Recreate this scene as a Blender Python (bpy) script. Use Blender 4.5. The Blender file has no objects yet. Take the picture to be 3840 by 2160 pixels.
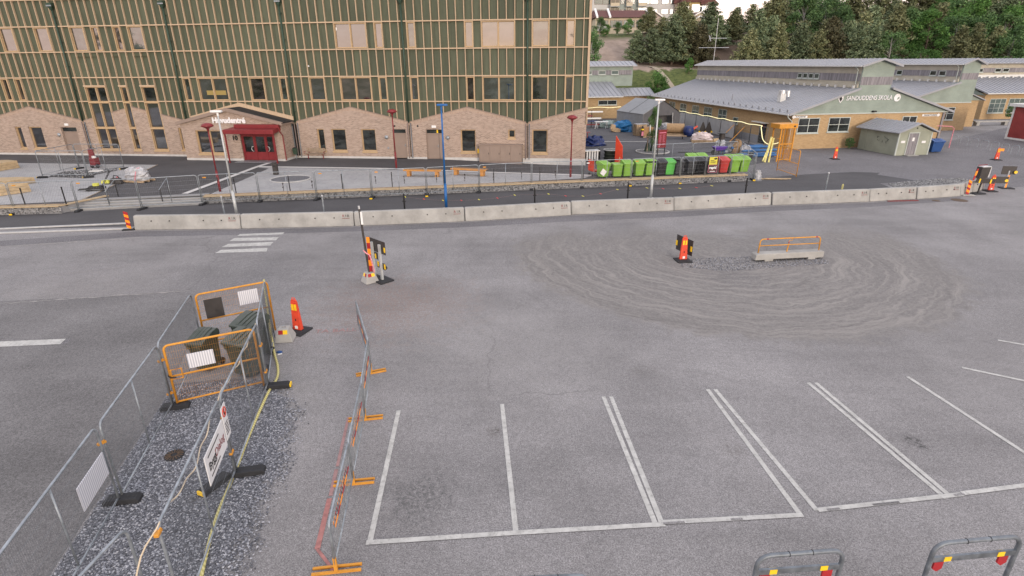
import bpy, bmesh, math, random
from mathutils import Vector, Matrix
R_ = math.radians
random.seed(7)
scn = bpy.context.scene
col = scn.collection

# ---------------------------------------------------------------- camera (surveyed: 8.2 m mast, 21.7 deg down)
CAM_Z, FPX, PITCH, ROLL = 8.2, 2114.79, R_(21.712), R_(-.4094)
_fw = Vector((0, math.cos(PITCH), -math.sin(PITCH)))
_rt0 = Vector((1, 0, 0)); _up0 = _rt0.cross(_fw)
_rt = math.cos(ROLL)*_rt0 + math.sin(ROLL)*_up0
_up = _rt.cross(_fw)
cd = bpy.data.cameras.new('camera'); cam = bpy.data.objects.new('camera', cd); col.objects.link(cam)
cd.sensor_width = 36; cd.lens = 36*FPX/3840; cd.clip_start = .1; cd.clip_end = 4000
cam.matrix_world = Matrix(((_rt.x, _up.x, -_fw.x, 0), (_rt.y, _up.y, -_fw.y, 0), (_rt.z, _up.z, -_fw.z, CAM_Z), (0, 0, 0, 1)))
scn.camera = cam

# ---------------------------------------------------------------- sky, sun, exposure (late evening, sun low behind the camera)
SUN_EL, SUN_AZ = R_(9), R_(163)          # azimuth clockwise from +Y: the sun stands behind the camera
w = bpy.data.worlds.new('World'); scn.world = w; w.use_nodes = True
wn = w.node_tree; wn.nodes.clear()
sky = wn.nodes.new('ShaderNodeTexSky'); sky.sky_type = 'NISHITA'; sky.sun_disc = False
sky.sun_elevation = SUN_EL; sky.sun_rotation = SUN_AZ; sky.air_density = 1.0; sky.dust_density = 2.0; sky.ozone_density = 1.0; sky.altitude = 50
# thin evening cloud: a pale veil over the blue
tc = wn.nodes.new('ShaderNodeTexCoord'); mp = wn.nodes.new('ShaderNodeMapping'); mp.inputs['Scale'].default_value = (1.2, 1.2, 7)
cn = wn.nodes.new('ShaderNodeTexNoise'); cn.inputs['Scale'].default_value = 2.2; cn.inputs['Detail'].default_value = 6
cr = wn.nodes.new('ShaderNodeMapRange'); cr.inputs[1].default_value = .35; cr.inputs[2].default_value = .7; cr.inputs[3].default_value = .75; cr.inputs[4].default_value = .97
mx = wn.nodes.new('ShaderNodeMix'); mx.data_type = 'RGBA'
sxyz = wn.nodes.new('ShaderNodeSeparateXYZ'); wn.links.new(tc.outputs['Generated'], sxyz.inputs[0])
hz_ = wn.nodes.new('ShaderNodeMapRange'); hz_.inputs[1].default_value = -.02; hz_.inputs[2].default_value = .3; wn.links.new(sxyz.outputs[2], hz_.inputs[0])
veil = wn.nodes.new('ShaderNodeMix'); veil.data_type = 'RGBA'; veil.inputs[6].default_value = (6.9, 4.9, 4.2, 1); veil.inputs[7].default_value = (4.55, 4.4, 4.7, 1)
wn.links.new(hz_.outputs[0], veil.inputs[0]); wn.links.new(veil.outputs[2], mx.inputs[7])
bg = wn.nodes.new('ShaderNodeBackground'); bg.inputs[1].default_value = .11
wo = wn.nodes.new('ShaderNodeOutputWorld')
wn.links.new(tc.outputs['Generated'], mp.inputs[0]); wn.links.new(mp.outputs[0], cn.inputs['Vector'])
wn.links.new(cn.outputs['Fac'], cr.inputs[0]); wn.links.new(cr.outputs[0], mx.inputs[0])
wn.links.new(sky.outputs[0], mx.inputs[6]); wn.links.new(mx.outputs[2], bg.inputs[0]); wn.links.new(bg.outputs[0], wo.inputs[0])
sl = bpy.data.lights.new('sun', 'SUN'); sl.energy = .6; sl.angle = R_(14); sl.color = (1, .88, .76)
so = bpy.data.objects.new('sun', sl); col.objects.link(so)
sd = Vector((math.sin(SUN_AZ)*math.cos(SUN_EL), math.cos(SUN_AZ)*math.cos(SUN_EL), math.sin(SUN_EL)))
so.rotation_euler = sd.to_track_quat('Z', 'Y').to_euler(); so.location = (-20, -60, 60)
vs = scn.view_settings; vs.view_transform = 'Standard'; vs.look = 'None'; vs.exposure = 1.53; vs.gamma = 1; vs.use_curve_mapping = False
try: scn.cycles.use_denoising = True
except Exception: pass
scn.cycles.max_bounces = 6; scn.cycles.diffuse_bounces = 3; scn.cycles.transparent_max_bounces = 12

# ---------------------------------------------------------------- survey helper: a spot of the photograph -> the point of the place at height z
def at(px, py, z=0.0):
    d = (px-1920)*_rt - (py-1080)*_up + FPX*_fw
    t = (CAM_Z-z)/-d.z
    return Vector((d.x*t, d.y*t, z))

# ---------------------------------------------------------------- mesh helpers
class MB:
    def __init__(s): s.v = []; s.f = []; s.sm = False
    def add(s, vs, fs):
        b = len(s.v); s.v += [tuple(x) for x in vs]; s.f += [tuple(i+b for i in f) for f in fs]; return s
    def box(s, x0, y0, z0, x1, y1, z1):
        return s.add([(x0,y0,z0),(x1,y0,z0),(x1,y1,z0),(x0,y1,z0),(x0,y0,z1),(x1,y0,z1),(x1,y1,z1),(x0,y1,z1)],
                     [(0,3,2,1),(4,5,6,7),(0,1,5,4),(1,2,6,5),(2,3,7,6),(3,0,4,7)])
    def frus(s, cx, cy, z0, z1, w0, d0, w1, d1, ox=0, oy=0):      # tapered block
        q = []
        for (w_, d_, z, dx, dy) in ((w0, d0, z0, 0, 0), (w1, d1, z1, ox, oy)):
            q += [(cx+dx-w_/2, cy+dy-d_/2, z), (cx+dx+w_/2, cy+dy-d_/2, z), (cx+dx+w_/2, cy+dy+d_/2, z), (cx+dx-w_/2, cy+dy+d_/2, z)]
        return s.add(q, [(0,3,2,1),(4,5,6,7),(0,1,5,4),(1,2,6,5),(2,3,7,6),(3,0,4,7)])
    def prism(s, poly, axis, a, b):                                # polygon in the plane normal to axis, from a to b
        n = len(poly)
        def P(u, v, w_): return {'x': (w_, u, v), 'y': (u, w_, v), 'z': (u, v, w_)}[axis]
        vs = [P(u, v, a) for u, v in poly] + [P(u, v, b) for u, v in poly]
        return s.add(vs, [tuple(range(n-1, -1, -1)), tuple(range(n, 2*n))] + [(i, (i+1) % n, n+(i+1) % n, n+i) for i in range(n)])
    def tube(s, pts, r, n=6, close=False, caps=True, r2=None):
        pts = [Vector(p) for p in pts]; m = len(pts); b = len(s.v); up = None
        for i, p in enumerate(pts):
            a = pts[i-1] if (i > 0 or close) else p; c = pts[(i+1) % m] if (i < m-1 or close) else p
            t = (c-a).normalized() if (c-a).length > 1e-9 else Vector((0, 0, 1))
            if up is None: up = Vector((0, 0, 1)) if abs(t.z) < .9 else Vector((1, 0, 0))
            u = t.cross(up)
            if u.length < 1e-6: u = t.cross(Vector((0, 1, 0)))
            u.normalize(); v = u.cross(t).normalized(); up = v
            rr = r if r2 is None else r+(r2-r)*i/max(1, m-1)
            for k in range(n):
                an = 2*math.pi*k/n
                s.v.append(tuple(p + u*math.cos(an)*rr + v*math.sin(an)*rr))
        for i in range(m if close else m-1):
            j = (i+1) % m
            for k in range(n):
                l = (k+1) % n
                s.f.append((b+i*n+k, b+i*n+l, b+j*n+l, b+j*n+k))
        if caps and not close:
            s.f.append(tuple(b+k for k in range(n-1, -1, -1))); s.f.append(tuple(b+(m-1)*n+k for k in range(n)))
        return s
    def cyl(s, p, q, r, n=10, r2=None): return s.tube([p, q], r, n, r2=r2)
    def lathe(s, prof, n=14, c=(0, 0, 0)):
        b = len(s.v)
        for r, z in prof:
            for k in range(n):
                a = 2*math.pi*k/n; s.v.append((c[0]+r*math.cos(a), c[1]+r*math.sin(a), c[2]+z))
        for i in range(len(prof)-1):
            for k in range(n):
                l = (k+1) % n; s.f.append((b+i*n+k, b+i*n+l, b+(i+1)*n+l, b+(i+1)*n+k))
        s.f.append(tuple(b+k for k in range(n-1, -1, -1))); s.f.append(tuple(b+(len(prof)-1)*n+k for k in range(n)))
        return s
    def tf(s, M):
        s.v = [tuple(M @ Vector(p)) for p in s.v]; return s
    def mesh(s, name, m):
        me = bpy.data.meshes.new(name); me.from_pydata(s.v, [], s.f)
        if m is not None: me.materials.append(m)
        if s.sm: me.polygons.foreach_set('use_smooth', [True]*len(me.polygons))
        me.update(); return me
def ob(name, me, parent=None, loc=None, rz=None, **kw):
    o = bpy.data.objects.new(name, me); col.objects.link(o)
    if parent: o.parent = parent
    if loc is not None: o.location = loc
    if rz is not None: o.rotation_euler = (0, 0, rz)
    for k, v in kw.items(): o[k] = v
    return o
def part(name, mb, m, parent, bevel=0, smooth=False, **kw):
    if smooth: mb.sm = True
    o = ob(name, mb.mesh(name, m), parent, **kw)
    if bevel: bev(o, bevel)
    return o
def bev(o, wd, seg=2):
    md = o.modifiers.new('bevel', 'BEVEL'); md.width = wd; md.segments = seg; md.limit_method = 'ANGLE'; md.angle_limit = R_(35)
    return o
def thing(name, label, cat, loc=(0, 0, 0), rz=0, group=None):
    o = ob(name, None, None, loc, rz, label=label, category=cat)
    if group: o['group'] = group
    return o
def one(name, mb, m, label, cat, loc=(0, 0, 0), rz=0, group=None, bevel=0, smooth=False):
    if smooth: mb.sm = True
    o = ob(name, mb.mesh(name, m), None, loc, rz, label=label, category=cat)
    if group: o['group'] = group
    if bevel: bev(o, bevel)
    return o
def struct(name, mb, m, label=None, kind='structure'):
    o = ob(name, mb.mesh(name, m), None, kind=kind)
    if label: o['label'] = label
    return o
def clone(o, label=None, loc=None, rz=None, parent=None, group=None):
    c = o.copy(); col.objects.link(c); c.parent = parent
    if loc is not None: c.location = loc
    if rz is not None: c.rotation_euler = (c.rotation_euler[0], c.rotation_euler[1], rz)
    if label: c['label'] = label
    if group: c['group'] = group
    for ch in list(o.children): clone(ch, parent=c)
    return c
def text(name, body, size, m, parent, loc, rot, ext=.004, align='CENTER', bold=0, sx=1.0):
    cu = bpy.data.curves.new(name, 'FONT'); cu.body = body; cu.size = size; cu.extrude = ext; cu.offset = bold; cu.align_x = align; cu.align_y = 'CENTER'
    cu.resolution_u = 3; cu.materials.append(m)
    tmp = bpy.data.objects.new('tmp', cu); me = bpy.data.meshes.new_from_object(tmp); bpy.data.objects.remove(tmp); bpy.data.curves.remove(cu)
    if not me.materials: me.materials.append(m)
    o = ob(name, me, parent, loc); o.rotation_euler = rot; o.scale = (sx, 1, 1)
    return o
ORD = ['first','second','third','fourth','fifth','sixth','seventh','eighth','ninth','tenth','eleventh','twelfth','thirteenth','fourteenth','fifteenth','sixteenth','seventeenth','eighteenth','nineteenth','twentieth',
       'twenty-first','twenty-second','twenty-third','twenty-fourth','twenty-fifth','twenty-sixth','twenty-seventh','twenty-eighth','twenty-ninth','thirtieth']
def inpoly(x, y, P):
    c = False; j = len(P)-1
    for i in range(len(P)):
        if (P[i][1] > y) != (P[j][1] > y) and x < (P[j][0]-P[i][0])*(y-P[i][1])/(P[j][1]-P[i][1])+P[i][0]: c = not c
        j = i
    return c
def sheet(poly, zfn, off, step=1.0):
    bm = bmesh.new(); bm.faces.new([bm.verts.new((p[0], p[1], 0)) for p in poly])
    for ax in (0, 1):
        lo = math.floor(min(p[ax] for p in poly)/step); hi = math.ceil(max(p[ax] for p in poly)/step)
        for k in range(lo, hi+1):
            co = [0, 0, 0]; no = [0, 0, 0]; co[ax] = k*step; no[ax] = 1
            bmesh.ops.bisect_plane(bm, geom=bm.verts[:]+bm.edges[:]+bm.faces[:], plane_co=co, plane_no=no)
    for v in bm.verts: v.co.z = zfn(v.co.x, v.co.y)+off
    bmesh.ops.triangulate(bm, faces=bm.faces[:]); bmesh.ops.recalc_face_normals(bm, faces=bm.faces[:])
    mb = MB(); bm.verts.index_update()
    mb.v = [tuple(v.co) for v in bm.verts]; mb.f = [tuple(v.index for v in f.verts) for f in bm.faces]
    # normals up
    mb.f = [f if _nz(mb.v, f) > 0 else tuple(reversed(f)) for f in mb.f]
    bm.free(); return mb
def _nz(v, f):
    a, b, c = v[f[0]], v[f[1]], v[f[2]]
    return (b[0]-a[0])*(c[1]-a[1])-(b[1]-a[1])*(c[0]-a[0])
def flat(poly, z):
    mb = MB(); s = sum((poly[i][0]*poly[(i+1) % len(poly)][1]-poly[(i+1) % len(poly)][0]*poly[i][1]) for i in range(len(poly)))
    pl = poly if s > 0 else list(reversed(poly)); mb.add([(p[0], p[1], z) for p in pl], [tuple(range(len(pl)))]); return mb
def strip(p, q, wd, z=None):                       # painted line from p to q
    p = Vector(p); q = Vector(q); z = p.z if z is None else z
    n = Vector((-(q-p).y, (q-p).x, 0)).normalized()*wd/2
    return [(p+n), (p-n), (q-n), (q+n)], z

# ---------------------------------------------------------------- materials
class NT:
    def __init__(s, name):
        s.m = bpy.data.materials.new(name); s.m.use_nodes = True; s.t = s.m.node_tree; s.t.nodes.clear()
        s.out = s.n('OutputMaterial'); s.b = s.n('BsdfPrincipled'); s.l(s.b.outputs[0], s.out.inputs[0])
        s.tc = s.n('TexCoord'); _oi = s.n('ObjectInfo'); _sc = s.n('Math', operation='MULTIPLY'); _sc.inputs[1].default_value = 61; s.l(_oi.outputs['Random'], _sc.inputs[0])
        _va = s.n('VectorMath', operation='ADD'); s.l(s.tc.outputs['Object'], _va.inputs[0]); s.l(_sc.outputs[0], _va.inputs[1]); s.ov = _va.outputs[0]
    def n(s, k, **kw):
        x = s.t.nodes.new('ShaderNode'+k)
        for a, v in kw.items(): setattr(x, a, v)
        return x
    def l(s, a, b): s.t.links.new(a, b)
    def noise(s, sc, det=4, vec=None, rough=.55, dist=0):
        x = s.n('TexNoise'); x.inputs['Scale'].default_value = sc; x.inputs['Detail'].default_value = det; x.inputs['Roughness'].default_value = rough; x.inputs['Distortion'].default_value = dist
        s.l(vec if vec is not None else s.ov, x.inputs['Vector']); return x.outputs['Fac']
    def rng(s, v, a, b, c=0.0, d=1.0):
        x = s.n('MapRange'); s.l(v, x.inputs[0])
        for i, q in enumerate((a, b, c, d)): x.inputs[i+1].default_value = q
        return x.outputs[0]
    def mix(s, f, a, b, mode='MIX'):
        x = s.n('Mix', data_type='RGBA', blend_type=mode)
        for i, q in ((0, f), (6, a), (7, b)):
            if hasattr(q, 'is_linked') or hasattr(q, 'node'): s.l(q, x.inputs[i])
            elif i == 0: x.inputs[0].default_value = q
            else: x.inputs[i].default_value = tuple(q)+(1,) if len(q) == 3 else q
        return x.outputs[2]
    def math(s, op, a, b=None):
        x = s.n('Math', operation=op)
        for i, q in enumerate((a, b)):
            if q is None: continue
            if hasattr(q, 'node'): s.l(q, x.inputs[i])
            else: x.inputs[i].default_value = q
        return x.outputs[0]
    def vec(s, sx=1, sy=1, sz=1, rot=(0, 0, 0), src=None):
        x = s.n('Mapping'); x.inputs['Scale'].default_value = (sx, sy, sz); x.inputs['Rotation'].default_value = rot
        s.l(src if src is not None else s.tc.outputs['Object'], x.inputs[0]); return x.outputs[0]
    def color(s, c):
        if hasattr(c, 'node'): s.l(c, s.b.inputs['Base Color'])
        else: s.b.inputs['Base Color'].default_value = tuple(c)+(1,)
    def bump(s, h, st=.3, d=.01):
        x = s.n('Bump'); x.inputs['Strength'].default_value = st; x.inputs['Distance'].default_value = d; s.l(h, x.inputs['Height']); s.l(x.outputs[0], s.b.inputs['Normal'])
    def set(s, rough=.7, metal=0, spec=.5, ior=None):
        s.b.inputs['Roughness'].default_value = rough; s.b.inputs['Metallic'].default_value = metal; s.b.inputs['Specular IOR Level'].default_value = spec
        if ior: s.b.inputs['IOR'].default_value = ior
        return s
def mul(c, k): return tuple(min(1, x*k) for x in c)
def simple(name, c, rough=.7, metal=0, var=.15, sc=3.0, bump=0, bsc=60, spec=.4, dirt=0):
    t = NT(name); t.set(rough, metal, spec)
    n1 = t.noise(sc, 6); f = t.rng(n1, .3, .7)
    c_ = t.mix(f, mul(c, 1-var), mul(c, 1+var))
    if dirt:
        n2 = t.noise(sc*2.7, 8, rough=.7); c_ = t.mix(t.rng(n2, .5, .75, 0, dirt), c_, (.05, .045, .04))
    t.color(c_)
    rr = t.rng(n1, .3, .7, max(0, rough-.08), min(1, rough+.08)); t.l(rr, t.b.inputs['Roughness'])
    if bump: t.bump(t.noise(bsc, 3), bump, .01)
    return t.m
def asphalt(name, c, speck=.35, patch=.12, dust=0, rings=None, stains=(), sc=55, dark=None):
    t = NT(name); t.set(.88, 0, .3)
    fine = t.noise(sc, 2, rough=.8); grain = t.noise(13, 9, rough=.86); mid = t.noise(9, 4); big = t.noise(.22, 5, rough=.6); st = t.noise(1.0, 4, t.vec(.12, 1.6, 1, (0, 0, R_(8))))
    c_ = t.mix(t.rng(big, .35, .65), mul(c, 1-patch), mul(c, 1+patch))
    c_ = t.mix(t.rng(st, .4, .7, 0, .35), c_, mul(c, 1.18))
    c_ = t.mix(t.rng(fine, .35, .65), mul2(t, c_, 1-speck), mul2(t, c_, 1+speck))
    c_ = t.mix(t.rng(grain, .34, .66), mul2(t, c_, 1-speck*.75), mul2(t, c_, 1+speck*.75))
    c_ = t.mix(t.rng(mid, .62, .75, 0, .4), c_, mul(c, .62))
    if rings:
        vo = t.n('TexVoronoi', feature='DISTANCE_TO_EDGE'); vo.inputs['Scale'].default_value = .13; wv_ = t.n('VectorMath', operation='ADD'); t.l(t.tc.outputs['Object'], wv_.inputs[0]); nn = t.n('TexNoise'); nn.inputs['Scale'].default_value = .9; nn.inputs['Detail'].default_value = 6; t.l(t.tc.outputs['Object'], nn.inputs['Vector']); t.l(nn.outputs['Color'], wv_.inputs[1]); t.l(wv_.outputs[0], vo.inputs['Vector'])
        ck = t.math('MULTIPLY', t.rng(vo.outputs['Distance'], .001, .004, .4, 0), t.rng(t.noise(.12, 3), .46, .58)); c_ = t.mix(ck, c_, mul(c, .4))
        pv = t.n('TexVoronoi'); pv.inputs['Scale'].default_value = .07; t.l(t.vec(1, 1, 1, (0, 0, R_(-12))), pv.inputs['Vector']); ps_ = t.n('SeparateColor'); t.l(pv.outputs['Color'], ps_.inputs[0]); c_ = t.mix(t.rng(ps_.outputs[0], .55, .6, 0, .35), c_, mul2(t, c_, .82))
    if rings:
        cx, cy, r0, gc, lc = rings
        sep = t.n('SeparateXYZ'); t.l(t.tc.outputs['Object'], sep.inputs[0])
        dx = t.math('SUBTRACT', sep.outputs[0], cx); dy = t.math('SUBTRACT', sep.outputs[1], cy)
        rad = t.math('SQRT', t.math('ADD', t.math('MULTIPLY', dx, dx), t.math('MULTIPLY', dy, dy))); ang = t.math('ARCTAN2', dy, dx)
        wob = t.noise(.5, 3); rad2 = t.math('ADD', rad, t.rng(wob, .3, .7, -.3, .3))
        cmb = t.n('CombineXYZ'); t.l(t.math('MULTIPLY', rad2, 4.2), cmb.inputs[0]); t.l(t.math('MULTIPLY', ang, 1.1), cmb.inputs[1])
        arcs = t.noise(1.0, 6, cmb.outputs[0], .7)
        cm2 = t.n('CombineXYZ'); t.l(t.math('MULTIPLY', t.math('ADD', rad, t.math('MULTIPLY', ang, 1.3)), 3.4), cm2.inputs[0]); t.l(t.math('MULTIPLY', ang, 2.0), cm2.inputs[1]); arcs2 = t.noise(1.0, 5, cm2.outputs[0], .7)
        rim = t.math('ADD', rad2, t.rng(t.noise(1.6, 7, rough=.75), .25, .75, -.8, .8)); inside = t.math('MULTIPLY', t.rng(rim, r0-.35, r0+.35, 1, 0), t.rng(t.math('ADD', sep.outputs[1], t.rng(wob, .3, .7, -1, 1)), 27.2, 29.3, 1, 0))
        low = t.rng(t.math('ADD', dy, t.rng(wob, .3, .7, -1.5, 1.5)), -3.0, 2.5, 1, .25)
        gcol = t.mix(t.rng(t.noise(8, 11, rough=.88), .36, .64), mul(gc, .6), mul(gc, 1.4))
        gcol = t.mix(t.math('MULTIPLY', low, t.rng(arcs, .46, .64, 0, .72)), gcol, lc)
        gcol = t.mix(t.math('MULTIPLY', low, t.rng(arcs2, .56, .68, 0, .6)), gcol, mul(gc, .6))
        c_ = t.mix(t.math('MULTIPLY', inside, .92), c_, gcol)
        # long tyre arcs outside the circle
        far = t.math('MULTIPLY', t.rng(rad2, r0, r0+9, .6, 0), t.math('MULTIPLY', t.rng(arcs, .5, .66), t.rng(t.noise(.4, 4), .4, .6)))
        far = t.math('MULTIPLY', far, t.rng(rad2, r0-.1, r0+.3, 0, 1))
        c_ = t.mix(far, c_, mul(c, .68))
    for (x, y, r, sc_, k) in stains:
        vd = t.n('VectorMath', operation='DISTANCE'); t.l(t.tc.outputs['Object'], vd.inputs[0]); vd.inputs[1].default_value = (x, y, 0)
        wn_ = t.math('ADD', vd.outputs['Value'], t.rng(t.noise(3.0, 6, rough=.7), .2, .8, -r*.6, r*.6))
        c_ = t.mix(t.math('MULTIPLY', t.rng(wn_, r*.3, r, k, 0), t.rng(t.noise(14, 5, rough=.75), .42, .6)), c_, sc_)
    t.color(c_); t.bump(fine, .35, .008); return t.m
def mul2(t, c, k):
    return t.mix(1.0, c, (k, k, k), 'MULTIPLY')

LOT = (.223, .215, .214)
M = {}
M['lot'] = asphalt('worn_asphalt', LOT, .4, .2, sc=38, rings=(9.7, 25.3, 9.5, (.184, .174, .166), (.305, .286, .264)),
    stains=((-4.2, 19.0, 3.6, (.22, .16, .135), .85), (3.8, 14.2, .5, (.09, .085, .08), .5), (-.4, 11.3, .25, (.05, .04, .03), .7), (5.0, 10.6, .4, (.11, .1, .09), .5), (17.5, 16, 5, (.15, .143, .14), .5), (0, 16, 5, (.28, .268, .255), .45), (13, 14.5, 4.5, (.27, .258, .25), .4), (-1.9, 9.1, 1.0, (.08, .08, .08), .75), (9.3, 10.8, .35, (.03, .03, .03), .8), (-6.8, 12.6, 2.0, (.2, .19, .17), .4), (15.3, 12.5, 2.2, (.13, .13, .13), .4),
            (-20, 27, 3.5, (.3, .29, .28), .5), (-12, 22, 4.0, (.11, .108, .11), .6), (-17, 20, 4.0, (.3, .28, .26), .35), (9.2, 21.6, 1.5, (.09, .09, .1), .5)))
M['road_dark'] = asphalt('smooth_dark_asphalt', (.158, .153, .152), .4, .22, sc=45)
M['path'] = asphalt('new_black_asphalt', (.078, .076, .079), .2, .16, sc=60)
M['yard'] = asphalt('yard_asphalt', (.085, .084, .09), .3, .22, sc=30, stains=((10, 60, 4, (.2, .19, .18), .5), (18, 62, 3.5, (.17, .165, .16), .5), (20, 54, 4, (.16, .155, .15), .5)))
M['gravel_ground'] = asphalt('gravelly_ground', (.15, .145, .15), .5, .14, sc=22)
M['gravel_bed'] = asphalt('gravel_bed', (.135, .137, .148), .6, .1, sc=28)
def pavers():
    t = NT('grey_pavers'); t.set(.85, 0, .3)
    br = t.n('TexBrick'); t.l(t.vec(1, 1, 1, (0, 0, R_(10))), br.inputs['Vector']); br.inputs['Scale'].default_value = 2.4; br.inputs['Mortar Size'].default_value = .025
    br.inputs['Color1'].default_value = (.42, .42, .425, 1); br.inputs['Color2'].default_value = (.33, .33, .335, 1); br.inputs['Mortar'].default_value = (.16, .16, .16, 1)
    n = t.noise(.5, 5); c_ = t.mix(t.rng(n, .4, .65, 0, .35), br.outputs[0], (.46, .455, .44)); t.color(c_); t.bump(br.outputs['Fac'], -.4, .01); return t.m
M['pavers'] = pavers()
M['paint'] = simple('worn_white_paint', (.46, .455, .43), .8, var=.16, sc=4, dirt=.6)
M['paint_clean'] = simple('white_paint', (.56, .55, .53), .75, var=.08, sc=3, dirt=.2)
M['chalk'] = simple('red_spray_paint', (.36, .165, .15), .9, var=.25, sc=9)
M['pinkchalk'] = simple('faded_pink_paint', (.33, .2, .19), .9, var=.2, sc=9, dirt=.4)
M['kerb'] = simple('pale_kerb_stone', (.42, .42, .41), .85, var=.12, sc=4, bump=.1)
M['step_stone'] = simple('grey_step_stone', (.27, .27, .268), .85, var=.12, sc=3, bump=.1)
M['conc'] = None
def concrete():
    t = NT('weathered_concrete'); t.set(.9, 0, .25)
    n1 = t.noise(1.1, 6, rough=.65); n2 = t.noise(7, 6, t.vec(1, 1, .35), .7); n3 = t.noise(40, 2)
    c_ = t.mix(t.rng(n1, .35, .65), (.28, .276, .26), (.39, .385, .365))
    c_ = t.mix(t.rng(n2, .6, .8, 0, .4), c_, (.16, .155, .14)); c_ = t.mix(t.rng(n3, .6, .75, 0, .35), c_, (.15, .145, .14))
    t.color(c_); t.bump(n3, .25, .01); return t.m
M['conc'] = concrete()
M['plinth'] = simple('pale_plinth_concrete', (.5, .495, .48), .85, var=.1, sc=1.2, dirt=.2)
M['galv'] = simple('galvanised_steel', (.29, .32, .345), .45, .5, var=.3, sc=6)
M['galv_d'] = simple('dull_dark_galvanised_steel', (.17, .19, .21), .5, .5, var=.3, sc=6)
M['alu'] = simple('bare_aluminium', (.62, .63, .64), .4, .6, var=.1, sc=4, dirt=.2)
M['orange_steel'] = simple('yellow_orange_steel', (.60, .27, .035), .5, .1, var=.12, sc=5, dirt=.3)
M['yellow_reflex'] = simple('yellow_reflex_foil', (.85, .55, .02), .4, var=.06)
M['orange_reflex'] = simple('orange_reflex_foil', (.9, .3, .02), .4, var=.06)
M['red_reflex'] = simple('red_reflex_foil', (.35, .02, .025), .4, var=.1)
M['cone_red'] = simple('red_orange_plastic', (.62, .06, .025), .5, var=.12, sc=4, dirt=.25)
M['rubber'] = simple('black_rubber', (.022, .023, .026), .75, var=.25, sc=7, bump=.1, dirt=.1)
M['black'] = simple('black_painted_metal', (.014, .014, .015), .55, var=.2)
M['signback'] = simple('dark_sign_back', (.05, .045, .043), .55, .2, var=.2, sc=4)
M['red_paint'] = simple('deep_red_painted_metal', (.185, .02, .024), .45, var=.12, sc=3)
M['blue_paint'] = simple('blue_painted_metal', (.012, .11, .33), .4, var=.1, sc=3)
M['white_metal'] = simple('pale_grey_lacquered_metal', (.45, .47, .47), .45, .2, var=.1, sc=4)
M['white'] = simple('white_plastic', (.72, .72, .71), .5, var=.06)
M['timber'] = simple('fresh_pine_timber', (.43, .325, .195), .75, var=.2, sc=4, bump=.1)
M['timber2'] = simple('greyed_timber', (.28, .22, .16), .85, var=.25, sc=5, bump=.1)
M['pallet'] = simple('raw_pallet_wood', (.42, .31, .2), .85, var=.25, sc=6)
M['wire_dark'] = simple('dull_zinc_wire', (.16, .175, .19), .5, .5, var=.15)
M['wire'] = simple('zinc_wire', (.32, .34, .36), .5, .6, var=.15)
def stones(name, c0, c1, c2):
    t = NT(name); t.set(.85, 0, .35); g = t.n('NewGeometry')
    r = t.n('ValToRGB'); e = r.color_ramp; e.elements[0].color = c0+(1,); e.elements[1].color = c2+(1,); x = e.elements.new(.5); x.color = c1+(1,)
    t.l(g.outputs['Random Per Island'], r.inputs[0]); t.color(r.outputs[0]); return t.m
M['stones'] = stones('crushed_blue_grey_stone', (.07, .074, .084), (.175, .181, .204), (.42, .43, .46))
M['gabion_stone'] = stones('dark_grey_gabion_stone', (.05, .052, .056), (.2, .202, .208), (.46, .46, .46))
M['white_rubble'] = stones('grey_broken_rubble', (.1, .1, .1), (.2, .198, .195), (.38, .375, .365))

# ---------------------------------------------------------------- ground
FO = Vector((-19.06, 51.9, 0)); FA = R_(-6.49)
def fac(s, d=0, z=0):                                 # point of the main building: s along the front, d behind it
    return Vector((FO.x+s*math.cos(FA)-d*math.sin(FA), FO.y+s*math.sin(FA)+d*math.cos(FA), z))
def sm(x): x = max(0, min(1, x)); return x*x*(3-2*x)
def zp(x, y):                                         # height of the school forecourt
    b = .4*(1-sm((x+8)/14)); v = sm((y-42)/6)
    return (.385*(1-v)+b*v)*(1-sm((x-17.1)/1.2))
struct('ground', flat([(-900, -900), (900, -900), (900, 900), (-900, 900)], -.035), simple('rough_grass_ground', (.09, .1, .05), .95, var=.3, sc=.3))
struct('road', flat([(-90, -40), (120, -40), (120, 97), (-90, 97)], 0), M['lot'])
struct('road_surface', flat([tuple(at(*q)[:2]) for q in ((-1400, 1190), (720, 1098), (745, 1200), (640, 1450), (560, 1580), (330, 1930), (185, 2160), (60, 2380), (-3000, 2380))], .004), M['road_dark'])
gabL = lambda x: 32.84+.092*(x+30.4)                  # front feet of the two stone-filled walls
gabM = lambda x: 36.74+.165*(x+11.9)
struct('footpath', flat([(-60, 24), (-27.7, 29.7), (-20.4, 30.2), (-14.6, 30.1), (-8.5, 30.4), (-2.6, 31.3), (3.5, 32.5), (9.7, 33.4), (16, 34.5), (22.4, 35.3), (24.5, 35.9), (23.9, 38.4), (23, 40.2), (20, 41.6), (17.6, 41.6), (-19.6, 35.6), (-26.3, 33.6), (-60, 30.1)], .0045), M['path'])
struct('forecourt', sheet([(-75, 29.4), (-27.6, 34.0), (-26.6, 34.9), (-19.7, 36.1), (-19.6, 35.9), (17.2, 41.9), (17.9, 43), (17.5, 47.2), (7, 49.4), tuple(fac(25.6, .3)[:2]), tuple(fac(-60, .3)[:2])], zp, 0), M['path'])
struct('yard', flat([(6, 47.0), (18.4, 47), (22.5, 50), (26.5, 57), (22, 92), (-10, 97), (4, 60)], .006), M['yard'])
struct('gravel_yard', flat([(17.6, 42.2), (20, 41.7), (23.2, 40.3), (24.5, 40.3), (31, 38.2), (36, 39), (52, 44), (75, 53), (75, 84), (44, 60), (27.7, 57.6), (26.6, 57), (22.6, 50), (18.4, 46.8)], .003), M['gravel_ground'])
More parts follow.
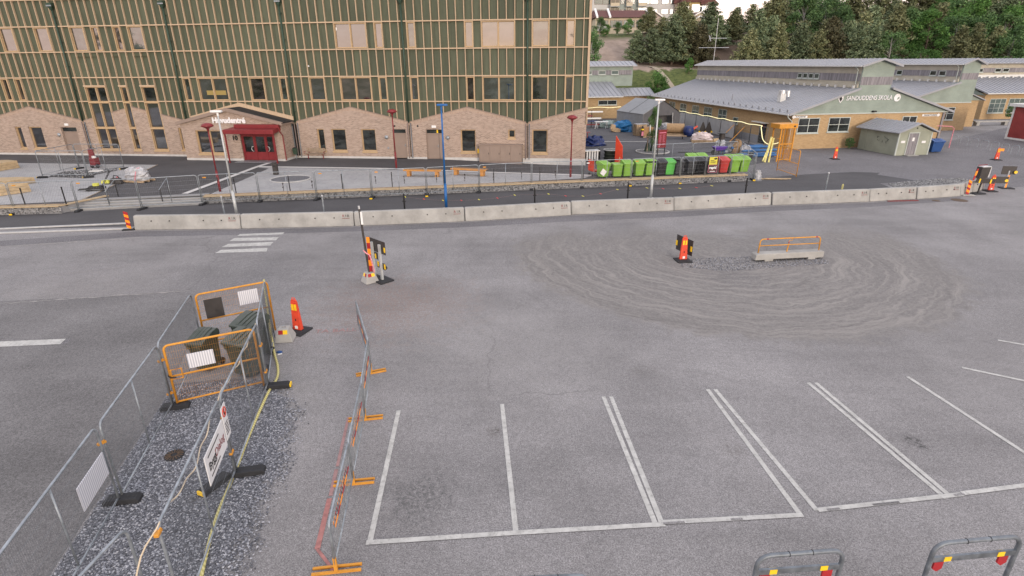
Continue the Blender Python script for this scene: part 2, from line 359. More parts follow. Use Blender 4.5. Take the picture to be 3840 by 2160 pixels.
_rg = random.Random(8); _gb = [at(*q) for q in ((150, 2230), (620, 1500), (650, 1440), (880, 1420), (1040, 1440))]
_ge = [at(*q) for q in ((1040, 1440), (1085, 1540), (1035, 1740), (940, 1900), (850, 2100), (820, 2230))]
for _a, _b in zip(_ge[:-1], _ge[1:]):
    for _i in range(1, 9): _q = _a.lerp(_b, _i/8); _gb.append(Vector((_q.x+_rg.uniform(-.16, .16), _q.y+_rg.uniform(-.1, .1), 0)))
struct('gravel_bed', flat([tuple(q[:2]) for q in _gb], .008), M['gravel_bed'])
struct('asphalt_patch', flat([tuple(at(*q)[:2]) for q in ((2850, 668), (3010, 655), (3200, 645), (3300, 648), (3290, 655), (3440, 678), (3300, 688), (3350, 707), (3180, 722), (2900, 735))], .006), M['path'])
_rs = random.Random(31); _dust = simple('pale_road_dust', (.29, .275, .26), .95, var=.3, sc=5)
for nm, a_, b_, wd_ in (('dust_seam_near', (-60, 1143), (735, 1089), .1), ('dust_seam_far', (120, 1040), (480, 1000), .06), ('dust_seam_edge', (-60, 930), (520, 893), .16)):
    p_, q_ = at(*a_), at(*b_); up_ = []; dn_ = []
    for i_ in range(41):
        c_ = p_.lerp(q_, i_/40); w_ = wd_*_rs.uniform(.15, 1); o_ = _rs.uniform(-.05, .05); up_.append((c_.x, c_.y+o_+w_/2)); dn_.append((c_.x, c_.y+o_-w_/2))
    mb = MB(); mb.v = [(x_, y_, .0075) for x_, y_ in dn_+up_]; mb.f = [(i_, i_+1, 42+i_, 41+i_) for i_ in range(40)]; struct(nm, mb, _dust)
# paving in front of the school
LP = [tuple(at(*q, .4)[:2]) for q in ((0, 611), (591, 619), (309, 749), (261, 755), (0, 768), (-260, 785), (-420, 617))]
MP = [tuple(at(*q, .4)[:2]) for q in ((960, 628), (1440, 636), (1920, 649), (2216, 660), (2190, 668), (1700, 694), (1240, 718), (960, 733), (770, 741), (775, 734), (1008, 632))]
struct('paving_west', sheet(LP, zp, .018), M['pavers']); struct('paving_middle', sheet(MP, zp, .012), M['pavers'])
def kerbline(name, pts, wd=.3, z=.4, h=.022, mat='kerb'):
    mb = MB()
    for p, q in zip(pts[:-1], pts[1:]):
        p = at(*p, z); q = at(*q, z); n = max(1, int((q-p).length/2))
        for i in range(n):
            a = p.lerp(q, i/n); b = p.lerp(q, (i+1)/n); r, _ = strip(a, b, wd)
            mb.add([(v.x, v.y, zp(v.x, v.y)+h if z > .1 else h) for v in r], [(0, 1, 2, 3)])
    mb.f = [f if _nz(mb.v, f) > 0 else tuple(reversed(f)) for f in mb.f]
    return struct(name, mb, M[mat])
kerbline('kerb_line_forecourt', [(960, 626), (1440, 633), (1920, 647), (2218, 658)], .5, h=.03, mat='paint_clean')
kerbline('kerb_line_diagonal', [(1010, 612), (960, 628), (693, 727)], .42, h=.034, mat='paint_clean')
kerbline('kerb_line_entrance', [(900, 607), (1045, 606)], .5, h=.02)
kerbline('kerb_edge_paving', [(591, 619), (309, 749)], .12, h=.03, mat='timber2')
for nm, a, b in (('kerb_outer', (-60, 863), (488, 839)), ('kerb_inner', (-60, 878), (500, 859))):
    p, q = at(*a), at(*b); mb = MB(); L = (q-p).length; mb.box(0, -.09, 0, L, .09, .07)
    o = struct(nm, mb, M['kerb']); o.location = p; o.rotation_euler[2] = math.atan2(q.y-p.y, q.x-p.x); bev(o, .02)
kerbline('yard_line', [(2245, 531), (2430, 531)], .3, z=0, h=.012, mat='paint')
# drain channel band by the footpath edge, gravel verge under the barriers
struct('gravel_verge', flat([tuple(at(*q)[:2]) for q in ((-20, 905), (505, 868), (905, 862), (1330, 852), (1745, 834), (2142, 810), (2528, 794), (2895, 774), (3262, 761), (3600, 740), (3600, 752), (3262, 776), (2895, 792), (2528, 814), (2142, 830), (1745, 852), (1330, 868), (905, 880), (505, 888), (-20, 925))], .004), M['gravel_ground'])

# painted markings -------------------------------------------------
def marking(name, p, q, wd=.11, mat='paint', z=.0085):
    r, _ = strip(at(*p), at(*q), wd); mb = flat([(v.x, v.y) for v in r], z); return mb
def D(x, y): return (x*1.49068, y*1.49068)
mk = thing('parking_markings', 'worn white parking bay lines painted on the grey lot', 'road marking')
k = 0
for i, (p, q) in enumerate([((1003,1033),(930,1366)), ((1263,1017),(1298,1342)), ((1518,998),(1652,1327)), ((1537,998),(1668,1325)), ((1780,980),(2015,1298)), ((1799,980),(2055,1285)),
              ((2033,963),(2380,1255)), ((2052,963),(2392,1250)), ((2283,948),(2590,1147)), ((2420,925),(2590,961)), ((2510,856),(2590,870))]):
    part('bay_line', marking('l', D(*p), D(*q), .105, z=.0085), M['paint'], mk)
for i, (p, q) in enumerate([((921,1366),(1298,1341)), ((1298,1341),(1662,1320)), ((1665,1315),(2020,1296)), ((2057,1284),(2420,1244)), ((2420,1242),(2590,1220))]):
    part('end_line', marking('l', D(*p), D(*q), .11, z=.0125), M['paint'], mk)
for p, q in (((1668, 1318), (1722, 1314.5)), ((1838, 1308), (1868, 1306.5)), ((2080, 1284), (2112, 1280)), ((2195, 1271), (2262, 1264)), ((2400, 1247), (2425, 1243.5))):
    part('worn_patch', marking('l', D(*p), D(*q), .05, z=.0165), M['lot'] if p[0] != 2195 else M['road_dark'], mk)
zb = thing('zebra_crossing', 'short row of worn white zebra crossing stripes before the barriers', 'road marking')
for q in [((541,637),(556,629),(673,624),(671,633)), ((557,622),(574,614),(688,609),(680,618)), ((577,607),(590,599),(702,597),(694,605)), ((597,594),(604,589),(716,585),(710,590))]:
    part('stripe', flat([tuple(at(*D(*c))[:2]) for c in q], .009), M['paint'], zb)
dl = thing('lane_dash', 'single white dashed lane line with slanted end on the dark road', 'road marking')
part('dash', flat([tuple(at(*q)[:2]) for q in ((-60, 1284), (248, 1271), (226, 1291), (-60, 1304))], .009), M['paint'], dl)
part('dash_end_strip', flat([tuple(at(*q)[:2]) for q in ((251, 1272), (272, 1271), (250, 1289), (229, 1291))], .009), M['gravel_ground'], dl)  # grey strip along the slanted end of the dash
rl = thing('spray_line', 'faded red spray paint line on the asphalt beside crowd barriers', 'road marking')
for p, q, wd in (((1307,1565),(1265,1750),.07), ((1262,1760),(1240,1860),.08), ((1236,1870),(1190,2060),.1), ((1190,2060),(1250,2140),.06)):
    part('stroke', marking('s', p, q, wd, z=.009), M['chalk'] if p[0] < 1240 else M['pinkchalk'], rl)
tb = thing('chalk_writing', 'faint pink spray painted letters on asphalt by red cone', 'road marking')
p = at(1260, 1240); text('lettering', 'TA BALL', .36, M['pinkchalk'], tb, (p.x, p.y, .007), (0, 0, R_(6)), .001)
# gravel stones
def stonefield(name, poly, n, smin, smax, m, zf, seed, flat_=.6, fade=None, label=None):
    rnd = random.Random(seed); mb = MB(); xs = [p[0] for p in poly]; ys = [p[1] for p in poly]
    base = [(1,0,0),(-1,0,0),(0,1,0),(0,-1,0),(0,0,1),(0,0,-1)]; fs = [(0,2,4),(2,1,4),(1,3,4),(3,0,4),(2,0,5),(1,2,5),(3,1,5),(0,3,5)]
    c = 0; tries = 0
    while c < n and tries < n*6:
        tries += 1
        x = rnd.uniform(min(xs), max(xs)); y = rnd.uniform(min(ys), max(ys))
        if not inpoly(x, y, poly): continue
        if fade and rnd.random() > fade(x, y): continue
        s = rnd.uniform(smin, smax); a = rnd.uniform(0, 6.28); ca, sa = math.cos(a), math.sin(a); z = zf(x, y); tl = rnd.uniform(-.5, .5)
        vs_ = []
        for (u, v, w_) in base:
            u *= s*rnd.uniform(.7, 1.2); v *= s*rnd.uniform(.6, 1.1); w_ *= s*flat_*rnd.uniform(.7, 1.1); w_ += u*tl
            vs_.append((x+u*ca-v*sa, y+u*sa+v*ca, z+s*.25+w_))
        b = len(mb.v); mb.v += vs_; mb.f += [(i+b, j+b, k_+b) for i, j, k_ in fs]; c += 1
    o = struct(name, mb, m, label, 'stuff'); return o
gp = [tuple(at(*q)[:2]) for q in ((150, 2230), (610, 1510), (650, 1450), (860, 1430), (1080, 1430), (1135, 1540), (1085, 1740), (1010, 1900), (930, 2100), (890, 2230))]
gp = [tuple(at(*q)[:2]) for q in ((150, 2230), (610, 1510), (650, 1450), (860, 1430), (1080, 1415), (1190, 1530), (1150, 1740), (1080, 1900), (1010, 2100), (970, 2230))]
_edge = [at(*q) for q in ((1080, 1415), (1190, 1530), (1150, 1740), (1080, 1900), (1010, 2100), (970, 2230))]
def fade(x, y):
    p = Vector((x, y, 0)); e = 9
    for a_, b_ in zip(_edge[:-1], _edge[1:]):
        d_ = b_-a_; t_ = max(0, min(1, (p-a_).dot(d_)/d_.dot(d_))); e = min(e, (p-(a_+d_*t_)).length)
    e += .07*math.sin(x*5.1+y*3.3)+.05*math.sin(y*9.7-x*4)
    return max(.0, min(1, (e-.1)*1.9))**2.2
stonefield('gravel', gp, 26000, .014, .033, M['stones'], lambda x, y: .008, 3, fade=fade, label='blue grey crushed stone between the temporary fences')
stonefield('rubble', [tuple(at(*q)[:2]) for q in ((3330, 690), (3430, 678), (3600, 668), (3640, 682), (3560, 700), (3440, 712), (3360, 706))], 3500, .03, .09, M['white_rubble'], lambda x, y: 0.003, 9, label='pale broken stone heaped beside the black asphalt patch')
rb = [tuple(at(2640+430*math.cos(a)*.5+100, 990+55*math.sin(a))[:2]) for a in [i*.63 for i in range(10)]]
stonefield('grit', [(7.3, 22.9), (9, 22.3), (13.9, 23.2), (14, 24.6), (10, 24.2), (7.6, 23.9)], 3500, .01, .03, M['stones'], lambda x, y: 0.002, 11, label='dark grit gathered round the yellow rail on concrete')
# ================================================================ main school building: green boards, pine battens, brick gables
def brick(name, c1, c2, mort, bw, bh, ms=.012, off=.5, axis='x'):
    t = NT(name); t.set(.88, 0, .25)
    sep = t.n('SeparateXYZ'); t.l(t.tc.outputs['Object'], sep.inputs[0]); cmb = t.n('CombineXYZ')
    t.l(t.math('ADD', sep.outputs[0], sep.outputs[1]), cmb.inputs[0]); t.l(sep.outputs[2], cmb.inputs[1])
    b = t.n('TexBrick'); t.l(cmb.outputs[0], b.inputs['Vector']); b.inputs['Scale'].default_value = 1; b.inputs['Brick Width'].default_value = bw; b.inputs['Row Height'].default_value = bh
    b.inputs['Mortar Size'].default_value = ms; b.inputs['Mortar Smooth'].default_value = .2; b.inputs['Color1'].default_value = c1+(1,); b.inputs['Color2'].default_value = c2+(1,); b.inputs['Mortar'].default_value = mort+(1,)
    n = t.noise(.8, 5); c_ = t.mix(t.rng(n, .35, .7, 0, .3), b.outputs[0], mul(c1, 1.15)); n2 = t.noise(9, 4); c_ = t.mix(t.rng(n2, .55, .75, 0, .35), c_, mul(c2, .7))
    t.color(c_); t.bump(b.outputs['Fac'], -.5, .012); return t.m
M['brick'] = brick('buff_brick', (.385, .29, .235), (.2, .14, .11), (.42, .365, .315), .25, .08)
M['brick_v'] = brick('buff_brick_on_end', (.42, .31, .24), (.31, .215, .165), (.36, .31, .265), .08, .26)
def boards(name, c):
    t = NT(name); t.set(.75, 0, .3)
    sep = t.n('SeparateXYZ'); t.l(t.tc.outputs['Object'], sep.inputs[0])
    oi = t.n('ObjectInfo'); v = t.rng(oi.outputs['Random'], 0, 1, .86, 1.12)
    n = t.noise(1.2, 6, t.vec(3, 3, .5)); c_ = t.mix(t.rng(n, .35, .65), mul(c, .88), mul(c, 1.1)); x = t.n('Mix', data_type='RGBA', blend_type='MULTIPLY'); x.inputs[0].default_value = 1
    t.l(c_, x.inputs[6]); t.l(v, x.inputs[7]); t.color(x.outputs[2]); t.bump(t.noise(50, 2), .1, .004); return t.m
M['green_board'] = boards('dark_green_board', (.086, .098, .066))
def pine(name, c, var=.16):
    t = NT(name); t.set(.7, 0, .3); oi = t.n('ObjectInfo')
    n = t.noise(2.0, 6, t.vec(14, 14, .8)); n2 = t.noise(.7, 3)
    c_ = t.mix(t.rng(n, .3, .7), mul(c, 1-var), mul(c, 1+var)); c_ = t.mix(t.rng(oi.outputs['Random'], 0, 1, 0, .35), c_, mul(c, .8)); c_ = t.mix(t.rng(n2, .5, .75, 0, .3), c_, (.4, .27, .17)); t.color(c_); return t.m
M['pine'] = pine('pale_pine_batten', (.5, .378, .26))
M['pine_fr'] = pine('pine_window_frame', (.47, .34, .2))
M['green_pipe'] = simple('dark_green_pipe', (.035, .065, .045), .5, .1, var=.2)
M['brown_metal'] = simple('taupe_lacquered_steel', (.265, .205, .17), .6, .1, var=.08, sc=1.5)
M['brown_pipe'] = simple('taupe_pipe', (.2, .155, .14), .55, .1, var=.1)
M['void'] = simple('dark_cavity', (.02, .02, .02), .9)
M['roofdark'] = simple('black_roofing_felt', (.02, .021, .024), .7, var=.2)
def glass(name, c=(.018, .02, .023), ior=3.0, rough=.03, wav=0.0):
    t = NT(name); t.set(rough, 0, .5, ior)
    n = t.noise(.9, 3, t.vec(1, 1, 2.2)); t.color(t.mix(t.rng(n, .4, .65), mul(c, .5), mul(c, 1.9)))
    if wav: t.bump(t.noise(1.3, 2), wav, .02)
    return t.m
M['glass'] = glass('reflecting_window_glass', wav=.012)
M['glass_d'] = glass('dark_window_glass', (.02, .024, .024), 1.7, .05)
def curtain():
    t = NT('curtained_glass'); t.set(.12, 0, .5, 1.6); wv = t.n('TexWave'); wv.inputs['Scale'].default_value = 6; wv.inputs['Distortion'].default_value = 2.5; t.l(t.vec(1, 1, .1), wv.inputs['Vector'])
    t.color(t.mix(wv.outputs[0], (.03, .045, .045), (.16, .21, .2))); return t.m
M['curtain'] = curtain()

B = thing('school_building', 'long building with dark green boards, pine battens and buff brick gables', 'building', FO, FA)
MOD = 10.295; BAT = MOD/15
def bline(k): return BAT*(k+.5)                          # batten axes
RAILS = [5.24, 7.27, 9.39, 11.46, 13.55]
S0, S1 = -36.9, 25.6
# openings: (s0, s1, z0, z1, panes, kind)
def kk(s): return round(s/BAT-.5)
UP = [(-26.43,-25.06,1), (-23.0,-21.63,1), (-19.57,-18.2,1), (-17.5,-16.82,1), (-15.45,-14.76,1), (-14.08,-12.7,1), (4.465,7.21,2), (7.9,8.59,1), (10.64,11.33,1), (15.45,16.14,1), (16.82,19.57,2), (20.94,22.31,1), (23.7,24.38,1), (-33.3,-31.9,1), (-29.2,-28.5,1)]
LOW = [(-27.8,-27.12,1), (-26.43,-25.75,1), (-9.96,-9.27,1), (-8.59,-5.84,2), (-3.78,-2.4,1), (-1.03,-.343,1), (1.717,3.09,1), (4.465,7.21,2), (7.9,8.59,1), (10.64,11.33,1), (15.45,16.14,1), (16.82,19.57,2), (20.94,22.31,1), (23.7,24.38,1), (-33.3,-31.2,1), (-29.9,-29.2,1)]
TALL = [(-19.57,-17.5,2), (-16.14,-15.45,1), (-14.08,-12.7,1)]
def snap(a): k_ = kk(a); return bline(k_)
wins = [(snap(a), snap(b), 9.46, 11.39, n) for a, b, n in UP] + [(snap(a), snap(b), 5.31, 7.2, n) for a, b, n in LOW]
tall = [(snap(a), snap(b), .95, 6.5, n) for a, b, n in TALL]
allw = wins+tall
# body
mb = MB(); mb.box(S0, .35, 3.2, S1-.12, 16, 15.4); mb.box(S0, .35, -.1, S1-.12, 16, 3.2); part('wall', mb, M['void'], B)
mb = MB(); mb.box(S0-.3, -.5, 15.4, S1+.4, 16.4, 15.75); part('roof', mb, M['brown_metal'], B)
mb = MB(); mb.box(S1-.12, .1, 3.4, S1-.02, 16, 15.4); part('end_cladding', mb, M['green_board'], B)
# green boards: one piece per band and pair of bays, seams between battens
zz = [3.3]+RAILS
part('cladding_board', MB().box(S0, .17, 13.55, S1-.03, .2, 15.4), M['green_board'], B)
for z0, z1 in zip(zz[:-1], zz[1:]):
    s = S0; cuts = []
    while s < S1: cuts.append(s); s += BAT*2
    cuts.append(S1-.03)
    rnd = random.Random(int(z0*10)); sh = BAT*(.35+.3*rnd.random())
    cuts = [cuts[0]]+[c+sh for c in cuts[1:-1] if c+sh < S1-.3]+[cuts[-1]]
    hol = [(a, b) for a, b, wz0, wz1, n in allw if wz0 < z1-.3 and wz1 > z0+.3]
    for a, b in zip(cuts[:-1], cuts[1:]):
        segs = [(a+.006, b-.006)]
        for h0, h1 in hol:
            ns = []
            for u, v in segs:
                if h1 <= u or h0 >= v: ns.append((u, v)); continue
                if h0 > u: ns.append((u, h0))
                if h1 < v: ns.append((h1, v))
            segs = ns
        for u, v in segs:
            if v-u < .06: continue
            mid = (u+v)/2
            tw = [q for q in tall if q[0] < mid < q[1]]
            zt = z1
            part('cladding_board', MB().box(u, .17+.004*rnd.random(), z0, v, .2, zt), M['green_board'], B)
        for h0, h1 in [h for h in hol if any(t_[0] == h[0] and t_[3] == 6.5 for t_ in tall)] if z0 == RAILS[0] else []:
            u, v = max(a, h0), min(b, h1)
            if v-u > .05: part('cladding_board', MB().box(u, .17, 6.62, v, .2, z1), M['green_board'], B)
# battens (cut by windows) and rails
pipes = [MOD*i for i in (-3, -2, -1, 0, 1, 2)]
def mid_of(a, b, s): return a+.02 < s < b-.02
for k_ in range(kk(S0)+1, kk(S1)+1):
    s = bline(k_)
    if s > S1-.05: continue
    cutz = sorted([(q[2], q[3]) for q in allw if mid_of(q[0], q[1], s)])
    lo = 3.35; segs = []
    for c0, c1 in cutz:
        if c0 > lo+.1: segs.append((lo, c0-.05))
        lo = c1+.05
    segs.append((lo, 15.4))
    for z0, z1 in segs:
        if z1-z0 > .15: part('batten', MB().box(s-.028, .0+.012, z0, s+.031, .17, z1), M['pine'], B)
part('corner_batten', MB().box(S1-.16, .0, 3.4, S1+.03, .16, 15.4), M['pine'], B)
for z in RAILS:
    a = S0
    for c in pipes[1:]+[S1+.05]:
        segs = [(a, c-.09)]
        for q in tall:
            if q[2] < z < q[3]:
                segs = [x for u, v in segs for x in ((u, min(v, q[0])), (max(u, q[1]), v)) if x[1]-x[0] > .05]
        for u, v in segs: part('rail', MB().box(u, -.012, z-.045, v, .17, z+.045), M['pine'], B)
        a = c+.09
# windows
def window(par, a, b, z0, z1, n, y=.0, dep=.24, fr=.06, bars=(), mat='glass', sill=None, name='window', fm='pine_fr', fo=.01, oi_=False):
    mb = MB()
    mb.box(a, y-fo, z0, a+fr, y+dep, z1); mb.box(b-fr, y-fo, z0, b, y+dep, z1); mb.box(a+fr, y-fo, z1-fr, b-fr, y+dep, z1); mb.box(a+fr, y-fo, z0, b-fr, y+dep, z0+fr)
    wo_ = part(name, mb, M[fm], par)
    for i in range(1, n):
        s = a+(b-a)*i/n; part('mullion', MB().box(s-.04, y+.03, z0+fr, s+.04, y+dep-.02, z1-fr), M[fm], wo_)
    for zb in bars: part('transom', MB().box(a+fr, y-fo-.02, zb-.07, b-fr, y+dep-.02, zb+.07), M[fm], wo_)
    zs = [z0+fr]+list(bars)+[z1-fr]
    for i in range(n):
        u = a+(b-a)*i/n+(.04 if i else fr); v = a+(b-a)*(i+1)/n-(.04 if i < n-1 else fr)
        for q0, q1 in zip(zs[:-1], zs[1:]):
            q0 = q0+(.07 if q0 in bars else 0); q1 = q1-(.07 if q1 in bars else 0)
            mb = MB()
            # inner sash, then the pane (a hair out of true, as real glass is)
            mb.box(u, y+dep-.06, q0, v, y+dep-.02, q1); g = part('pane', mb, M[mat], wo_)
            if oi_: pass
            sm_ = MB(); f2 = .035
            sm_.box(u, y+dep-.09, q0, u+f2, y+dep-.055, q1); sm_.box(v-f2, y+dep-.09, q0, v, y+dep-.055, q1); sm_.box(u+f2, y+dep-.09, q0, v-f2, y+dep-.055, q0+f2); sm_.box(u+f2, y+dep-.09, q1-f2, v-f2, y+dep-.055, q1)
            part('sash', sm_, M[fm], wo_)
    if sill: part('sill', MB().box(a-.06, y-sill, z0-.14, b+.06, y+.02, z0-.002), M['pine_fr'], wo_)
    return wo_
M['glass_b'] = glass('greenish_window_glass', (.03, .038, .038), 2.7, wav=.02); M['glass_c'] = glass('brownish_window_glass', (.03, .026, .026), 3.0, wav=.015)
for i, (a, b, z0, z1, n) in enumerate(wins): window(B, a+.0, b-.0, z0, z1, n, mat=('glass', 'glass_b', 'glass_c')[(i*5) % 3])
for a, b, z0, z1, n in tall:
    wo_ = window(B, a, b, z0, z1, n, bars=(2.9, 5.16), y=0.0, sill=.08)
    part('head_board', MB().box(a-.05, -.05, 6.5, b+.05, .13, 6.62), M['pine'], wo_)
# yellow-lit shelf seen behind one window
t = NT('warm_lit_interior'); t.color((.22, .16, .05)); t.b.inputs['Emission Color'].default_value = (.6, .42, .1, 1); t.b.inputs['Emission Strength'].default_value = .06; M['warm'] = t.m
part('lit_shelf', MB().box(-7.95, .165, 5.78, -6.15, .178, 6.15), M['warm'], B)
part('window_sticker', MB().box(4.58, .165, 10.85, 4.66, .178, 11.08), M['white'], B)
# brick gables --------------------------------------------------------
def gz(s):                                              # brick top line
    u = (s/MOD) % 1.0; return 3.53+(4.77-3.53)*(1-abs(u-.5)*2)
def wallstrips(x0, x1, top, z0, holes, brk, th=.3, y=0.0):
    xs = sorted(set([x0, x1]+[h[0] for h in holes]+[h[1] for h in holes]+[b_ for b_ in brk if x0 < b_ < x1])); xs = [x for x in xs if x0 <= x <= x1]; mb = MB()
    for a, b in zip(xs[:-1], xs[1:]):
        m_ = (a+b)/2; hs = sorted([(h[2], h[3]) for h in holes if h[0] < m_ < h[1]]); lo = z0
        for h0, h1 in hs+[(99, 99)]:
            if h0 == 99:
                if top(m_) > lo: mb.add([(a, y, lo), (b, y, lo), (b, y, max(lo, top(b-1e-6 if b in brk else b))), (a, y, max(lo, top(a+1e-6)))], [(0, 1, 2, 3)])
            else:
                if h0 > lo: mb.add([(a, y, lo), (b, y, lo), (b, y, h0), (a, y, h0)], [(0, 1, 2, 3)])
                lo = h1
    for a, b, h0, h1 in [h[:4] for h in holes]:          # reveals
        mb.add([(a, y, h0), (a, y+th, h0), (a, y+th, h1), (a, y, h1)], [(0, 1, 2, 3)]); mb.add([(b, y, h0), (b, y, h1), (b, y+th, h1), (b, y+th, h0)], [(0, 1, 2, 3)])
        mb.add([(a, y, h1), (a, y+th, h1), (b, y+th, h1), (b, y, h1)], [(0, 1, 2, 3)]); mb.add([(a, y, h0), (b, y, h0), (b, y+th, h0), (a, y+th, h0)], [(0, 1, 2, 3)])
    return mb
bwin = [(-27.85,-27.2,1.0,2.97,1), (-26.43,-25.1,1.0,2.98,1), (-11.35,-10.95,1.0,2.96,1), (1.84,2.5,1.05,2.93,1), (3.17,4.48,1.02,2.93,1), (5.9,7.2,1.02,2.93,1), (14.8,16.12,1.02,2.93,1), (18.95,19.55,2.25,2.95,1), (21.0,22.33,1.0,2.96,1)]
bdoor = [(-23.1,-21.5,.4,2.96), (8.75,9.95,.4,2.95), (11.74,13.18,.38,2.95)]
holes = [q[:4] for q in bwin]+bdoor+[(q[0], q[1], q[2], 9) for q in tall]
for (a, b) in ((S0, -MOD*3), (-MOD*3, -MOD*2), (-MOD*2, -MOD), (0, MOD), (MOD, 2*MOD), (2*MOD, S1)):
    hs = [h for h in holes if a-.01 < h[0] < b]
    hs = [(max(a, h[0]), min(b, h[1]), h[2], h[3]) for h in hs]
    apex = (math.floor((a+.01)/MOD)+.5)*MOD
    mb = wallstrips(a+.035, b-.035, gz, .55, hs, [apex])
    w_ = part('brick_gable', mb, M['brick'], B)
    # coping of bricks on end, then a thin metal cap
    for u, v in ((a+.02, min(apex, b)), (min(apex, b), b-.02)):
        segs = [(u, v)]
        for q in tall: segs = [x for s_, e_ in segs for x in ((s_, min(e_, q[0])), (max(s_, q[1]), e_)) if x[1]-x[0] > .05]
        for s_, e_ in segs:
            za, zb = gz(s_+1e-4), gz(e_-1e-4)
            mb = MB(); mb.add([(s_, -.012, za-.26), (e_, -.012, zb-.26), (e_, -.012, zb), (s_, -.012, za), (s_, .2, za-.26), (e_, .2, zb-.26), (e_, .2, zb), (s_, .2, za)], [(0,1,2,3),(3,2,6,7),(1,5,6,2),(0,3,7,4),(0,4,5,1)])
            part('brick_course', mb, M['brick_v'], B)
            mb = MB(); mb.add([(s_, -.05, za), (e_, -.05, zb), (e_, -.05, zb+.05), (s_, -.05, za+.05), (s_, .14, za), (e_, .14, zb), (e_, .14, zb+.05), (s_, .14, za+.05)], [(0,1,2,3),(3,2,6,7),(1,5,6,2),(0,3,7,4),(0,4,5,1),(4,7,6,5)])
            part('coping', mb, M['brown_metal'], B)
for q in bwin: window(B, q[0], q[1], q[2], q[3], q[4], y=.1, dep=.16, sill=.16 if q[2] < 2 else .12, mat='glass_d' if q[0] > 0 else 'glass')
s = S0
for a, b in ((S0, -MOD-.1), (-.35, 2.0), (2.0, 8.75), (9.95, 11.74), (13.18, 16.5), (20.2, S1+.03)):
    u = a
    while u < b-.05:
        v = min(u+3.2, b); part('plinth_block', MB().box(u+.006, -.045, -.15, v-.006, .1, .565), M['plinth'], B); u = v
def door(par, a, b, z0, z1, zt, leaf2=None, y=.16):
    d = part('door', MB().box(a+.05, y, z0+.02, b-.05, y+.05, zt-.04), M['brown_metal'], par, bevel=.01)
    mb = MB(); mb.box(a, y-.04, z0, a+.05, y+.1, z1); mb.box(b-.05, y-.04, z0, b, y+.1, z1); mb.box(a+.05, y-.04, zt-.04, b-.05, y+.1, zt+.02); mb.box(a+.05, y-.04, z1-.05, b-.05, y+.1, z1); part('door_frame', mb, M['brown_metal'], d)
    part('transom_light', MB().box(a+.05, y+.02, zt+.02, b-.05, y+.05, z1-.05), M['glass_d'], d)
    sx = b-.14 if leaf2 is None else leaf2-.1
    mb = MB(); mb.box(sx-.02, y-.03, z0+1.0, sx+.02, y, z0+1.25); mb.tube([(sx, y-.03, z0+1.12), (sx, y-.08, z0+1.12), (sx-.12, y-.08, z0+1.12)], .012, 6); part('door_handle', mb, M['galv'], d)
    if leaf2: part('leaf_joint', MB().box(leaf2-.012, y-.008, z0+.03, leaf2+.012, y-.001, zt-.05), M['void'], d)
    return d
door(B, -23.1, -21.5, .4, 2.96, 2.55); door(B, 8.75, 9.95, .42, 2.95, 2.58); door(B, 11.74, 13.18, .38, 2.95, 2.58, leaf2=12.85)
part('amber_sticker', MB().box(12.66, .165, 2.62, 12.79, .178, 2.88), M['yellow_reflex'], B)
for s, z in ((-23.42, 2.27), (8.19, 2.25), (13.66, 2.24)):
    mb = MB().lathe([(.17, 0), (.17, .05), (.13, .1), (.05, .13), (.001, .135)], 16); mb.tf(Matrix.Translation((s, 0, z)) @ Matrix.Rotation(R_(90), 4, 'X')); part('wall_lamp', mb, M['galv'], B, smooth=True)
for s, z in ((-22.35, 3.2), (12.49, 3.17)):
    e = part('exit_sign', MB().box(s-.19, -.09, z-.1, s+.19, -.01, z+.1), M['white'], B, bevel=.01)
for s, z in ((8.98, 3.2), (11.05, 3.21)):
    mb = MB().cyl((s, -.02, z), (s, .05, z), .085, 14); part('vent', mb, M['black'], B)
part('wall_hatch', MB().box(8.2, -.03, 1.25, 8.34, 0, 1.42), M['galv'], B); part('wall_camera', MB().lathe([(.05, 0), (.07, .03), (.05, .1), (.001, .13)], 10, (1.9, -.07, 8.05)), M['white'], B)
# downpipes
for s in pipes:
    if s < -33: continue
    mb = MB(); mb.tube([(s, -.06, 12.75), (s, -.06, 3.5)], .075, 10); d = part('downpipe', mb, M['green_pipe'], B, smooth=True)
    mb = MB(); mb.frus(s, -.08, 12.75, 13.05, .16, .16, .42, .34); mb.box(s-.23, -.27, 13.05, s+.23, .12, 13.3); part('hopper_head', mb, M['green_pipe'], d)
    part('hopper_rim', MB().box(s-.25, -.29, 13.02, s+.25, -.26, 13.12), M['galv'], d)
    for z in (4.4, 6.2, 8.2, 10.2, 12.2): part('clamp', MB().box(s-.1, -.11, z-.025, s+.1, .1, z+.025), M['green_pipe'], d)
    if s != -MOD:
        for dx in (-.13, .17):
            mb = MB(); mb.tube([(s+dx, -.07, 3.45), (s+dx, -.07, .62), (s+dx, -.16, .5)], .045, 8); part('lower_downpipe', mb, M['brown_pipe'] if dx < 0 else M['galv_d'], B, smooth=True)
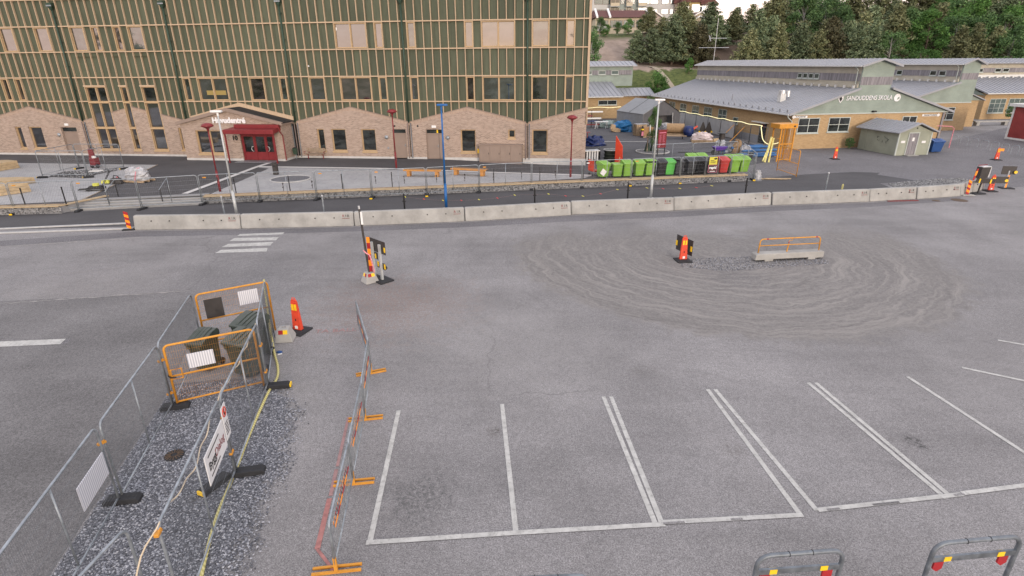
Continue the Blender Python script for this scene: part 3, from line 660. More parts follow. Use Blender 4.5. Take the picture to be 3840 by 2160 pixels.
# roof-edge floodlights on dark green heads were on hoppers only; entrance block ----------------------------------
E0, E1, ED = -9.6, -.38, -2.0
ent = part('entrance_porch', wallstrips(E0, E1, lambda s: 3.6+(4.62-3.6)*(1-abs(s+4.99)/4.62), .58, [(-8.33, -5.86, .98, 2.97), (-4.26, -1.2, .42, 2.66)], [-4.99], y=ED), M['brick'], B)
mb = MB(); mb.add([(E1, ED, .58), (E1, .0, .58), (E1, .0, 3.6), (E1, ED, 3.6)], [(0, 1, 2, 3)]); mb.add([(E0, ED, .58), (E0, ED, 3.6), (E0, 0, 3.6), (E0, 0, .58)], [(0, 1, 2, 3)])
part('porch_side_wall', mb, M['brick'], ent)
for u, v in ((E0, -7.2), (-7.2, -4.26), (-1.2, E1)):
    part('plinth_block', MB().box(u, ED-.04, .2, v-.005, ED+.1, .585), M['plinth'], ent)
part('plinth_block', MB().box(E1, ED-.04, .2, E1+.04, -.05, .585), M['plinth'], ent)
for sgn in (1, -1):
    xe = -4.99+sgn*4.85; za, zb = 3.62, 4.78
    mb = MB(); P_ = lambda x, y, z: (x, y, z)
    # fascia
    mb.add([(-4.99, ED-.28, zb-.2), (xe, ED-.28, za-.2), (xe, ED-.28, za+.06), (-4.99, ED-.28, zb+.06), (-4.99, ED-.02, zb-.2), (xe, ED-.02, za-.2), (xe, ED-.02, za+.06), (-4.99, ED-.02, zb+.06)], [(0,1,2,3),(3,2,6,7),(0,4,5,1),(1,5,6,2),(4,7,6,5)])
    part('fascia', mb, M['brown_metal'], ent)
    mb = MB(); mb.add([(-4.99, ED-.25, zb+.04), (xe, ED-.25, za+.04), (xe, -.01, za+.04), (-4.99, -.01, zb+.04), (-4.99, ED-.25, zb-.05), (xe, ED-.25, za-.05), (xe, -.01, za-.05), (-4.99, -.01, zb-.05)], [(0,1,2,3),(4,7,6,5),(1,5,6,2)])
    part('roof_slope', mb, M['roofdark'], ent)
    mb = MB(); mb.add([(-4.99, -.06, zb+.04), (xe, -.06, za+.04), (xe, -.06, za+.36), (-4.99, -.06, zb+.36), (-4.99, .1, zb+.04), (xe, .1, za+.04), (xe, .1, za+.36), (-4.99, .1, zb+.36)], [(0,1,2,3),(3,2,6,7),(1,5,6,2),(0,4,5,1)])
    part('flashing', mb, M['pine'], ent)
part('gutter', MB().box(-.42, ED-.2, 3.44, -.16, .0, 3.6), M['brown_metal'], ent)
part('porch_downpipe', MB().tube([(-.25, -.3, 3.5), (-.33, -.12, 3.2), (-.33, -.1, .6), (-.28, -.2, .48)], .045, 8), M['galv_d'], ent)
window(ent, -8.33, -5.86, .98, 2.97, 2, y=ED+.08, dep=.18, sill=.16)
# red doors
RD = part('entrance_door', (lambda m: (m.box(-4.24, ED+.1, .42, -4.1, ED+.24, 2.66), m.box(-1.34, ED+.1, .42, -1.22, ED+.24, 2.66), m.box(-4.1, ED+.1, 2.52, -1.34, ED+.24, 2.66), m.box(-3.12, ED+.1, .42, -3.0, ED+.24, 2.52), m.box(-2.1, ED+.1, .42, -1.98, ED+.24, 2.52), m)[-1])(MB()), M['red_paint'], ent)
for a, b in ((-4.1, -3.12), (-3.0, -2.1), (-1.98, -1.34)):
    part('door_panel', MB().box(a, ED+.13, .46, b, ED+.18, 1.15), M['red_paint'], RD, bevel=.01)
    part('door_pane', MB().box(a+.07, ED+.15, 1.18, b-.07, ED+.17, 2.46), M['glass_d'], RD)
    mb = MB(); mb.box(a, ED+.12, 1.15, a+.07, ED+.2, 2.52); mb.box(b-.07, ED+.12, 1.15, b, ED+.2, 2.52); mb.box(a+.07, ED+.12, 2.46, b-.07, ED+.2, 2.52); part('door_stile', mb, M['red_paint'], RD)
for sx, d in ((-3.2, -1), (-1.92, 1)):
    mb = MB().tube([(sx, ED+.06, 1.62), (sx+d*.13, ED+.04, 1.6), (sx+d*.2, ED+.04, 1.42), (sx+d*.13, ED+.04, 1.24), (sx, ED+.06, 1.22)], .024, 8); part('door_pull', mb, M['alu'], RD, smooth=True)
# red canopy with posts
can = part('entrance_canopy', MB().add([(-4.9, ED-1.4, 2.82), (-.42, ED-1.4, 2.82), (-.42, ED-1.4, 3.17), (-4.9, ED-1.4, 3.17), (-4.55, ED-.02, 3.0), (-.42, ED-.02, 3.0), (-.42, ED-.02, 3.3), (-4.55, ED-.02, 3.3)], [(0,1,2,3),(3,2,6,7),(0,4,5,1),(1,5,6,2),(0,3,7,4)]), M['red_paint'], ent, bevel=.02)
part('canopy_ridge', MB().box(-4.35, ED-.5, 3.3, -.38, ED-.01, 3.52), M['red_paint'], can, bevel=.015)
part('canopy_gutter', MB().box(-4.3, ED-.62, 3.26, -.3, ED-.5, 3.36), M['red_paint'], can)
for sx, sy in ((-4.82, ED-1.25), (-.5, ED-1.25)):
    part('canopy_post', MB().box(sx-.05, sy-.05, .38, sx+.05, sy+.05, 2.85), M['red_paint'], can)
part('canopy_downpipe', MB().tube([(-.3, ED-.55, 3.3), (-.28, ED-.5, 2.9), (-.28, ED-.12, 2.6), (-.28, ED-.1, .5)], .05, 8), M['red_paint'], can)
part('door_mat', MB().box(-4.5, ED-1.1, .41, -1.0, ED-.02, .432), M['galv'], ent)
M['letter_white'] = simple('white_letter', (.75, .75, .76), .45, var=.03)
M['letter_black'] = simple('black_letter', (.012, .012, .012), .5, var=.05)
text('lettering', 'Huvudentré', .62, M['letter_white'], ent, (-4.99, ED-.06, 3.8), (R_(90), 0, 0), .035, bold=.03, sx=1.0)
text('house_number', '10', .5, M['letter_black'], ent, (-4.74, ED-.03, 2.32), (R_(90), 0, 0), .015, bold=.025)
mb = MB().tube([(-4.85, ED-.02, 2.56), (-4.7, ED-.12, 2.64), (-4.5, ED-.12, 2.6)], .012, 5); part('number_lamp', mb, M['black'], ent)
# things on and before the front
def on(s, d, z=None):
    p = fac(s, d); p.z = zp(p.x, p.y) if z is None else z; return p
c = thing('electric_cabinet', 'taupe metal switch cabinet with four doors against the brick wall', 'cabinet', on(18.33, -.35, .05), FA)
part('body', MB().box(-1.84, -.3, .3, 1.84, .3, 1.66), M['brown_metal'], c); part('base', MB().box(-1.84, -.28, 0, 1.84, .28, .295), M['brown_pipe'], c); part('cabinet_top', MB().box(-1.9, -.36, 1.66, 1.9, .32, 1.73), M['brown_metal'], c)
for i in range(4):
    a = -1.8+i*.9; d = part('cabinet_door', MB().box(a+.015, -.325, .36, a+.885, -.301, 1.6), M['brown_metal'], c, bevel=.008); part('handle', MB().box(a+.78, -.35, .9, a+.82, -.326, 1.05), M['black'], d)
part('warning_plate', MB().box(-2.02, -.02, .95, -1.86, .0, 1.32), M['yellow_reflex'], c)
b = thing('park_bench', 'slatted wooden bench with red legs against the brick wall', 'bench', on(1.7, -.5), FA)
for i in range(3): part('slat', MB().box(-.88, -.32+i*.14, .43, .88, -.2+i*.14, .47), M['timber2'], b)
for i in range(2): part('back_slat', MB().box(-.88, .14, .6+i*.17, .88, .18, .73+i*.17), M['timber2'], b)
for sx in (-.7, .7):
    part('leg', MB().box(sx-.03, -.06, 0, sx+.03, 0, .42).box(sx-.03, -.3, .38, sx+.03, .2, .428).box(sx-.03, .185, .38, sx+.03, .22, .92), M['red_paint'], b)
    part('armrest', MB().tube([(sx*1.3, -.3, .45), (sx*1.3, -.32, .66), (sx*1.3, .12, .66)], .018, 6), M['red_paint'], b)
lb = thing('litter_bin', 'dark green litter bin on a post beside the entrance porch', 'bin', on(-.05, -.75), FA)
part('bin_body', MB().frus(0, 0, .4, .95, .3, .28, .36, .34), M['green_pipe'], lb, bevel=.03); part('post', MB().cyl((0, .1, 0), (0, .1, .45), .03), M['galv'], lb); part('lid', MB().frus(0, 0, .955, 1.0, .34, .32, .2, .2), M['black'], lb)
# ================================================================ the older school: yellow brick, green boarding, ribbed metal roofs
M['ybrick'] = brick('yellow_brick', (.44, .305, .165), (.32, .21, .105), (.4, .3, .185), .25, .075)
def siding(name, c, pitch=.14):
    t = NT(name); t.set(.75, 0, .3); sep = t.n('SeparateXYZ'); t.l(t.tc.outputs['Object'], sep.inputs[0])
    fr = t.math('FRACT', t.math('DIVIDE', sep.outputs[2], pitch)); n = t.noise(.8, 5); n2 = t.noise(4, 5, t.vec(.3, .3, 3))
    c_ = t.mix(t.rng(n, .35, .65), mul(c, .9), mul(c, 1.1)); c_ = t.mix(t.rng(n2, .55, .75, 0, .3), c_, mul(c, .7))
    c_ = t.mix(t.rng(fr, .9, .98, 0, .55), c_, mul(c, .45)); t.color(c_); t.bump(fr, .6, .02); return t.m
M['siding'] = siding('pale_green_boarding', (.265, .315, .275)); M['siding_cream'] = siding('weathered_cream_boarding', (.44, .41, .335))
M['siding_hut'] = siding('mossy_green_boarding', (.31, .33, .265), .12)
def gboards():
    t = NT('grey_weathered_boards'); t.set(.8, 0, .3); n = t.noise(1.0, 5, t.vec(9, 9, .5)); t.color(t.mix(t.rng(n, .3, .7), (.12, .115, .125), (.3, .285, .3))); return t.m
M['gboards'] = gboards()
M['roofmetal'] = simple('blue_grey_roof_sheet', (.30, .31, .335), .5, .2, var=.08, sc=.7, dirt=.06)
M['trim'] = simple('pale_grey_green_trim', (.42, .46, .43), .6, var=.1)
M['trim_w'] = simple('white_painted_trim', (.6, .6, .58), .6, var=.1)
SA = R_(8.05); SO = Vector((27.74, 57.71, 0))
def sch(x, y, z=0): return Vector((SO.x+x*math.cos(SA)-y*math.sin(SA), SO.y+x*math.sin(SA)+y*math.cos(SA), z))
def swin(par, mat, a, b, z0, z1, axis='x', nx=2, nz=2, at_=0.0, pane='glass_d', fm='trim', out=-1):
    """window set in a wall; axis x: in the gable plane, y: in the long wall"""
    mb = MB(); f = .07; t_ = .05
    def bx(u0, v0, u1, v1, d0, d1):
        m = MB()
        if axis == 'x': m.box(u0, at_+min(out*d0, out*d1), v0, u1, at_+max(out*d0, out*d1), v1)
        else: m.box(at_+min(out*d0, out*d1), u0, v0, at_+max(out*d0, out*d1), u1, v1)
        return m
    fr = MB()
    for q in ((a, z0, a+f, z1), (b-f, z0, b, z1), (a+f, z0, b-f, z0+f), (a+f, z1-f, b-f, z1)):
        m = bx(*q, -.05, .04); fr.add(m.v, m.f)
    for i in range(1, nx):
        u = a+(b-a)*i/nx; m = bx(u-.035, z0+f, u+.035, z1-f, -.05, .035); fr.add(m.v, m.f)
    w_ = part('window', fr, M[fm], par)
    for j in range(1, nz):
        v = z0+(z1-z0)*j/nz
        for i in range(nx):
            u0 = a+(b-a)*i/nx+(.035 if i else f); u1 = a+(b-a)*(i+1)/nx-(.035 if i < nx-1 else f)
            part('glazing_bar', bx(u0, v-.025, u1, v+.025, -.05, .03), M[fm], w_)
    for i in range(nx):
        for j in range(nz):
            u0 = a+(b-a)*i/nx+.035; u1 = a+(b-a)*(i+1)/nx-.035; v0 = z0+(z1-z0)*j/nz+.03; v1 = z0+(z1-z0)*(j+1)/nz-.03
            part('pane', bx(u0, v0, u1, v1, -.01, .012), M[pane], w_)
    part('window_sill', bx(a-.06, z0-.1, b+.06, z0-.003, -.05, .1), M[fm], w_)
    return w_
W, EZ, CX0, CX1, CZ0, CZ1, RZ = 16.9, 3.35, 6.55, 9.95, 5.75, 7.8, 8.42
def slope_roof(par, x0, z0, x1, z1, y0, y1, seams=True, step=.6, th=.12, name='roof'):
    mb = MB(); mb.add([(x0, y0, z0), (x1, y0, z1), (x1, y1, z1), (x0, y1, z0), (x0, y0, z0-th), (x1, y0, z1-th), (x1, y1, z1-th), (x0, y1, z0-th)], [(0,1,2,3),(4,7,6,5),(0,4,5,1),(2,6,7,3),(1,5,6,2),(3,7,4,0)])
    mb.f = [f if True else f for f in mb.f]
    r = part(name, mb, M['roofmetal'], par)
    n = int((y1-y0)/step)
    for i in range(n+1):
        y = y0+.03+(y1-y0-.06)*i/max(1, n); m = MB()
        m.add([(x0, y-.02, z0), (x1, y-.02, z1), (x1, y+.02, z1), (x0, y+.02, z0), (x0, y-.02, z0+.05), (x1, y-.02, z1+.05), (x1, y+.02, z1+.05), (x0, y+.02, z0+.05)], [(4,5,6,7),(0,1,5,4),(2,3,7,6),(3,0,4,7),(1,2,6,5)])
        if seams: part('seam', m, M['roofmetal'], r)
    return r
def school_block(root, L, step, seams=True, W=16.9, CX0=6.55, CX1=9.95, right=True):
    AX = (CX0+CX1)/2
    # walls
    mb = MB(); mb.box(0, .0, -.1, W, L, EZ); part('wall', mb, M['ybrick'], root)
    mb = MB(); mb.prism([(-.3, EZ+.02), (W+.3, EZ+.02), (CX1, CZ0+.02), (CX1, CZ1), (AX, RZ-.1), (CX0, CZ1), (CX0, CZ0+.02)] if right else [(-.3, EZ+.02), (W+.02, EZ+.02), (W+.02, CZ1), (AX, RZ-.1), (CX0, CZ1), (CX0, CZ0+.02)], 'y', -.06, .1); part('gable_boarding', mb, M['siding'], root)
    part('gable_trim', MB().box(-.3, -.1, EZ-.06, W+(.3 if right else .03), .02, EZ+.05), M['trim'], root)
    part('grey_boarding', MB().box(CX0-.02, -.085, 6.0, CX1+.02, -.03, 6.75), M['gboards'], root)
    # clerestory
    mb = MB(); mb.box(CX0, .1, CZ0-.4, CX1, L, CZ1); part('clerestory_wall', mb, M['siding_cream'], root)
    part('clerestory_band', MB().box(CX0-.04, .15, 6.35, CX0-.003, L-.1, 7.05), M['gboards'], root)
    # roofs
    r1 = slope_roof(root, -.6, EZ+.06, CX0, CZ0, -.35, L+.2, seams, step); r2 = slope_roof(root, W+.6, EZ+.06, CX1, CZ0, -.35, L+.2, False) if right else None
    r3 = slope_roof(root, CX0-.45, CZ1-.02, AX, RZ, -.5, L+.2, seams, step, .1); r4 = slope_roof(root, CX1+.45, CZ1-.02, AX, RZ, -.5, L+.2, False, th=.1)
    # pale edge boards along the gable
    for (xa, za, xb, zb, y) in ((-.62, EZ-.02, CX0-.02, CZ0-.06, -.36), (W+.62, EZ-.02, CX1+.02, CZ0-.06, -.36), (CX0-.47, CZ1-.08, AX, RZ-.05, -.52), (CX1+.47, CZ1-.08, AX, RZ-.05, -.52)):
        if not right and xa == W+.62: continue
        mb = MB(); mb.add([(xa, y-.03, za-.1), (xb, y-.03, zb-.1), (xb, y-.03, zb+.1), (xa, y-.03, za+.1), (xa, y, za-.1), (xb, y, zb-.1), (xb, y, zb+.1), (xa, y, za+.1)], [(0,1,2,3),(3,2,6,7),(0,4,5,1),(4,7,6,5)]); part('verge_board', mb, M['roofmetal'], root)
    part('gutter', MB().box(-.72, -.3, EZ-.06, -.6, L+.1, EZ+.05), M['trim_w'], root)
    part('clerestory_gutter', MB().box(CX0-.58, -.45, CZ1-.12, CX0-.45, L+.1, CZ1-.01), M['trim_w'], root)
    part('clerestory_sill', MB().box(CX0-.16, .1, CZ0-.02, CX0-.003, L, CZ0+.35), M['siding_cream'], root)
    # brackets under the clerestory, snow guards along the eaves
    n = int(L/1.3)
    for i in range(n):
        y = .4+i*1.3; part('bracket', MB().box(CX0-.32, y, CZ0-.08, CX0-.165, y+.22, CZ0+.2), M['trim_w'], root)
        part('snow_guard', MB().box(-.32, y, EZ+.15, -.26, y+.25, EZ+.42), M['roofmetal'], root)
    part('corner_downpipe', MB().tube([(-.62, -.05, EZ-.05), (-.5, -.08, EZ-.3), (-.06, -.1, EZ-.65), (-.06, -.1, 0)], .055, 8), M['trim'], root)
    part('clerestory_downpipe', MB().tube([(CX0-.5, .5, CZ1-.1), (CX0-.1, .5, CZ1-.4), (CX0-.1, .5, CZ0+.1)], .05, 8), M['trim'], root)
S = thing('brick_school', 'low yellow brick school with pale green lettered gable and ribbed roof', 'building', SO, SA)
school_block(S, 36, .62)
for a, b, z0, z1 in ((.68, 2.98, 1.55, 3.0), (3.98, 6.3, 1.6, 3.0), (12.1, 13.75, 1.55, 2.97)): swin(S, None, a, b, z0, z1)
for y0, y1, z0, z1 in ((28.1, 30.2, 1.4, 2.83), (24.3, 26.3, 1.4, 2.83), (20.4, 22.4, 1.42, 2.84), (16.7, 18.9, 1.45, 2.85), (12.95, 15.0, 1.5, 2.87), (10.15, 11.3, 1.47, 2.2), (32, 33.6, 1.4, 2.8)):
    swin(S, None, y0, y1, z0, z1, axis='y', nx=2 if y1-y0 > 1.3 else 1, nz=2 if y1-y0 > 1.3 else 1, pane='curtain')
for y0, y1 in ((9.3, 10.1), (8.3, 9.1), (7.3, 8.1), (6.3, 7.1)): swin(S, None, y0, y1, 6.45, 6.98, axis='y', nx=1, nz=1, at_=CX0-.05)
part('basement_door', MB().box(-.05, 4.2, -.02, -.003, 5.4, 2.1), M['glass_d'], S); part('door_canopy', MB().box(-.5, 3.9, 2.12, -.003, 6.5, 2.2), M['trim_w'], S)
part('grey_base_panel', MB().box(-.06, 5.5, 0, -.004, 10.0, .75), M['roofmetal'], S)
text('lettering', 'SANDUDDENS SKOLA', .6, M['letter_white'], S, (7.83, -.1, 4.78), (R_(90), 0, 0), .03, bold=.0, sx=.84)
sh = MB().prism([(-.26, .34), (.26, .34), (.26, -.05), (0, -.4), (-.26, -.05)], 'y', -.1, -.07); sh.tf(Matrix.Translation((4.75, 0, 4.75))); e_ = part('shield_emblem', sh, M['letter_white'], S)
mb = MB().prism([(-.18, .26), (.05, .2), (.16, -.02), (.02, -.28), (-.16, -.05)], 'y', -.115, -.101); mb.tf(Matrix.Translation((4.75, 0, 4.75))); part('emblem_bird', mb, M['letter_black'], e_)
mb = MB().cyl((10.9, -.07, 4.78), (10.9, -.1, 4.78), .36, 20); e_ = part('round_emblem', mb, M['letter_white'], S)
mb = MB().prism([(.0, -.2), (.24, -.12), (.22, .1), (.05, .02)], 'y', -.115, -.101); mb.tf(Matrix.Translation((10.9, 0, 4.78))); part('emblem_mark', mb, M['siding'], e_)
for x0, x1, z, d, tx in ((-.1, 1.55, 3.12, -1, 'HUVUDENTRÉ'), (14.25, 16.3, 3.02, 1, 'VARUMOTTAGNING')):
    tip = x0 if d < 0 else x1; fl = x1 if d < 0 else x0
    mb = MB().prism([(tip, z), (tip-d*.25, z+.2), (tip-d*.25, z+.1), (fl, z+.1), (fl, z-.1), (tip-d*.25, z-.1), (tip-d*.25, z-.2)], 'y', -.04, -.02); a_ = part('arrow_sign', mb, M['white'], S)
    text('lettering', tx, .19, M['letter_black'], a_, ((x0+x1)/2-d*.1, -.045, z), (R_(90), 0, 0), .003, sx=.85, bold=.004)
for x, z in ((8.6, 3.5),):
    part('wall_light', MB().box(x-.18, -.35, z-.05, x+.18, -.05, z+.08), M['black'], S)
part('corner_post', MB().box(16.55, -.12, 0, 16.75, -.004, 3.3), M['gboards'], S)
v_ = part('roof_vent', MB().box(1.7, 5.2, 4.2, 2.3, 5.8, 5.0), M['trim_w'], S); part('vent_cowl', MB().cyl((2.0, 5.5, 5.0), (2.0, 5.5, 5.35), .38, 14).cyl((2.75, 5.6, 4.7), (2.75, 5.6, 5.3), .24, 12), M['alu'], v_)
part('small_flue', MB().cyl((1.0, 14, 3.9), (1.0, 14, 4.6), .06, 8), M['roofmetal'], S)
an = part('aerial', MB().tube([(7.8, 33.5, 8.2), (7.8, 33.5, 14.2)], .035, 6).tube([(5.2, 33.5, 10.2), (10, 33.5, 10.2)], .03, 5).tube([(6.7, 33.5, 11.5), (9.5, 33.5, 11.5)], .03, 5).tube([(6.8, 33.1, 11.9), (6.8, 33.9, 11.1)], .03, 5).tube([(6.8, 33.9, 11.9), (6.8, 33.1, 11.1)], .03, 5), M['alu'], S)
S2 = thing('school_wing', 'second yellow brick school wing stepped back behind the lettered gable', 'building', sch(31.2-9.8, 11.4), SA)
school_block(S2, 24, .7, W=9.8, CX0=7.5, CX1=9.75, right=False)
swin(S2, None, 5.9, 7.9, 1.3, 2.8)
part('recessed_wall', MB().box(9.85, 3.5, -.1, 14.6, 20, 3.3), M['ybrick'], S2); part('recessed_boarding', MB().prism([(9.85, 3.32), (14.9, 3.32), (9.85, 5.2)], 'y', 3.4, 3.6), M['siding'], S2); slope_roof(S2, 15.2, 3.4, 9.8, 5.35, 3.1, 20, False); part('door_lamp', MB().box(10.6, 3.3, 2.1, 11.8, 3.49, 2.2), M['trim'], S2)
for y0, y1 in ((2.2, 3.2), (3.6, 4.6), (9.2, 10.2)): swin(S2, None, y0, y1, 6.4, 7.0, axis='y', nx=1, nz=1, at_=7.5-.05)
S3 = thing('far_school_wing', 'third yellow brick school wing with tall windows, cropped by the picture edge', 'building', (69.6, 87.0, 0), SA)
part('wall', MB().box(0, 0, -.1, 26, 9, 3.68), M['ybrick'], S3)
# cross wing to the left, seen between the new building and the old school
LW = thing('low_school_wing', 'low brick wing with clerestory behind the grey storage tent', 'building', sch(-6.6, 36.6), SA)
mb = MB(); mb.box(-16, 0, -.1, 1.2, 10, 3.3); part('wall', mb, M['ybrick'], LW)
def yroof(par, y0, z0, y1, z1, x0, x1, step=.7, name='roof'):
    mb = MB(); mb.add([(x0, y0, z0), (x1, y0, z0), (x1, y1, z1), (x0, y1, z1), (x0, y0, z0-.12), (x1, y0, z0-.12), (x1, y1, z1-.12), (x0, y1, z1-.12)], [(0,1,2,3),(4,7,6,5),(0,4,5,1),(1,5,6,2),(3,7,4,0)]); r = part(name, mb, M['roofmetal'], par)
    n = int((x1-x0)/step)
    for i in range(n+1):
        x = x0+.03+(x1-x0-.06)*i/n; m = MB(); m.add([(x-.025, y0, z0), (x+.025, y0, z0), (x+.025, y1, z1), (x-.025, y1, z1), (x-.025, y0, z0+.06), (x+.025, y0, z0+.06), (x+.025, y1, z1+.06), (x-.025, y1, z1+.06)], [(4,5,6,7),(0,1,5,4),(0,4,7,3),(1,2,6,5)]); part('seam', m, M['roofmetal'], r)
    return r
yroof(S3, -.6, 3.7, 6.0, 5.75, -.4, 26, .7); yroof(S3, 5.2, 7.8, 7.4, 8.42, -2.2, 26, .7)
part('gutter', MB().box(-.4, -.74, 3.58, 26, -.61, 3.69), M['trim_w'], S3); part('clerestory_wall', MB().box(-1.8, 6.0, 4.6, 26, 9, 7.76), M['siding_cream'], S3); part('clerestory_band', MB().box(-1.7, 5.9, 6.4, 26, 5.997, 7.05), M['gboards'], S3); part('clerestory_sill', MB().box(-1.8, 5.85, 5.72, 26, 5.99, 6.05), M['trim_w'], S3)
for a, b in ((1.0, 3.7), (4.2, 6.9), (8, 10.7)): swin(S3, None, a, b, .9, 2.9, nx=3, nz=3, pane='curtain')
for a in (2.0, 3.4, 6.6, 8.0): swin(S3, None, a, a+1.1, 6.45, 7.0, nx=1, nz=1, at_=5.9)
for i in range(14): part('bracket', MB().box(-1.5+i*1.4, 5.55, 5.6, -1.2+i*1.4, 5.84, 5.85), M['trim_w'], S3)
part('side_boarding', MB().prism([(0, 3.4), (9, 3.4), (6, 5.6)], 'x', -.06, -.003), M['siding'], S3)
yroof(LW, -.6, 3.32, 6.2, 5.3, -16, 1.4); yroof(LW, 5.6, 7.75, 8.2, 8.45, -16, 5.6)
part('gutter', MB().box(-16, -.74, 3.2, 1.4, -.61, 3.31), M['trim_w'], LW)
part('clerestory_wall', MB().box(-16, 6.2, 4.6, 5.1, 10, 7.72), M['siding'], LW); part('clerestory_band', MB().box(-16, 6.1, 6.35, 4.9, 6.197, 7.05), M['gboards'], LW)
part('rear_block', MB().box(1.25, 4, 0, 7, 10, 3.2), M['ybrick'], LW); yroof(LW, 3.4, 3.22, 6.19, 4.3, 1.5, 8.2)
for a in (-9.6, -7.2, -3.1, -.8, 1.4): swin(LW, None, a, a+1.2, 6.4, 7.02, nx=1, nz=1, at_=6.1, pane='curtain')
for a, b in ((-9.9, -6.7), (-2.4, .6)): swin(LW, None, a, b, 2.05, 2.75, nx=2, nz=1, at_=0)
part('dark_gateway', MB().box(-11.5, -.08, 0, -4.5, -.004, 1.75), M['roofdark'], LW); part('gate_post', MB().box(-4.5, -.14, 0, -4.2, -.004, 1.85), M['timber'], LW)
# green hut
hp = Vector((35.53, 53.02, 0)); hq = Vector((38.92, 53.53, 0)); HA = math.atan2(hq.y-hp.y, hq.x-hp.x)
Hu = thing('garden_hut', 'small pale green boarded hut with grey door and low metal roof', 'hut', hp, HA)
hw, hl = 3.43, 4.85
part('wall', MB().prism([(0, .02), (hw, .02), (hw, 2.1), (hw/2, 2.75), (0, 2.1)], 'y', 0, hl), M['siding_hut'], Hu)
for x0, x1 in ((-.35, hw/2), (hw+.35, hw/2)): slope_roof(Hu, x0, 2.1, x1, 2.92, -.4, hl+.3, True, .5, .07)
dr = part('door', MB().box(1.05, -.05, .08, 2.0, -.003, 2.0), M['gboards'], Hu); part('door_frame', MB().box(.97, -.06, .05, 1.045, -.003, 2.08).box(2.005, -.06, .05, 2.08, -.003, 2.08).box(1.045, -.06, 2.005, 2.005, -.003, 2.08), M['trim'], dr)
part('notice', MB().box(1.42, -.065, 1.3, 1.64, -.051, 1.62), M['white'], dr); part('door_handle', MB().tube([(1.9, -.05, 1.0), (1.9, -.1, 1.0), (1.78, -.1, 1.0)], .014, 6), M['galv'], dr)
part('wall_sign', MB().box(.35, -.03, 1.15, .75, -.004, 1.35), M['white'], Hu); part('wall_sign', MB().box(2.5, -.03, 1.1, 2.9, -.004, 1.3), M['white'], Hu)
part('side_panel', MB().box(-.03, 3.9, .05, -.004, 4.7, 2.0), M['siding_hut'], Hu); part('door_step', MB().box(.95, -.5, .01, 2.1, -.07, .06), M['conc'], Hu); part('gable_vent', MB().cyl((hw/2, -.02, 2.45), (hw/2, .01, 2.45), .07, 10), M['black'], Hu)
mb = MB(); rnd = random.Random(4)
for i in range(9):
    y = 1.0+rnd.random()*1.6; z = 1.1+rnd.random()*.5; mb.tube([(-.012, y, z), (-.012, y+rnd.uniform(-.35, .35), z+rnd.uniform(-.25, .25))], .02, 4)
part('scrawl', mb, M['letter_black'], Hu)
part('corner_trim', MB().box(-.02, -.03, .02, .1, .06, 2.1), M['trim'], Hu); part('corner_trim', MB().box(hw-.1, -.03, .02, hw+.02, .06, 2.05), M['trim'], Hu)
# red house at the picture edge
def corr():
    t = NT('deep_red_ribbed_sheet'); t.set(.55, 0, .4); sep = t.n('SeparateXYZ'); t.l(t.tc.outputs['Object'], sep.inputs[0]); f = t.math('FRACT', t.math('MULTIPLY', t.math('ADD', sep.outputs[0], sep.outputs[1]), 5)); n = t.noise(.8, 4)
    c_ = t.mix(t.rng(n, .3, .7), (.22, .03, .03), (.3, .045, .042)); c_ = t.mix(t.rng(f, .82, .95, 0, .5), c_, (.1, .015, .015)); t.color(c_); t.bump(f, .5, .03); return t.m
M['red_sheet'] = corr()
RB = thing('red_shed', 'dark red boarded shed with white corner boards at the picture edge', 'building', (55.44, 64.76, 0), R_(-88))
part('wall', MB().box(0, .0, 0, 9, 7, 3.4), M['red_sheet'], RB); part('corner_board', MB().box(-.12, -.06, 0, .1, .08, 3.45), M['trim_w'], RB); part('roof', MB().box(-.4, -.4, 3.46, 9.4, 7.4, 3.75), M['trim_w'], RB); part('base_board', MB().box(.1, -.05, 0, 9, -.003, .2), M['trim_w'], RB)
# ================================================================ fences, barriers, lamps, signs
def rring(L, h, r, z0=.0):                               # frame outline with rounded top corners
    pts = [(0, 0, z0), (0, 0, h-r)]
    for i in range(1, 5): a = math.pi-(math.pi/2)*i/4; pts.append((r+r*math.cos(a), 0, h-r+r*math.sin(a)))
    for i in range(5): a = math.pi/2-(math.pi/2)*i/4; pts.append((L-r+r*math.cos(a), 0, h-r+r*math.sin(a)))
    pts.append((L, 0, z0)); return pts
_fcache = {}
def fence(p, q, label, group, h=1.98, z=.0, near=False, tubes='galv', mid=True, mesh=True, name='site_fence', step=None):
    p = Vector(p); q = Vector(q); L = (q-p).length-.08; d = (q-p).normalized()
    o = thing(name, label, 'fence', (p.x+d.x*.04, p.y+d.y*.04, z), math.atan2(d.y, d.x), group)
    key = (round(L, 2), h, tubes, mid, step)
    if key not in _fcache:
        f = MB().tube(rring(L, h, .14, .02), .024, 8, caps=True); f.tube([(0.02, 0, .16), (L-.02, 0, .16)], .019, 8); f.sm = True
        m = MB().tube([(L*.5, 0, .18), (L*.5, 0, h-.02)], .019, 6); m.sm = True
        ws = MB(); st = step or .1; n = int(L/st)
        for i in range(1, n): ws.tube([(L*i/n, .012, .17), (L*i/n, .012, h-.03)], .0022 if step else .0016, 3, caps=False)
        for i in range(1, 6): zz_ = .16+(h-.2)*i/6; ws.tube([(.02, .014, zz_), (L-.02, .014, zz_)], .003, 4, caps=False)
        _fcache[key] = (f.mesh('frame', M[tubes]), m.mesh('mid_post', M[tubes]), ws.mesh('wire_mesh', M['wire_dark' if step else 'wire']))
    a, b, c = _fcache[key]
    ob('frame', a, o)
    if mid: ob('mid_post', b, o)
    if mesh: ob('wire_mesh', c, o, kind='stuff')
    return o
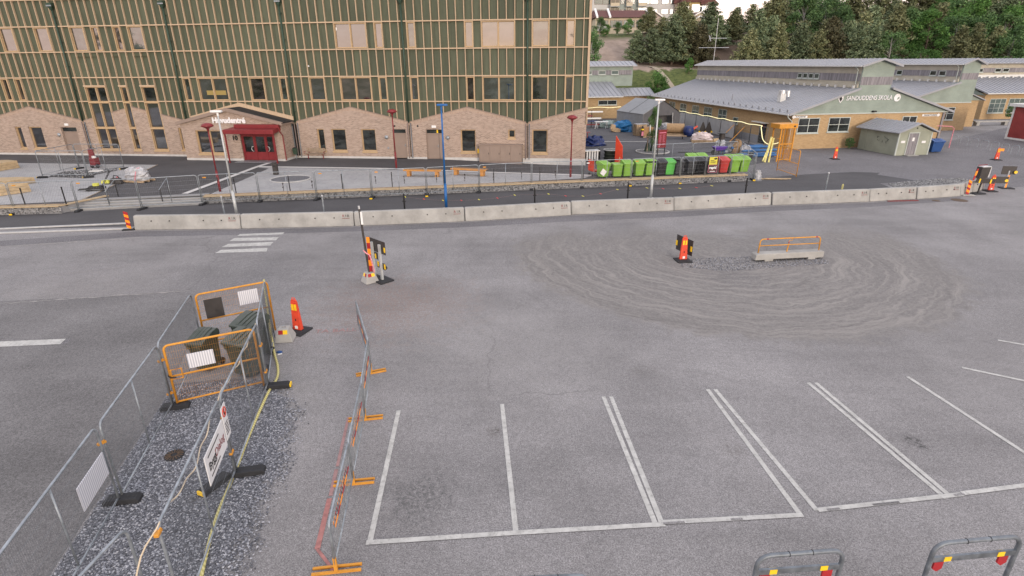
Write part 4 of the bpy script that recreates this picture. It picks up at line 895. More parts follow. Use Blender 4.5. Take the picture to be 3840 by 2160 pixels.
def tagplate(o, x, z, m='orange_reflex', w=.2, hh=.07): part('tag', MB().box(x, -.03, z, x+w, -.015, z+hh), M[m], o)
# rubber/plastic feet
ff = MB(); ff.prism([(-.34, 0), (.34, 0), (.34, .07), (.28, .12), (-.28, .12), (-.34, .07)], 'y', -.11, .11)
FEET = None
def foot(pos, rz, label, end=True, group='fence feet', big=False):
    f = _foot(pos, rz, label, group)
    if not end:
        for ch in list(f.children):
            if ch.name.startswith('yellow_end'): bpy.data.objects.remove(ch)
    return f
def _foot(pos, rz, label, group):
    global FEET
    if FEET is None:
        f = thing('fence_weight', label, 'fence foot', pos, rz, group); part('block', ff, M['rubber'], f, bevel=.012)
        for x in (-.22, -.12, .12, .22): part('socket', MB().cyl((x, 0, .115), (x, 0, .123), .035, 8), M['black'], f)
        part('yellow_end', MB().box(-.37, -.09, .015, -.335, .09, .1), M['yellow_reflex'], f); FEET = f; return f
    return clone(FEET, label, pos, rz, group=group)
# --- long row of panels along the stone walls
px = [(-60, 812), (60, 803), (298, 793), (534, 786), (762, 768), (977, 757), (1190, 750), (1397, 744), (1602, 735), (1798, 722), (1993, 711), (2181, 704), (2363, 696), (2546, 687), (2640, 683), (2733, 680), (2822, 676)]
G1 = [at(*q) for q in px]
for i in range(len(G1)-1):
    L = (G1[i+1]-G1[i]).length
    o = fence(G1[i], G1[i+1], '%s temporary fence panel from the left along the footpath' % ORD[i].capitalize(), 'fence panels along the footpath', h=1.8, z=.08)
    if i in (1, 2, 4, 6, 7, 9, 11, 12): tagplate(o, .25, 1.6, 'orange_steel' if i != 11 else 'white')
    if i > 0: foot(G1[i]+Vector((0, -.0, .004)), R_(80+7*(i % 3)), '%s fence foot from the left along the footpath' % ORD[i-1].capitalize(), end=i in (1, 7, 8, 12, 13), group='feet along the footpath')
foot(G1[-1]+Vector((0, 0, .004)), R_(85), 'Fence foot at the far right end of the footpath fence', group='feet along the footpath')
for p, q, lb in (((2885, 592), (2560, 607), 'Temporary fence panel standing behind the row of bins'),):
    pass
pb = [at(2480, 648, .35)+Vector((0, 3.4, 0)), at(2640, 640, .3)+Vector((0, 3.4, 0)), at(2815, 634, .2)+Vector((0, 3.2, 0))]
fence(pb[0], pb[1], 'Fence panel behind the grey bins', 'fence panels round the bins', h=1.9, z=.1); fence(pb[1], pb[2], 'Fence panel behind the red and right-hand green bins', 'fence panels round the bins', h=1.9, z=.06)
fence(G1[-1]+Vector((.1, .1, 0)), pb[2]+Vector((.3, 0, 0)), 'Fence panel closing the right end of the bin row', 'fence panels round the bins', h=1.9, z=.05)
# signs on the fence by the bins
sp = G1[13].lerp(G1[14], .95); dv = (G1[15]-G1[14]).normalized()
s1 = thing('security_sign', 'black fence sign reading rapid in white with pink border', 'sign', at(2651, 655, .4)+Vector((0, -1.0, .33)), math.atan2(dv.y, dv.x))
part('board', MB().box(-.37, -.02, 0, .37, 0, .58), M['letter_black'], s1); M['pink'] = simple('pink_print', (.55, .18, .26), .6, var=.1)
mb = MB()
for q in ((-.34, .02, .34, .045), (-.34, .535, .34, .56), (-.34, .045, -.315, .535), (.315, .045, .34, .535)): mb.box(q[0], -.028, q[1], q[2], -.021, q[3])
part('border', mb, M['pink'], s1); text('lettering', 'rapid', .27, M['letter_white'], s1, (0, -.03, .36), (R_(90), 0, 0), .003, bold=.008); part('small_print', MB().box(-.24, -.03, .17, .24, -.022, .22), M['red_paint'], s1); part('small_print', MB().box(-.2, -.03, .08, .2, -.022, .12), M['letter_white'], s1)
s2 = thing('yellow_notice', 'yellow warning notice with scalloped edge hung above the black sign', 'sign', at(2651, 655, .4)+Vector((0, -1.0, .93)), math.atan2(dv.y, dv.x))
mb = MB(); n = 9; top = [(-.3+.6*i/(n*2), .5+(.04 if i % 2 else 0)) for i in range(n*2+1)]; bot = [(x, -(z-.5)) for x, z in reversed(top)]
mb.prism(top+bot, 'y', -.015, 0); part('board', mb, simple('yellow_print', (.62, .56, .06), .6), s2); part('print_line', MB().box(-.22, -.022, .26, .06, -.016, .3).box(-.22, -.022, .17, .2, -.016, .2).box(-.22, -.022, .1, .16, -.016, .13), M['letter_black'], s2)
part('camera_pictogram', MB().prism([(.02, .42), (.26, .47), (.27, .38), (.2, .36), (.18, .3), (.12, .34), (.04, .36)], 'y', -.022, -.016), M['letter_black'], s2)
# --- square of panels round the open pit
pit = [at(160, 667, .42), at(333, 666, .42), at(468, 634, .42), at(298, 633, .42)]
for i, lb in enumerate(('Fence panel on the near side of the fenced pit', 'Fence panel on the right side of the fenced pit', 'Fence panel on the far side of the fenced pit', 'Fence panel on the left side of the fenced pit')):
    fence(pit[i], pit[(i+1) % 4], lb, 'fence panels round the pit', h=1.9, z=.5)
for i, lb in enumerate(('Fence foot at the near left corner of the pit', 'Fence foot at the near right corner of the pit', 'Fence foot at the far right corner of the pit', 'Fence foot at the far left corner of the pit')):
    foot(pit[i], R_(10+20*i), lb, group='feet round the pit')
pitp = [tuple(at(*q, .4)[:2]) for q in ((180, 664), (235, 645), (330, 638), (440, 632), (440, 640), (360, 655), (330, 668))]
struct('pit_ground', sheet(pitp, zp, .026), M['path']); stonefield('pit_stones', pitp, 700, .03, .07, M['gabion_stone'], lambda x, y: .43, 21, label='loose dark stones in the fenced pit')
one('cable_coil', MB().tube([(math.cos(a*.6)*.55, math.sin(a*.6)*.3+.05*math.sin(a), .03+.004*a) for a in range(26)], .02, 5), M['white'], 'white cable coil lying in the fenced pit', 'cable', at(362, 645, .43))
# --- near fences, left side
P3, P2, P1 = at(742, 1338), at(652, 1533), at(455, 1884)
P0 = P1+(P1-P2).normalized()*3.5
fence(P0, P1, 'Nearest temporary fence panel on the road side of the gravel', 'near fence panels', near=True, tubes='galv', h=1.85, step=.045); fence(P1+Vector((.02, .03, 0)), P2, 'Middle temporary fence panel on the road side of the gravel', 'near fence panels', h=1.85, step=.045); fence(P2, P3+Vector((-.1, .55, 0)), 'Temporary fence panel beside the caged dark bins', 'near fence panels', h=1.85, step=.045, mid=False)
foot(P1+Vector((.05, 0, .03)), R_(8), end=False, label= 'Fence foot standing on the gravel beside the drain grate', group='near fence feet'); foot(P2+Vector((.05, .0, .03)), R_(14), end=False, label= 'Fence foot at the hinge of the yellow gate', group='near fence feet')
F0, F1, F2 = at(1030, 1262), at(1008, 1453), at(888, 1783); F3 = F2+Vector((.75, -3.45, 0))
fence(F1, F0, 'Temporary fence panel between the dark bins and concrete weight', 'near fence panels', h=1.95, step=.045); fence(F2, F1, 'Temporary fence panel in front of the yellow hose', 'near fence panels', h=1.95, step=.045); f3 = fence(F3, F2, 'Temporary fence panel carrying the white contractor board', 'near fence panels', h=1.95, step=.045)
F4 = Vector((F3.x-.5, F3.y+.1, 0)); fence(F4+Vector((-.1, -1.2, 0)), F4+Vector((.0, .0, 0)), 'Short fence panel end at the bottom edge by the rope', 'near fence panels', h=1.9, mesh=False, mid=False)
foot(F1+Vector((.25, -.02, .02)), R_(190), 'Fence foot with yellow end at the corner of the bin cage', group='near fence feet'); foot(F2+Vector((.25, .03, .03)), R_(192), end=False, label= 'Long grey fence foot under the yellow hose', group='near fence feet'); foot(F2+Vector((-.28, -.33, .03)), R_(66), 'Fence foot with yellow end under the contractor board', group='near fence feet')
for i, (pp, zz_) in enumerate(((P1, 1.45), (P2, 1.4), (P2, .45), (F1, 1.3), (F1, .5), (F2, 1.5), (F2, .6), (F3, 1.85))):
    one('fence_clamp', MB().box(-.075, -.035, -.02, .075, .035, .03).tube([(.0, 0, .02), (.05, -.03, .06)], .012, 5), M['orange_steel'], ['Orange clamp joining the nearest road side panels', 'Orange clamp high beside the yellow gate', 'Orange clamp low beside the yellow gate', 'Orange clamp high at the corner of the bin cage', 'Orange clamp low at the corner of the bin cage', 'Orange clamp above the contractor board', 'Orange clamp below the contractor board', 'Orange clamp at the near top corner by the rope'][i], 'clamp', pp+Vector((0, 0, zz_)), R_(60 if i < 3 else 100), 'fence clamps', bevel=.008)
# white mesh-printed boards and the contractor board
def ribbed():
    t = NT('ribbed_white_board'); t.set(.6, 0, .3); wv = t.n('TexWave'); wv.inputs['Scale'].default_value = 5.5; t.l(t.tc.outputs['Object'], wv.inputs['Vector']); t.color(t.mix(wv.outputs[0], (.42, .43, .48), (.72, .72, .74))); return t.m
M['ribbed'] = ribbed()
dA = (P1-P0).normalized()
b_ = one('blank_board', MB().box(0, -.045, 0, 1.05, -.03, .5), M['ribbed'], 'white ribbed board hung low on the nearest road side panel', 'sign', P0+dA*2.3+Vector((0, 0, .85)), math.atan2(dA.y, dA.x))
dR = (F2-F3).normalized(); ra = math.atan2(dR.y, dR.x)
cb = thing('contractor_board', 'white contractor board reading ByggDialog on the temporary fence', 'sign', F3+dR*2.0+Vector((0, 0, 1.0)), ra)
part('board', MB().box(0, -.06, 0, 1.25, -.045, .62), M['white'], cb); text('lettering', 'Bygg', .24, M['letter_black'], cb, (.34, -.063, .3), (R_(90), 0, 0), .002, bold=.002); text('lettering', 'Dialog', .24, M['red_paint'], cb, (.85, -.063, .3), (R_(90), 0, 0), .002)
part('small_print', MB().box(.15, -.063, .09, .75, -.061, .12).box(.15, -.063, .5, .9, -.061, .53), M['signback'], cb)
nb = thing('prohibition_board', 'narrow white board with a red prohibition ring beside contractor board', 'sign', F3+dR*3.27+Vector((0, 0, 1.08)), ra)
part('board', MB().box(0, -.07, 0, .3, -.06, .75), M['white'], nb)
mb = MB().tube([(.15+.1*math.cos(a*.35), -.075, .6+.1*math.sin(a*.35)) for a in range(18)], .011, 5, close=True); mb.tube([(.08, -.075, .68), (.22, -.075, .52)], .014, 5); part('prohibition_ring', mb, M['cone_red'], nb)
part('figure', MB().box(.12, -.074, .53, .18, -.071, .68), M['letter_black'], nb)
mb = MB()
for i in range(5): mb.box(.05, -.073, .1+i*.06, .25, -.071, .125+i*.06)
part('fine_print', mb, M['signback'], nb)
# yellow gates (site gates with mesh)
def gate(p, q, label, h=1.72, boards_=()):
    p = Vector(p); q = Vector(q); L = (q-p).length; d = (q-p).normalized(); o = thing('yellow_gate', label, 'gate', (p.x, p.y, .06), math.atan2(d.y, d.x), 'yellow site gates')
    f = MB().tube(rring(L, h, .12, .0), .03, 8); f.tube([(0.02, 0, .12), (L-.02, 0, .12)], .025, 8); f.tube([(.02, 0, h*.5), (L-.02, 0, h*.5)], .025, 8); part('frame', f, M['orange_steel'], o, smooth=True)
    ws = MB(); n = int(L/.05)
    for i in range(1, n): ws.tube([(L*i/n, .01, .12), (L*i/n, .01, h-.03)], .0018, 3, caps=False)
    for i in range(1, 9): ws.tube([(0, .012, .12+(h-.15)*i/9), (L, .012, .12+(h-.15)*i/9)], .0018, 3, caps=False)
    part('wire_mesh', ws, M['orange_steel'], o, kind='stuff'); return o, d
g1, d1 = gate(P2+Vector((.1, .05, 0)), F1+Vector((-.12, .0, 0)), 'Yellow mesh gate at the front of the bin cage')
part('latch_box', MB().tube([(.03, -.03, .78), (.27, -.03, .78), (.27, -.03, 1.05), (.03, -.03, 1.05)], .022, 6, close=True), M['orange_steel'], g1); part('hung_board', MB().box(.45, -.05, 1.0, 1.05, -.035, 1.4), M['ribbed'], g1)
for i in range(2): part('cable_lock', MB().tube([(-.06+.0*i, .05, .9-.04*i), (.0, -.07, .88-.03*i), (.12, -.05, .82), (.03, .06, .86)], .009, 5, close=True), M['black'], g1)
g2, d2 = gate(P3+Vector((-.02, .6, 0)), F0+Vector((-.1, .35, 0)), 'Yellow mesh gate at the back of the bin cage')
part('hung_board', MB().box(.18, -.05, .9, .68, -.035, 1.52), M['signback'], g2); part('hung_board', MB().box(1.15, -.05, 1.12, 1.72, -.035, 1.58), M['ribbed'], g2)
# hose, rope, zip strips
hp_ = [at(*q)+Vector((0, 0, z_)) for q, z_ in (((1006, 1140), .95), ((1012, 1200), .75), ((1020, 1270), .3), ((1030, 1330), .04), ((1042, 1375), .03), ((1040, 1420), .03), ((1010, 1470), .035), ((975, 1545), .035), ((930, 1650), .035), ((892, 1750), .03), ((860, 1830), .035), ((815, 1940), .035), ((778, 2070), .035), ((750, 2200), .035))]
def smooth_path(P, n=5):
    out = []
    for i in range(len(P)-1):
        p0 = P[max(0, i-1)]; p1 = P[i]; p2 = P[i+1]; p3 = P[min(len(P)-1, i+2)]
        for k_ in range(n):
            t_ = k_/n; out.append(.5*((2*p1)+(p2-p0)*t_+(2*p0-5*p1+4*p2-p3)*t_*t_+(3*p1-p0-3*p2+p3)*t_**3))
    out.append(P[-1]); return out
t = NT('pale_yellow_ribbed_hose'); t.set(.6, 0, .4); wv = t.n('TexWave'); wv.inputs['Scale'].default_value = 9; wv.bands_direction = 'DIAGONAL'; t.l(t.tc.outputs['Object'], wv.inputs['Vector']); t.color(t.mix(wv.outputs[0], (.44, .4, .13), (.68, .62, .28))); M['hose'] = t.m
one('hose', MB().tube(smooth_path(hp_), .034, 8), M['hose'], 'pale yellow hose running over the gravel along the fence', 'hose', smooth=True)
t = NT('cream_rope'); t.color((.62, .52, .38)); t.set(.8); M['rope'] = t.m
rp = []
for i in range(26):
    u = i/25; q = F1.lerp(F2, min(1, u*2)) if u < .5 else F2.lerp(F3, (u-.5)*2); rp.append(Vector((q.x+.03*math.sin(i*2.1)-.03, q.y, 1.93-.28*(abs(math.sin(u*math.pi*2))**2)*(1 if u > .5 else .35))))
rp += [Vector((F3.x-.28, F3.y-.1, 1.5)), Vector((F3.x-.45, F3.y-.3, .8)), Vector((F3.x-.5, F3.y-.5, .1))]
one('rope', MB().tube(smooth_path(rp, 3), .012, 5), M['rope'], 'cream rope strung loosely along the near fence tops', 'rope')
one('grate', MB().lathe([(.2, 0), (.21, .02), (.2, .03)], 20).lathe([(.06, .03), (.06, .036)], 10), M['rubber'], 'round iron drain grate set in the gravel', 'drain', at(655, 1712)+Vector((0, 0, .02)))
gr_ = bpy.data.objects['grate']; M['rust'] = simple('rusty_iron', (.12, .085, .06), .8, .3, var=.3, sc=12)
mb = MB()
for i in range(16):
    a = i*math.pi/8; mb.tube([(.07*math.cos(a), .07*math.sin(a), .037), (.19*math.cos(a), .19*math.sin(a), .034)], .013, 4)
part('grate_bars', mb, M['rust'], gr_)
# crowd barriers ---------------------------------------------------
Q = [at(1347, 1240), at(1393, 1402), at(1371, 1576), at(1327, 1818), at(1262, 2148)]
def crowd(p, q, label, foot_end=True):
    d = (q-p).normalized(); L = (q-p).length-.03; o = thing('crowd_barrier', label, 'barrier', p+Vector((0, 0, .0)), math.atan2(d.y, d.x), 'crowd barriers')
    h = 1.1; r = .1; pts = rring(L, h, r, .2); pts = [(x, 0, z) for x, _, z in pts]
    f = MB().tube(pts+[(L, 0, .2)], .022, 8); f.tube([(0, 0, .22), (L, 0, .22)], .018, 6); part('frame', f, M['galv'], o, smooth=True)
    for i in range(1, 19):
        x = L*i/19; part('upright', MB().tube([(x, 0, .22), (x, 0, h-.01)], .008, 5), M['galv'], o)
    for i in range(6):
        if i % 2 == 0 or True: part('reflex_strip', MB().box(L*(.14+.12*i), .02, .72, L*(.14+.12*i+.115), .028, .775), M['red_reflex' if i % 2 else 'orange_reflex'], o)
    for i in range(6): part('reflex_strip', MB().box(L*(.14+.12*i), -.028, .72, L*(.14+.12*i+.115), -.02, .775), M['red_reflex' if i % 2 else 'orange_reflex'], o)
    return o
for i, lb in enumerate(('Crowd barrier farthest from the camera, turned towards the signs', 'Second crowd barrier in the line, counted from the far end', 'Third crowd barrier in the line, counted from the far end', 'Nearest crowd barrier with red and yellow strips')):
    o = crowd(Q[i+1], Q[i], lb)
    mb = MB().box(-.02, -.42, .0, .02, .42, .04).box(.1, -.42, .0, .14, .42, .04).box(-.02, -.03, .04, .02, .03, .34).box(.02, -.02, .05, .1, .02, .09); part('barrier_foot', mb, M['orange_steel'], o)
# concrete barriers -------------------------------------------------
bx_ = [(505, 862), (905, 858), (1330, 848), (1745, 830), (2142, 806), (2528, 790), (2895, 770), (3262, 757), (3438, 747), (3600, 735), (3690, 710)]
BP = [at(*q) for q in bx_]
def barrier(p, q, label, tx='R I R', low=False):
    d = (q-p).normalized(); L = (q-p).length-.05; o = thing('concrete_barrier', label, 'barrier', (p.x+d.x*.025+random.uniform(-.02, .02), p.y+d.y*.025+random.uniform(-.05, .05), .006), math.atan2(d.y, d.x)+R_(random.uniform(-.4, .4)), 'concrete barriers')
    h = .75; c_ = .1
    mb = MB(); pr = [(-.0, 0), (.5, 0), (.5, .06), (.38, h-.03), (.36, h), (.14, h), (.12, h-.03), (0, .06)]
    n = len(pr); vs_ = []
    for x, k_ in ((0, 0), (.06, 1), (L-.06, 1), (L, 0)):
        for (y, z) in pr: vs_.append((x, y+(0 if k_ else (.03 if y < .25 else -.03)), z*(1 if k_ else .95)))
    fs = [tuple(range(n-1, -1, -1))] + [tuple(range(3*n, 4*n))] + [(a*n+i, a*n+(i+1) % n, (a+1)*n+(i+1) % n, (a+1)*n+i) for a in range(3) for i in range(n)]
    fs = [tuple(reversed(f)) for f in fs]
    mb.add(vs_, fs); bo = part('body', mb, M['conc'], o, bevel=.012)
    for fx in (.17, .34, .66, .83): part('socket', MB().cyl((L*fx, .035, .46), (L*fx, .08, .47), .03, 8), M['black'], o)
    for i, (ch, m_) in enumerate((('R', 'red_paint'), ('1', 'letter_black'), ('R', 'letter_black'))): text('stencil', ch, .2, M[m_], o, (L-.52+.13*i, .078, .55), (R_(82), 0, 0), .001)
    part('stencil_bar', MB().box(L-.6, .05, .42, L-.2, .058, .44), M['red_paint'], o)
    return o
for i in range(len(BP)-1): barrier(BP[i], BP[i+1], '%s concrete road barrier counted from the left%s' % (ORD[i].capitalize(), ', angled behind signs' if i == 9 else ''))
one('red_plank', MB().box(-1.0, -.05, 0, 1.0, .05, .04), M['red_paint'], 'red painted plank lying at the foot of the concrete barriers', 'plank', at(3380, 752)+Vector((0, -.15, .004)), R_(4))
# lamp posts --------------------------------------------------------
def lamp(pos, h, mat, label, kind, rz=0, z=0):
    o = thing('street_lamp', label, 'lamp post', (pos.x, pos.y, z), rz); k_ = h/4.4
    if kind == 'hat':
        part('pole', MB().tube([(0, 0, 0), (0, 0, 1.35)], .075, 10).tube([(0, 0, 1.35), (0, 0, 1.4)], .075, 10, r2=.045).tube([(0, 0, 1.4), (0, 0, h-.3)], .045, 10), M[mat], o, smooth=True)
        part('lamp_head', MB().lathe([(.05, h-.42), (.08, h-.3), (.12, h-.22), (.36, h-.12), (.4, h-.08), (.26, h+.06), (.1, h+.1), (.001, h+.1)], 16), M[mat], o, smooth=True)
        part('access_door', MB().box(-.03, -.09, .7, .03, -.07, .95), M['black'], o)
    else:
        part('pole', MB().tube([(0, 0, 0), (0, 0, 1.5)], .085, 10).tube([(0, 0, 1.5), (0, 0, 1.56)], .085, 10, r2=.055).tube([(0, 0, 1.56), (0, 0, h)], .055, 10, r2=.045), M[mat], o, smooth=True)
        hd = 'white' if kind == 'flat' else mat
        part('lamp_head', MB().prism([(-.25, -.1), (.2, -.14), (.36, -.1), (.36, .1), (.2, .14), (-.25, .1)], 'z', h-.02, h+.09), M[hd], o, bevel=.03)
        part('head_neck', MB().cyl((0, 0, h-.2), (0, 0, h-.02), .06, 8), M[hd], o); part('footing', MB().box(-.2, -.2, 0, .2, .2, .06), M['conc'], o)
    return o
lamp(at(2440, 745), 6.05, 'white_metal', 'Pale grey lamp post behind the barriers near the bins', 'flat'); lamp(at(890, 814), 5.85, 'white_metal', 'Pale grey lamp post in front of the school entrance', 'flat', R_(180)); lamp(at(1674, 784), 6.0, 'blue_paint', 'Blue lamp post behind the concrete barriers', 'small')
lamp(at(826, 718, .4), 4.3, 'red_paint', 'Red lamp post left of the entrance on the paving', 'hat', z=.4); lamp(at(1487, 635, .4), 4.5, 'red_paint', 'Red lamp post beside the brown door', 'hat', z=.4); lamp(at(2139, 664, .4), 4.3, 'red_paint', 'Red lamp post near the right end of the new building', 'hat', z=.38)
# bollards ----------------------------------------------------------
for q, h, m_, lb in (((844, 811), 1.15, 'galv', 'Grey steel post behind the first concrete barrier'), ((1217, 804), 1.1, 'galv', 'Grey steel post behind the second concrete barrier'), ((3094, 719), 1.25, 'galv', 'Grey steel post beside the black asphalt patch')):
    o = thing('steel_post', lb, 'post', at(*q), 0, 'grey steel posts'); part('tube', MB().cyl((0, 0, 0), (0, 0, h), .045, 10), M[m_], o); part('cap', MB().lathe([(.055, h-.02), (.055, h+.04), (.02, h+.06)], 10), M['alu'], o)
for q, h, lb in (((1518, 789), .98, 'Black post left of the blue lamp post'), ((2005, 766), .98, 'Black post right of the blue lamp post'), ((2353, 747), 1.0, 'Black post beside the pale lamp near the bins'), ((2794, 728), 1.05, 'Black post in front of the last green bins')):
    o = thing('black_post', lb, 'post', at(*q), 0, 'black footpath posts'); part('tube', MB().cyl((0, 0, 0), (0, 0, h), .05, 10), M['black'], o); part('collar', MB().box(-.1, -.03, h*.55, .1, .03, h*.55+.05), M['black'], o); part('cap', MB().cyl((0, 0, h), (0, 0, h+.05), .035, 8), M['rubber'], o)
one('yellow_stub', MB().cyl((0, 0, 0), (0, 0, .42), .06, 10).lathe([(.06, .42), (.04, .48), (.001, .5)], 10), M['hose'], 'short yellow stub marker behind the concrete barriers', 'marker', at(3156, 717))
# paving marker cards on the footpath
mc = [(1930, 732, 'y'), (2057, 728, 'y'), (2121, 735, 'r'), (2186, 736, 'y'), (2252, 727, 'r'), (2315, 711, 'y'), (2426, 705, 'y'), (2486, 708, 'r'), (2549, 707, 'y'), (2611, 704, 'r'), (2669, 697, 'y'), (1590, 747, 'r'), (1661, 752, 'y'), (1730, 752, 'r'), (1796, 749, 'y'), (1865, 743, 'r'), (1520, 739, 'y')]
mm = {'y': simple('yellow_marker', (.8, .75, .1), .6), 'r': simple('red_marker', (.7, .06, .06), .6)}; cnt = {'y': 0, 'r': 0}
for x, y, c_ in sorted(mc):
    one('paint_marker', MB().box(-.035, -.13, 0, .035, .13, .012), mm[c_], '%s %s surveying mark from the left on the dark footpath' % (ORD[cnt[c_]].capitalize(), 'yellow' if c_ == 'y' else 'red'), 'mark', at(x, y)+Vector((0, 0, .006)), R_(20), 'surveying marks'); cnt[c_] += 1
sl_ = thing('survey_line', 'thin red sprayed survey line along the dark footpath', 'road marking'); 
for a, b in zip(sorted(mc)[:-1], sorted(mc)[1:]): part('stroke', marking('s', a[:2], b[:2], .025, z=.008), M['pinkchalk'], sl_)
# cones -------------------------------------------------------------
def cone(pos, rz, label, h=1.1, two=True):
    o = thing('marker_cone', label, 'cone', pos+Vector((0, 0, .004)), rz, 'tall red marker cones')
    part('base', MB().box(-.33, -.33, 0, .33, .33, .05).frus(0, 0, .05, .09, .56, .56, .4, .4), M['rubber'], o, bevel=.015)
    mb = MB(); mb.frus(0, 0, .08, h-.06, .34, .14, .24, .06); mb.frus(0, 0, h-.06, h, .24, .06, .16, .045); part('body', mb, M['cone_red'], o, bevel=.02)
    for sx in (-.055, .055): part('reflex_bar', MB().box(sx-.038, -.068, h*.68, sx+.038, -.045, h*.86).tf(Matrix.Translation((0, .01, 0))), M['yellow_reflex'], o)
    part('slot', MB().box(-.02, -.062, h*.35, .02, -.05, h*.42), M['void'], o); part('label_plate', MB().box(-.05, -.082, .13, .05, -.062, .23), M['white'], o); part('handle', MB().tube([(-.06, 0, h-.02), (-.05, 0, h+.05), (.05, 0, h+.05), (.06, 0, h-.02)], .016, 6), M['cone_red'], o)
    return o
cone(at(1120, 1243), R_(-18), 'Tall red cone beside the concrete weight and bin cage', 1.15); cone(at(2560, 978), R_(6), 'Tall red cone hiding the foot of a dark sign', 1.1); cone(at(3130, 597), R_(2), 'Tall red cone on the gravel left of the green hut', 1.05); cone(at(3735, 600), R_(-5), 'Tall red cone carrying an orange plate right of the hut', 1.0); cone(at(3712, 717), R_(-4), 'Tall red cone in the sign cluster at the barrier end', 1.05)
one('orange_plate', MB().box(-.25, -.01, 0, .25, .01, .22), M['orange_reflex'], 'orange plate hung on the cone right of the hut', 'sign', at(3735, 600)+Vector((.1, -.1, .78)), R_(-5))
# concrete weights
def weight(pos, rz, label):
    o = thing('concrete_weight', label, 'weight', pos+Vector((0, 0, .004)), rz, 'concrete sign weights'); part('block', MB().frus(0, 0, 0, .42, .58, .56, .32, .3), M['conc'], o, bevel=.02)
    for sx, m_ in ((-.07, 'red_reflex'), (.07, 'yellow_reflex')):
        pl = MB().box(sx-.068, -.012, 0, sx+.068, 0, .13); pl.tf(Matrix.Translation((0, -.195, .26)) @ Matrix.Rotation(R_(-18), 4, 'X')); part('reflex_plate', pl, M[m_], o)
        pl = MB().box(-.012, sx-.06, 0, 0, sx+.06, .13); pl.tf(Matrix.Translation((-.2, 0, .26)) @ Matrix.Rotation(R_(18), 4, 'Y')); part('reflex_plate', pl, M[m_], o)
    part('lifting_eye', MB().tube([(-.05, 0, .42), (-.04, 0, .48), (.04, 0, .48), (.05, 0, .42)], .012, 6), M['galv'], o); return o
weight(at(1072, 1272), R_(6), 'Concrete weight with red and yellow plates beside the bin cage')
weight(at(1388, 1056), R_(38), 'Concrete weight carrying the tall grey pole on the lot')
# sign group in the middle of the lot
ps = at(1388, 1056)
o = thing('sign_pole', 'tall leaning grey pole with a white clamp in a concrete weight', 'pole', ps+Vector((0, 0, .4)), 0); part('tube', MB().tube([(0, 0, 0), (-.14, .05, 2.6)], .042, 10), M['signback'], o); part('clamp', MB().box(-.04, -.06, 2.0, .04, -.035, 2.5).tf(Matrix.Translation((-.06, .02, 0))), M['white'], o); part('pole_cap', MB().cyl((-.14, .05, 2.6), (-.145, .05, 2.72), .04, 8), M['alu'], o)
o = thing('striped_marker', 'red and orange striped marker board wrapped with barrier tape', 'marker', ps+Vector((.1, -.02, .42)), R_(60))
for i in range(6): part('stripe', MB().add([(-.08, 0, .05+i*.24), (.08, 0, .0+i*.24), (.08, 0, .24+i*.24), (-.08, 0, .29+i*.24), (-.08, .02, .05+i*.24), (.08, .02, .0+i*.24), (.08, .02, .24+i*.24), (-.08, .02, .29+i*.24)], [(0,1,2,3),(4,7,6,5),(0,4,5,1),(2,6,7,3),(1,5,6,2),(0,3,7,4)]), M['red_reflex' if i % 2 == 0 else 'orange_reflex'], o)
M['tape'] = simple('red_white_tape', (.62, .22, .26), .5, var=.5, sc=14)
one('barrier_tape', MB().tube(smooth_path([ps+Vector(q) for q in ((-.12, -.05, 1.35), (.0, -.12, 1.25), (.12, -.1, 1.15), (.18, -.12, .9), (.22, -.1, .6), (.24, -.16, .45))]), .03, 4), M['tape'], 'crumpled red and white tape tied round the pole', 'tape')
p2 = at(1442, 1056); SA2 = R_(-45)
o = thing('road_sign', 'large dark sign back on two aluminium legs in the lot', 'sign', Vector((-5.45, 21.68, 0)), SA2)
part('sign_plate', MB().box(-.58, .04, 1.15, .58, .06, 1.68), M['signback'], o, bevel=.0)
for sx in (-.3, .25): part('leg', MB().box(sx-.05, -.05, .06, sx+.05, .03, 1.54), M['white_metal'], o)
part('arrow_plate', MB().prism([(-.35, 1.1), (-.1, 1.1), (-.1, .72), (.15, .55), (.45, .55), (.45, .45), (.68, .62), (.45, .8), (.45, .72), (.1, .74), (-.12, .9), (-.35, .9)], 'y', .045, .06), M['signback'], o) if False else None
mb = MB().prism([(-.12, .5), (.45, .48), (.62, .62), (.45, .76), (-.12, .74)], 'y', .04, .06); part('arrow_plate', mb, M['signback'], o); part('side_plate', MB().box(-.26, .04, .83, -.02, .06, 1.12), M['signback'], o)
for x, z in ((-.6, 1.3), (.5, 1.26), (-.2, .86), (-.06, .56), (.42, .54)): part('reflex_foil', MB().box(x, .02, z, x+.085, .035, z+.2), M['yellow_reflex'], o)
part('foot_plate', MB().box(-.1, -.32, 0, .62, .32, .06), M['rubber'], o, bevel=.015); part('foot_plate', MB().box(-.6, -.2, 0, -.15, .2, .055), M['rubber'], o, bevel=.015)
o = thing('road_sign', 'small dark sign back with yellow foils behind the mid-lot cone', 'sign', Vector((7.72, 24.12, 0)), R_(-70))
part('sign_plate', MB().box(-.58, 0, .25, .58, .02, .95), M['signback'], o)
for x in (-.6, .46): part('reflex_foil', MB().box(x, -.02, .45, x+.11, -.004, .68), M['yellow_reflex'], o)
part('leg', MB().box(-.04, .02, 0, .04, .06, .9), M['alu'], o)
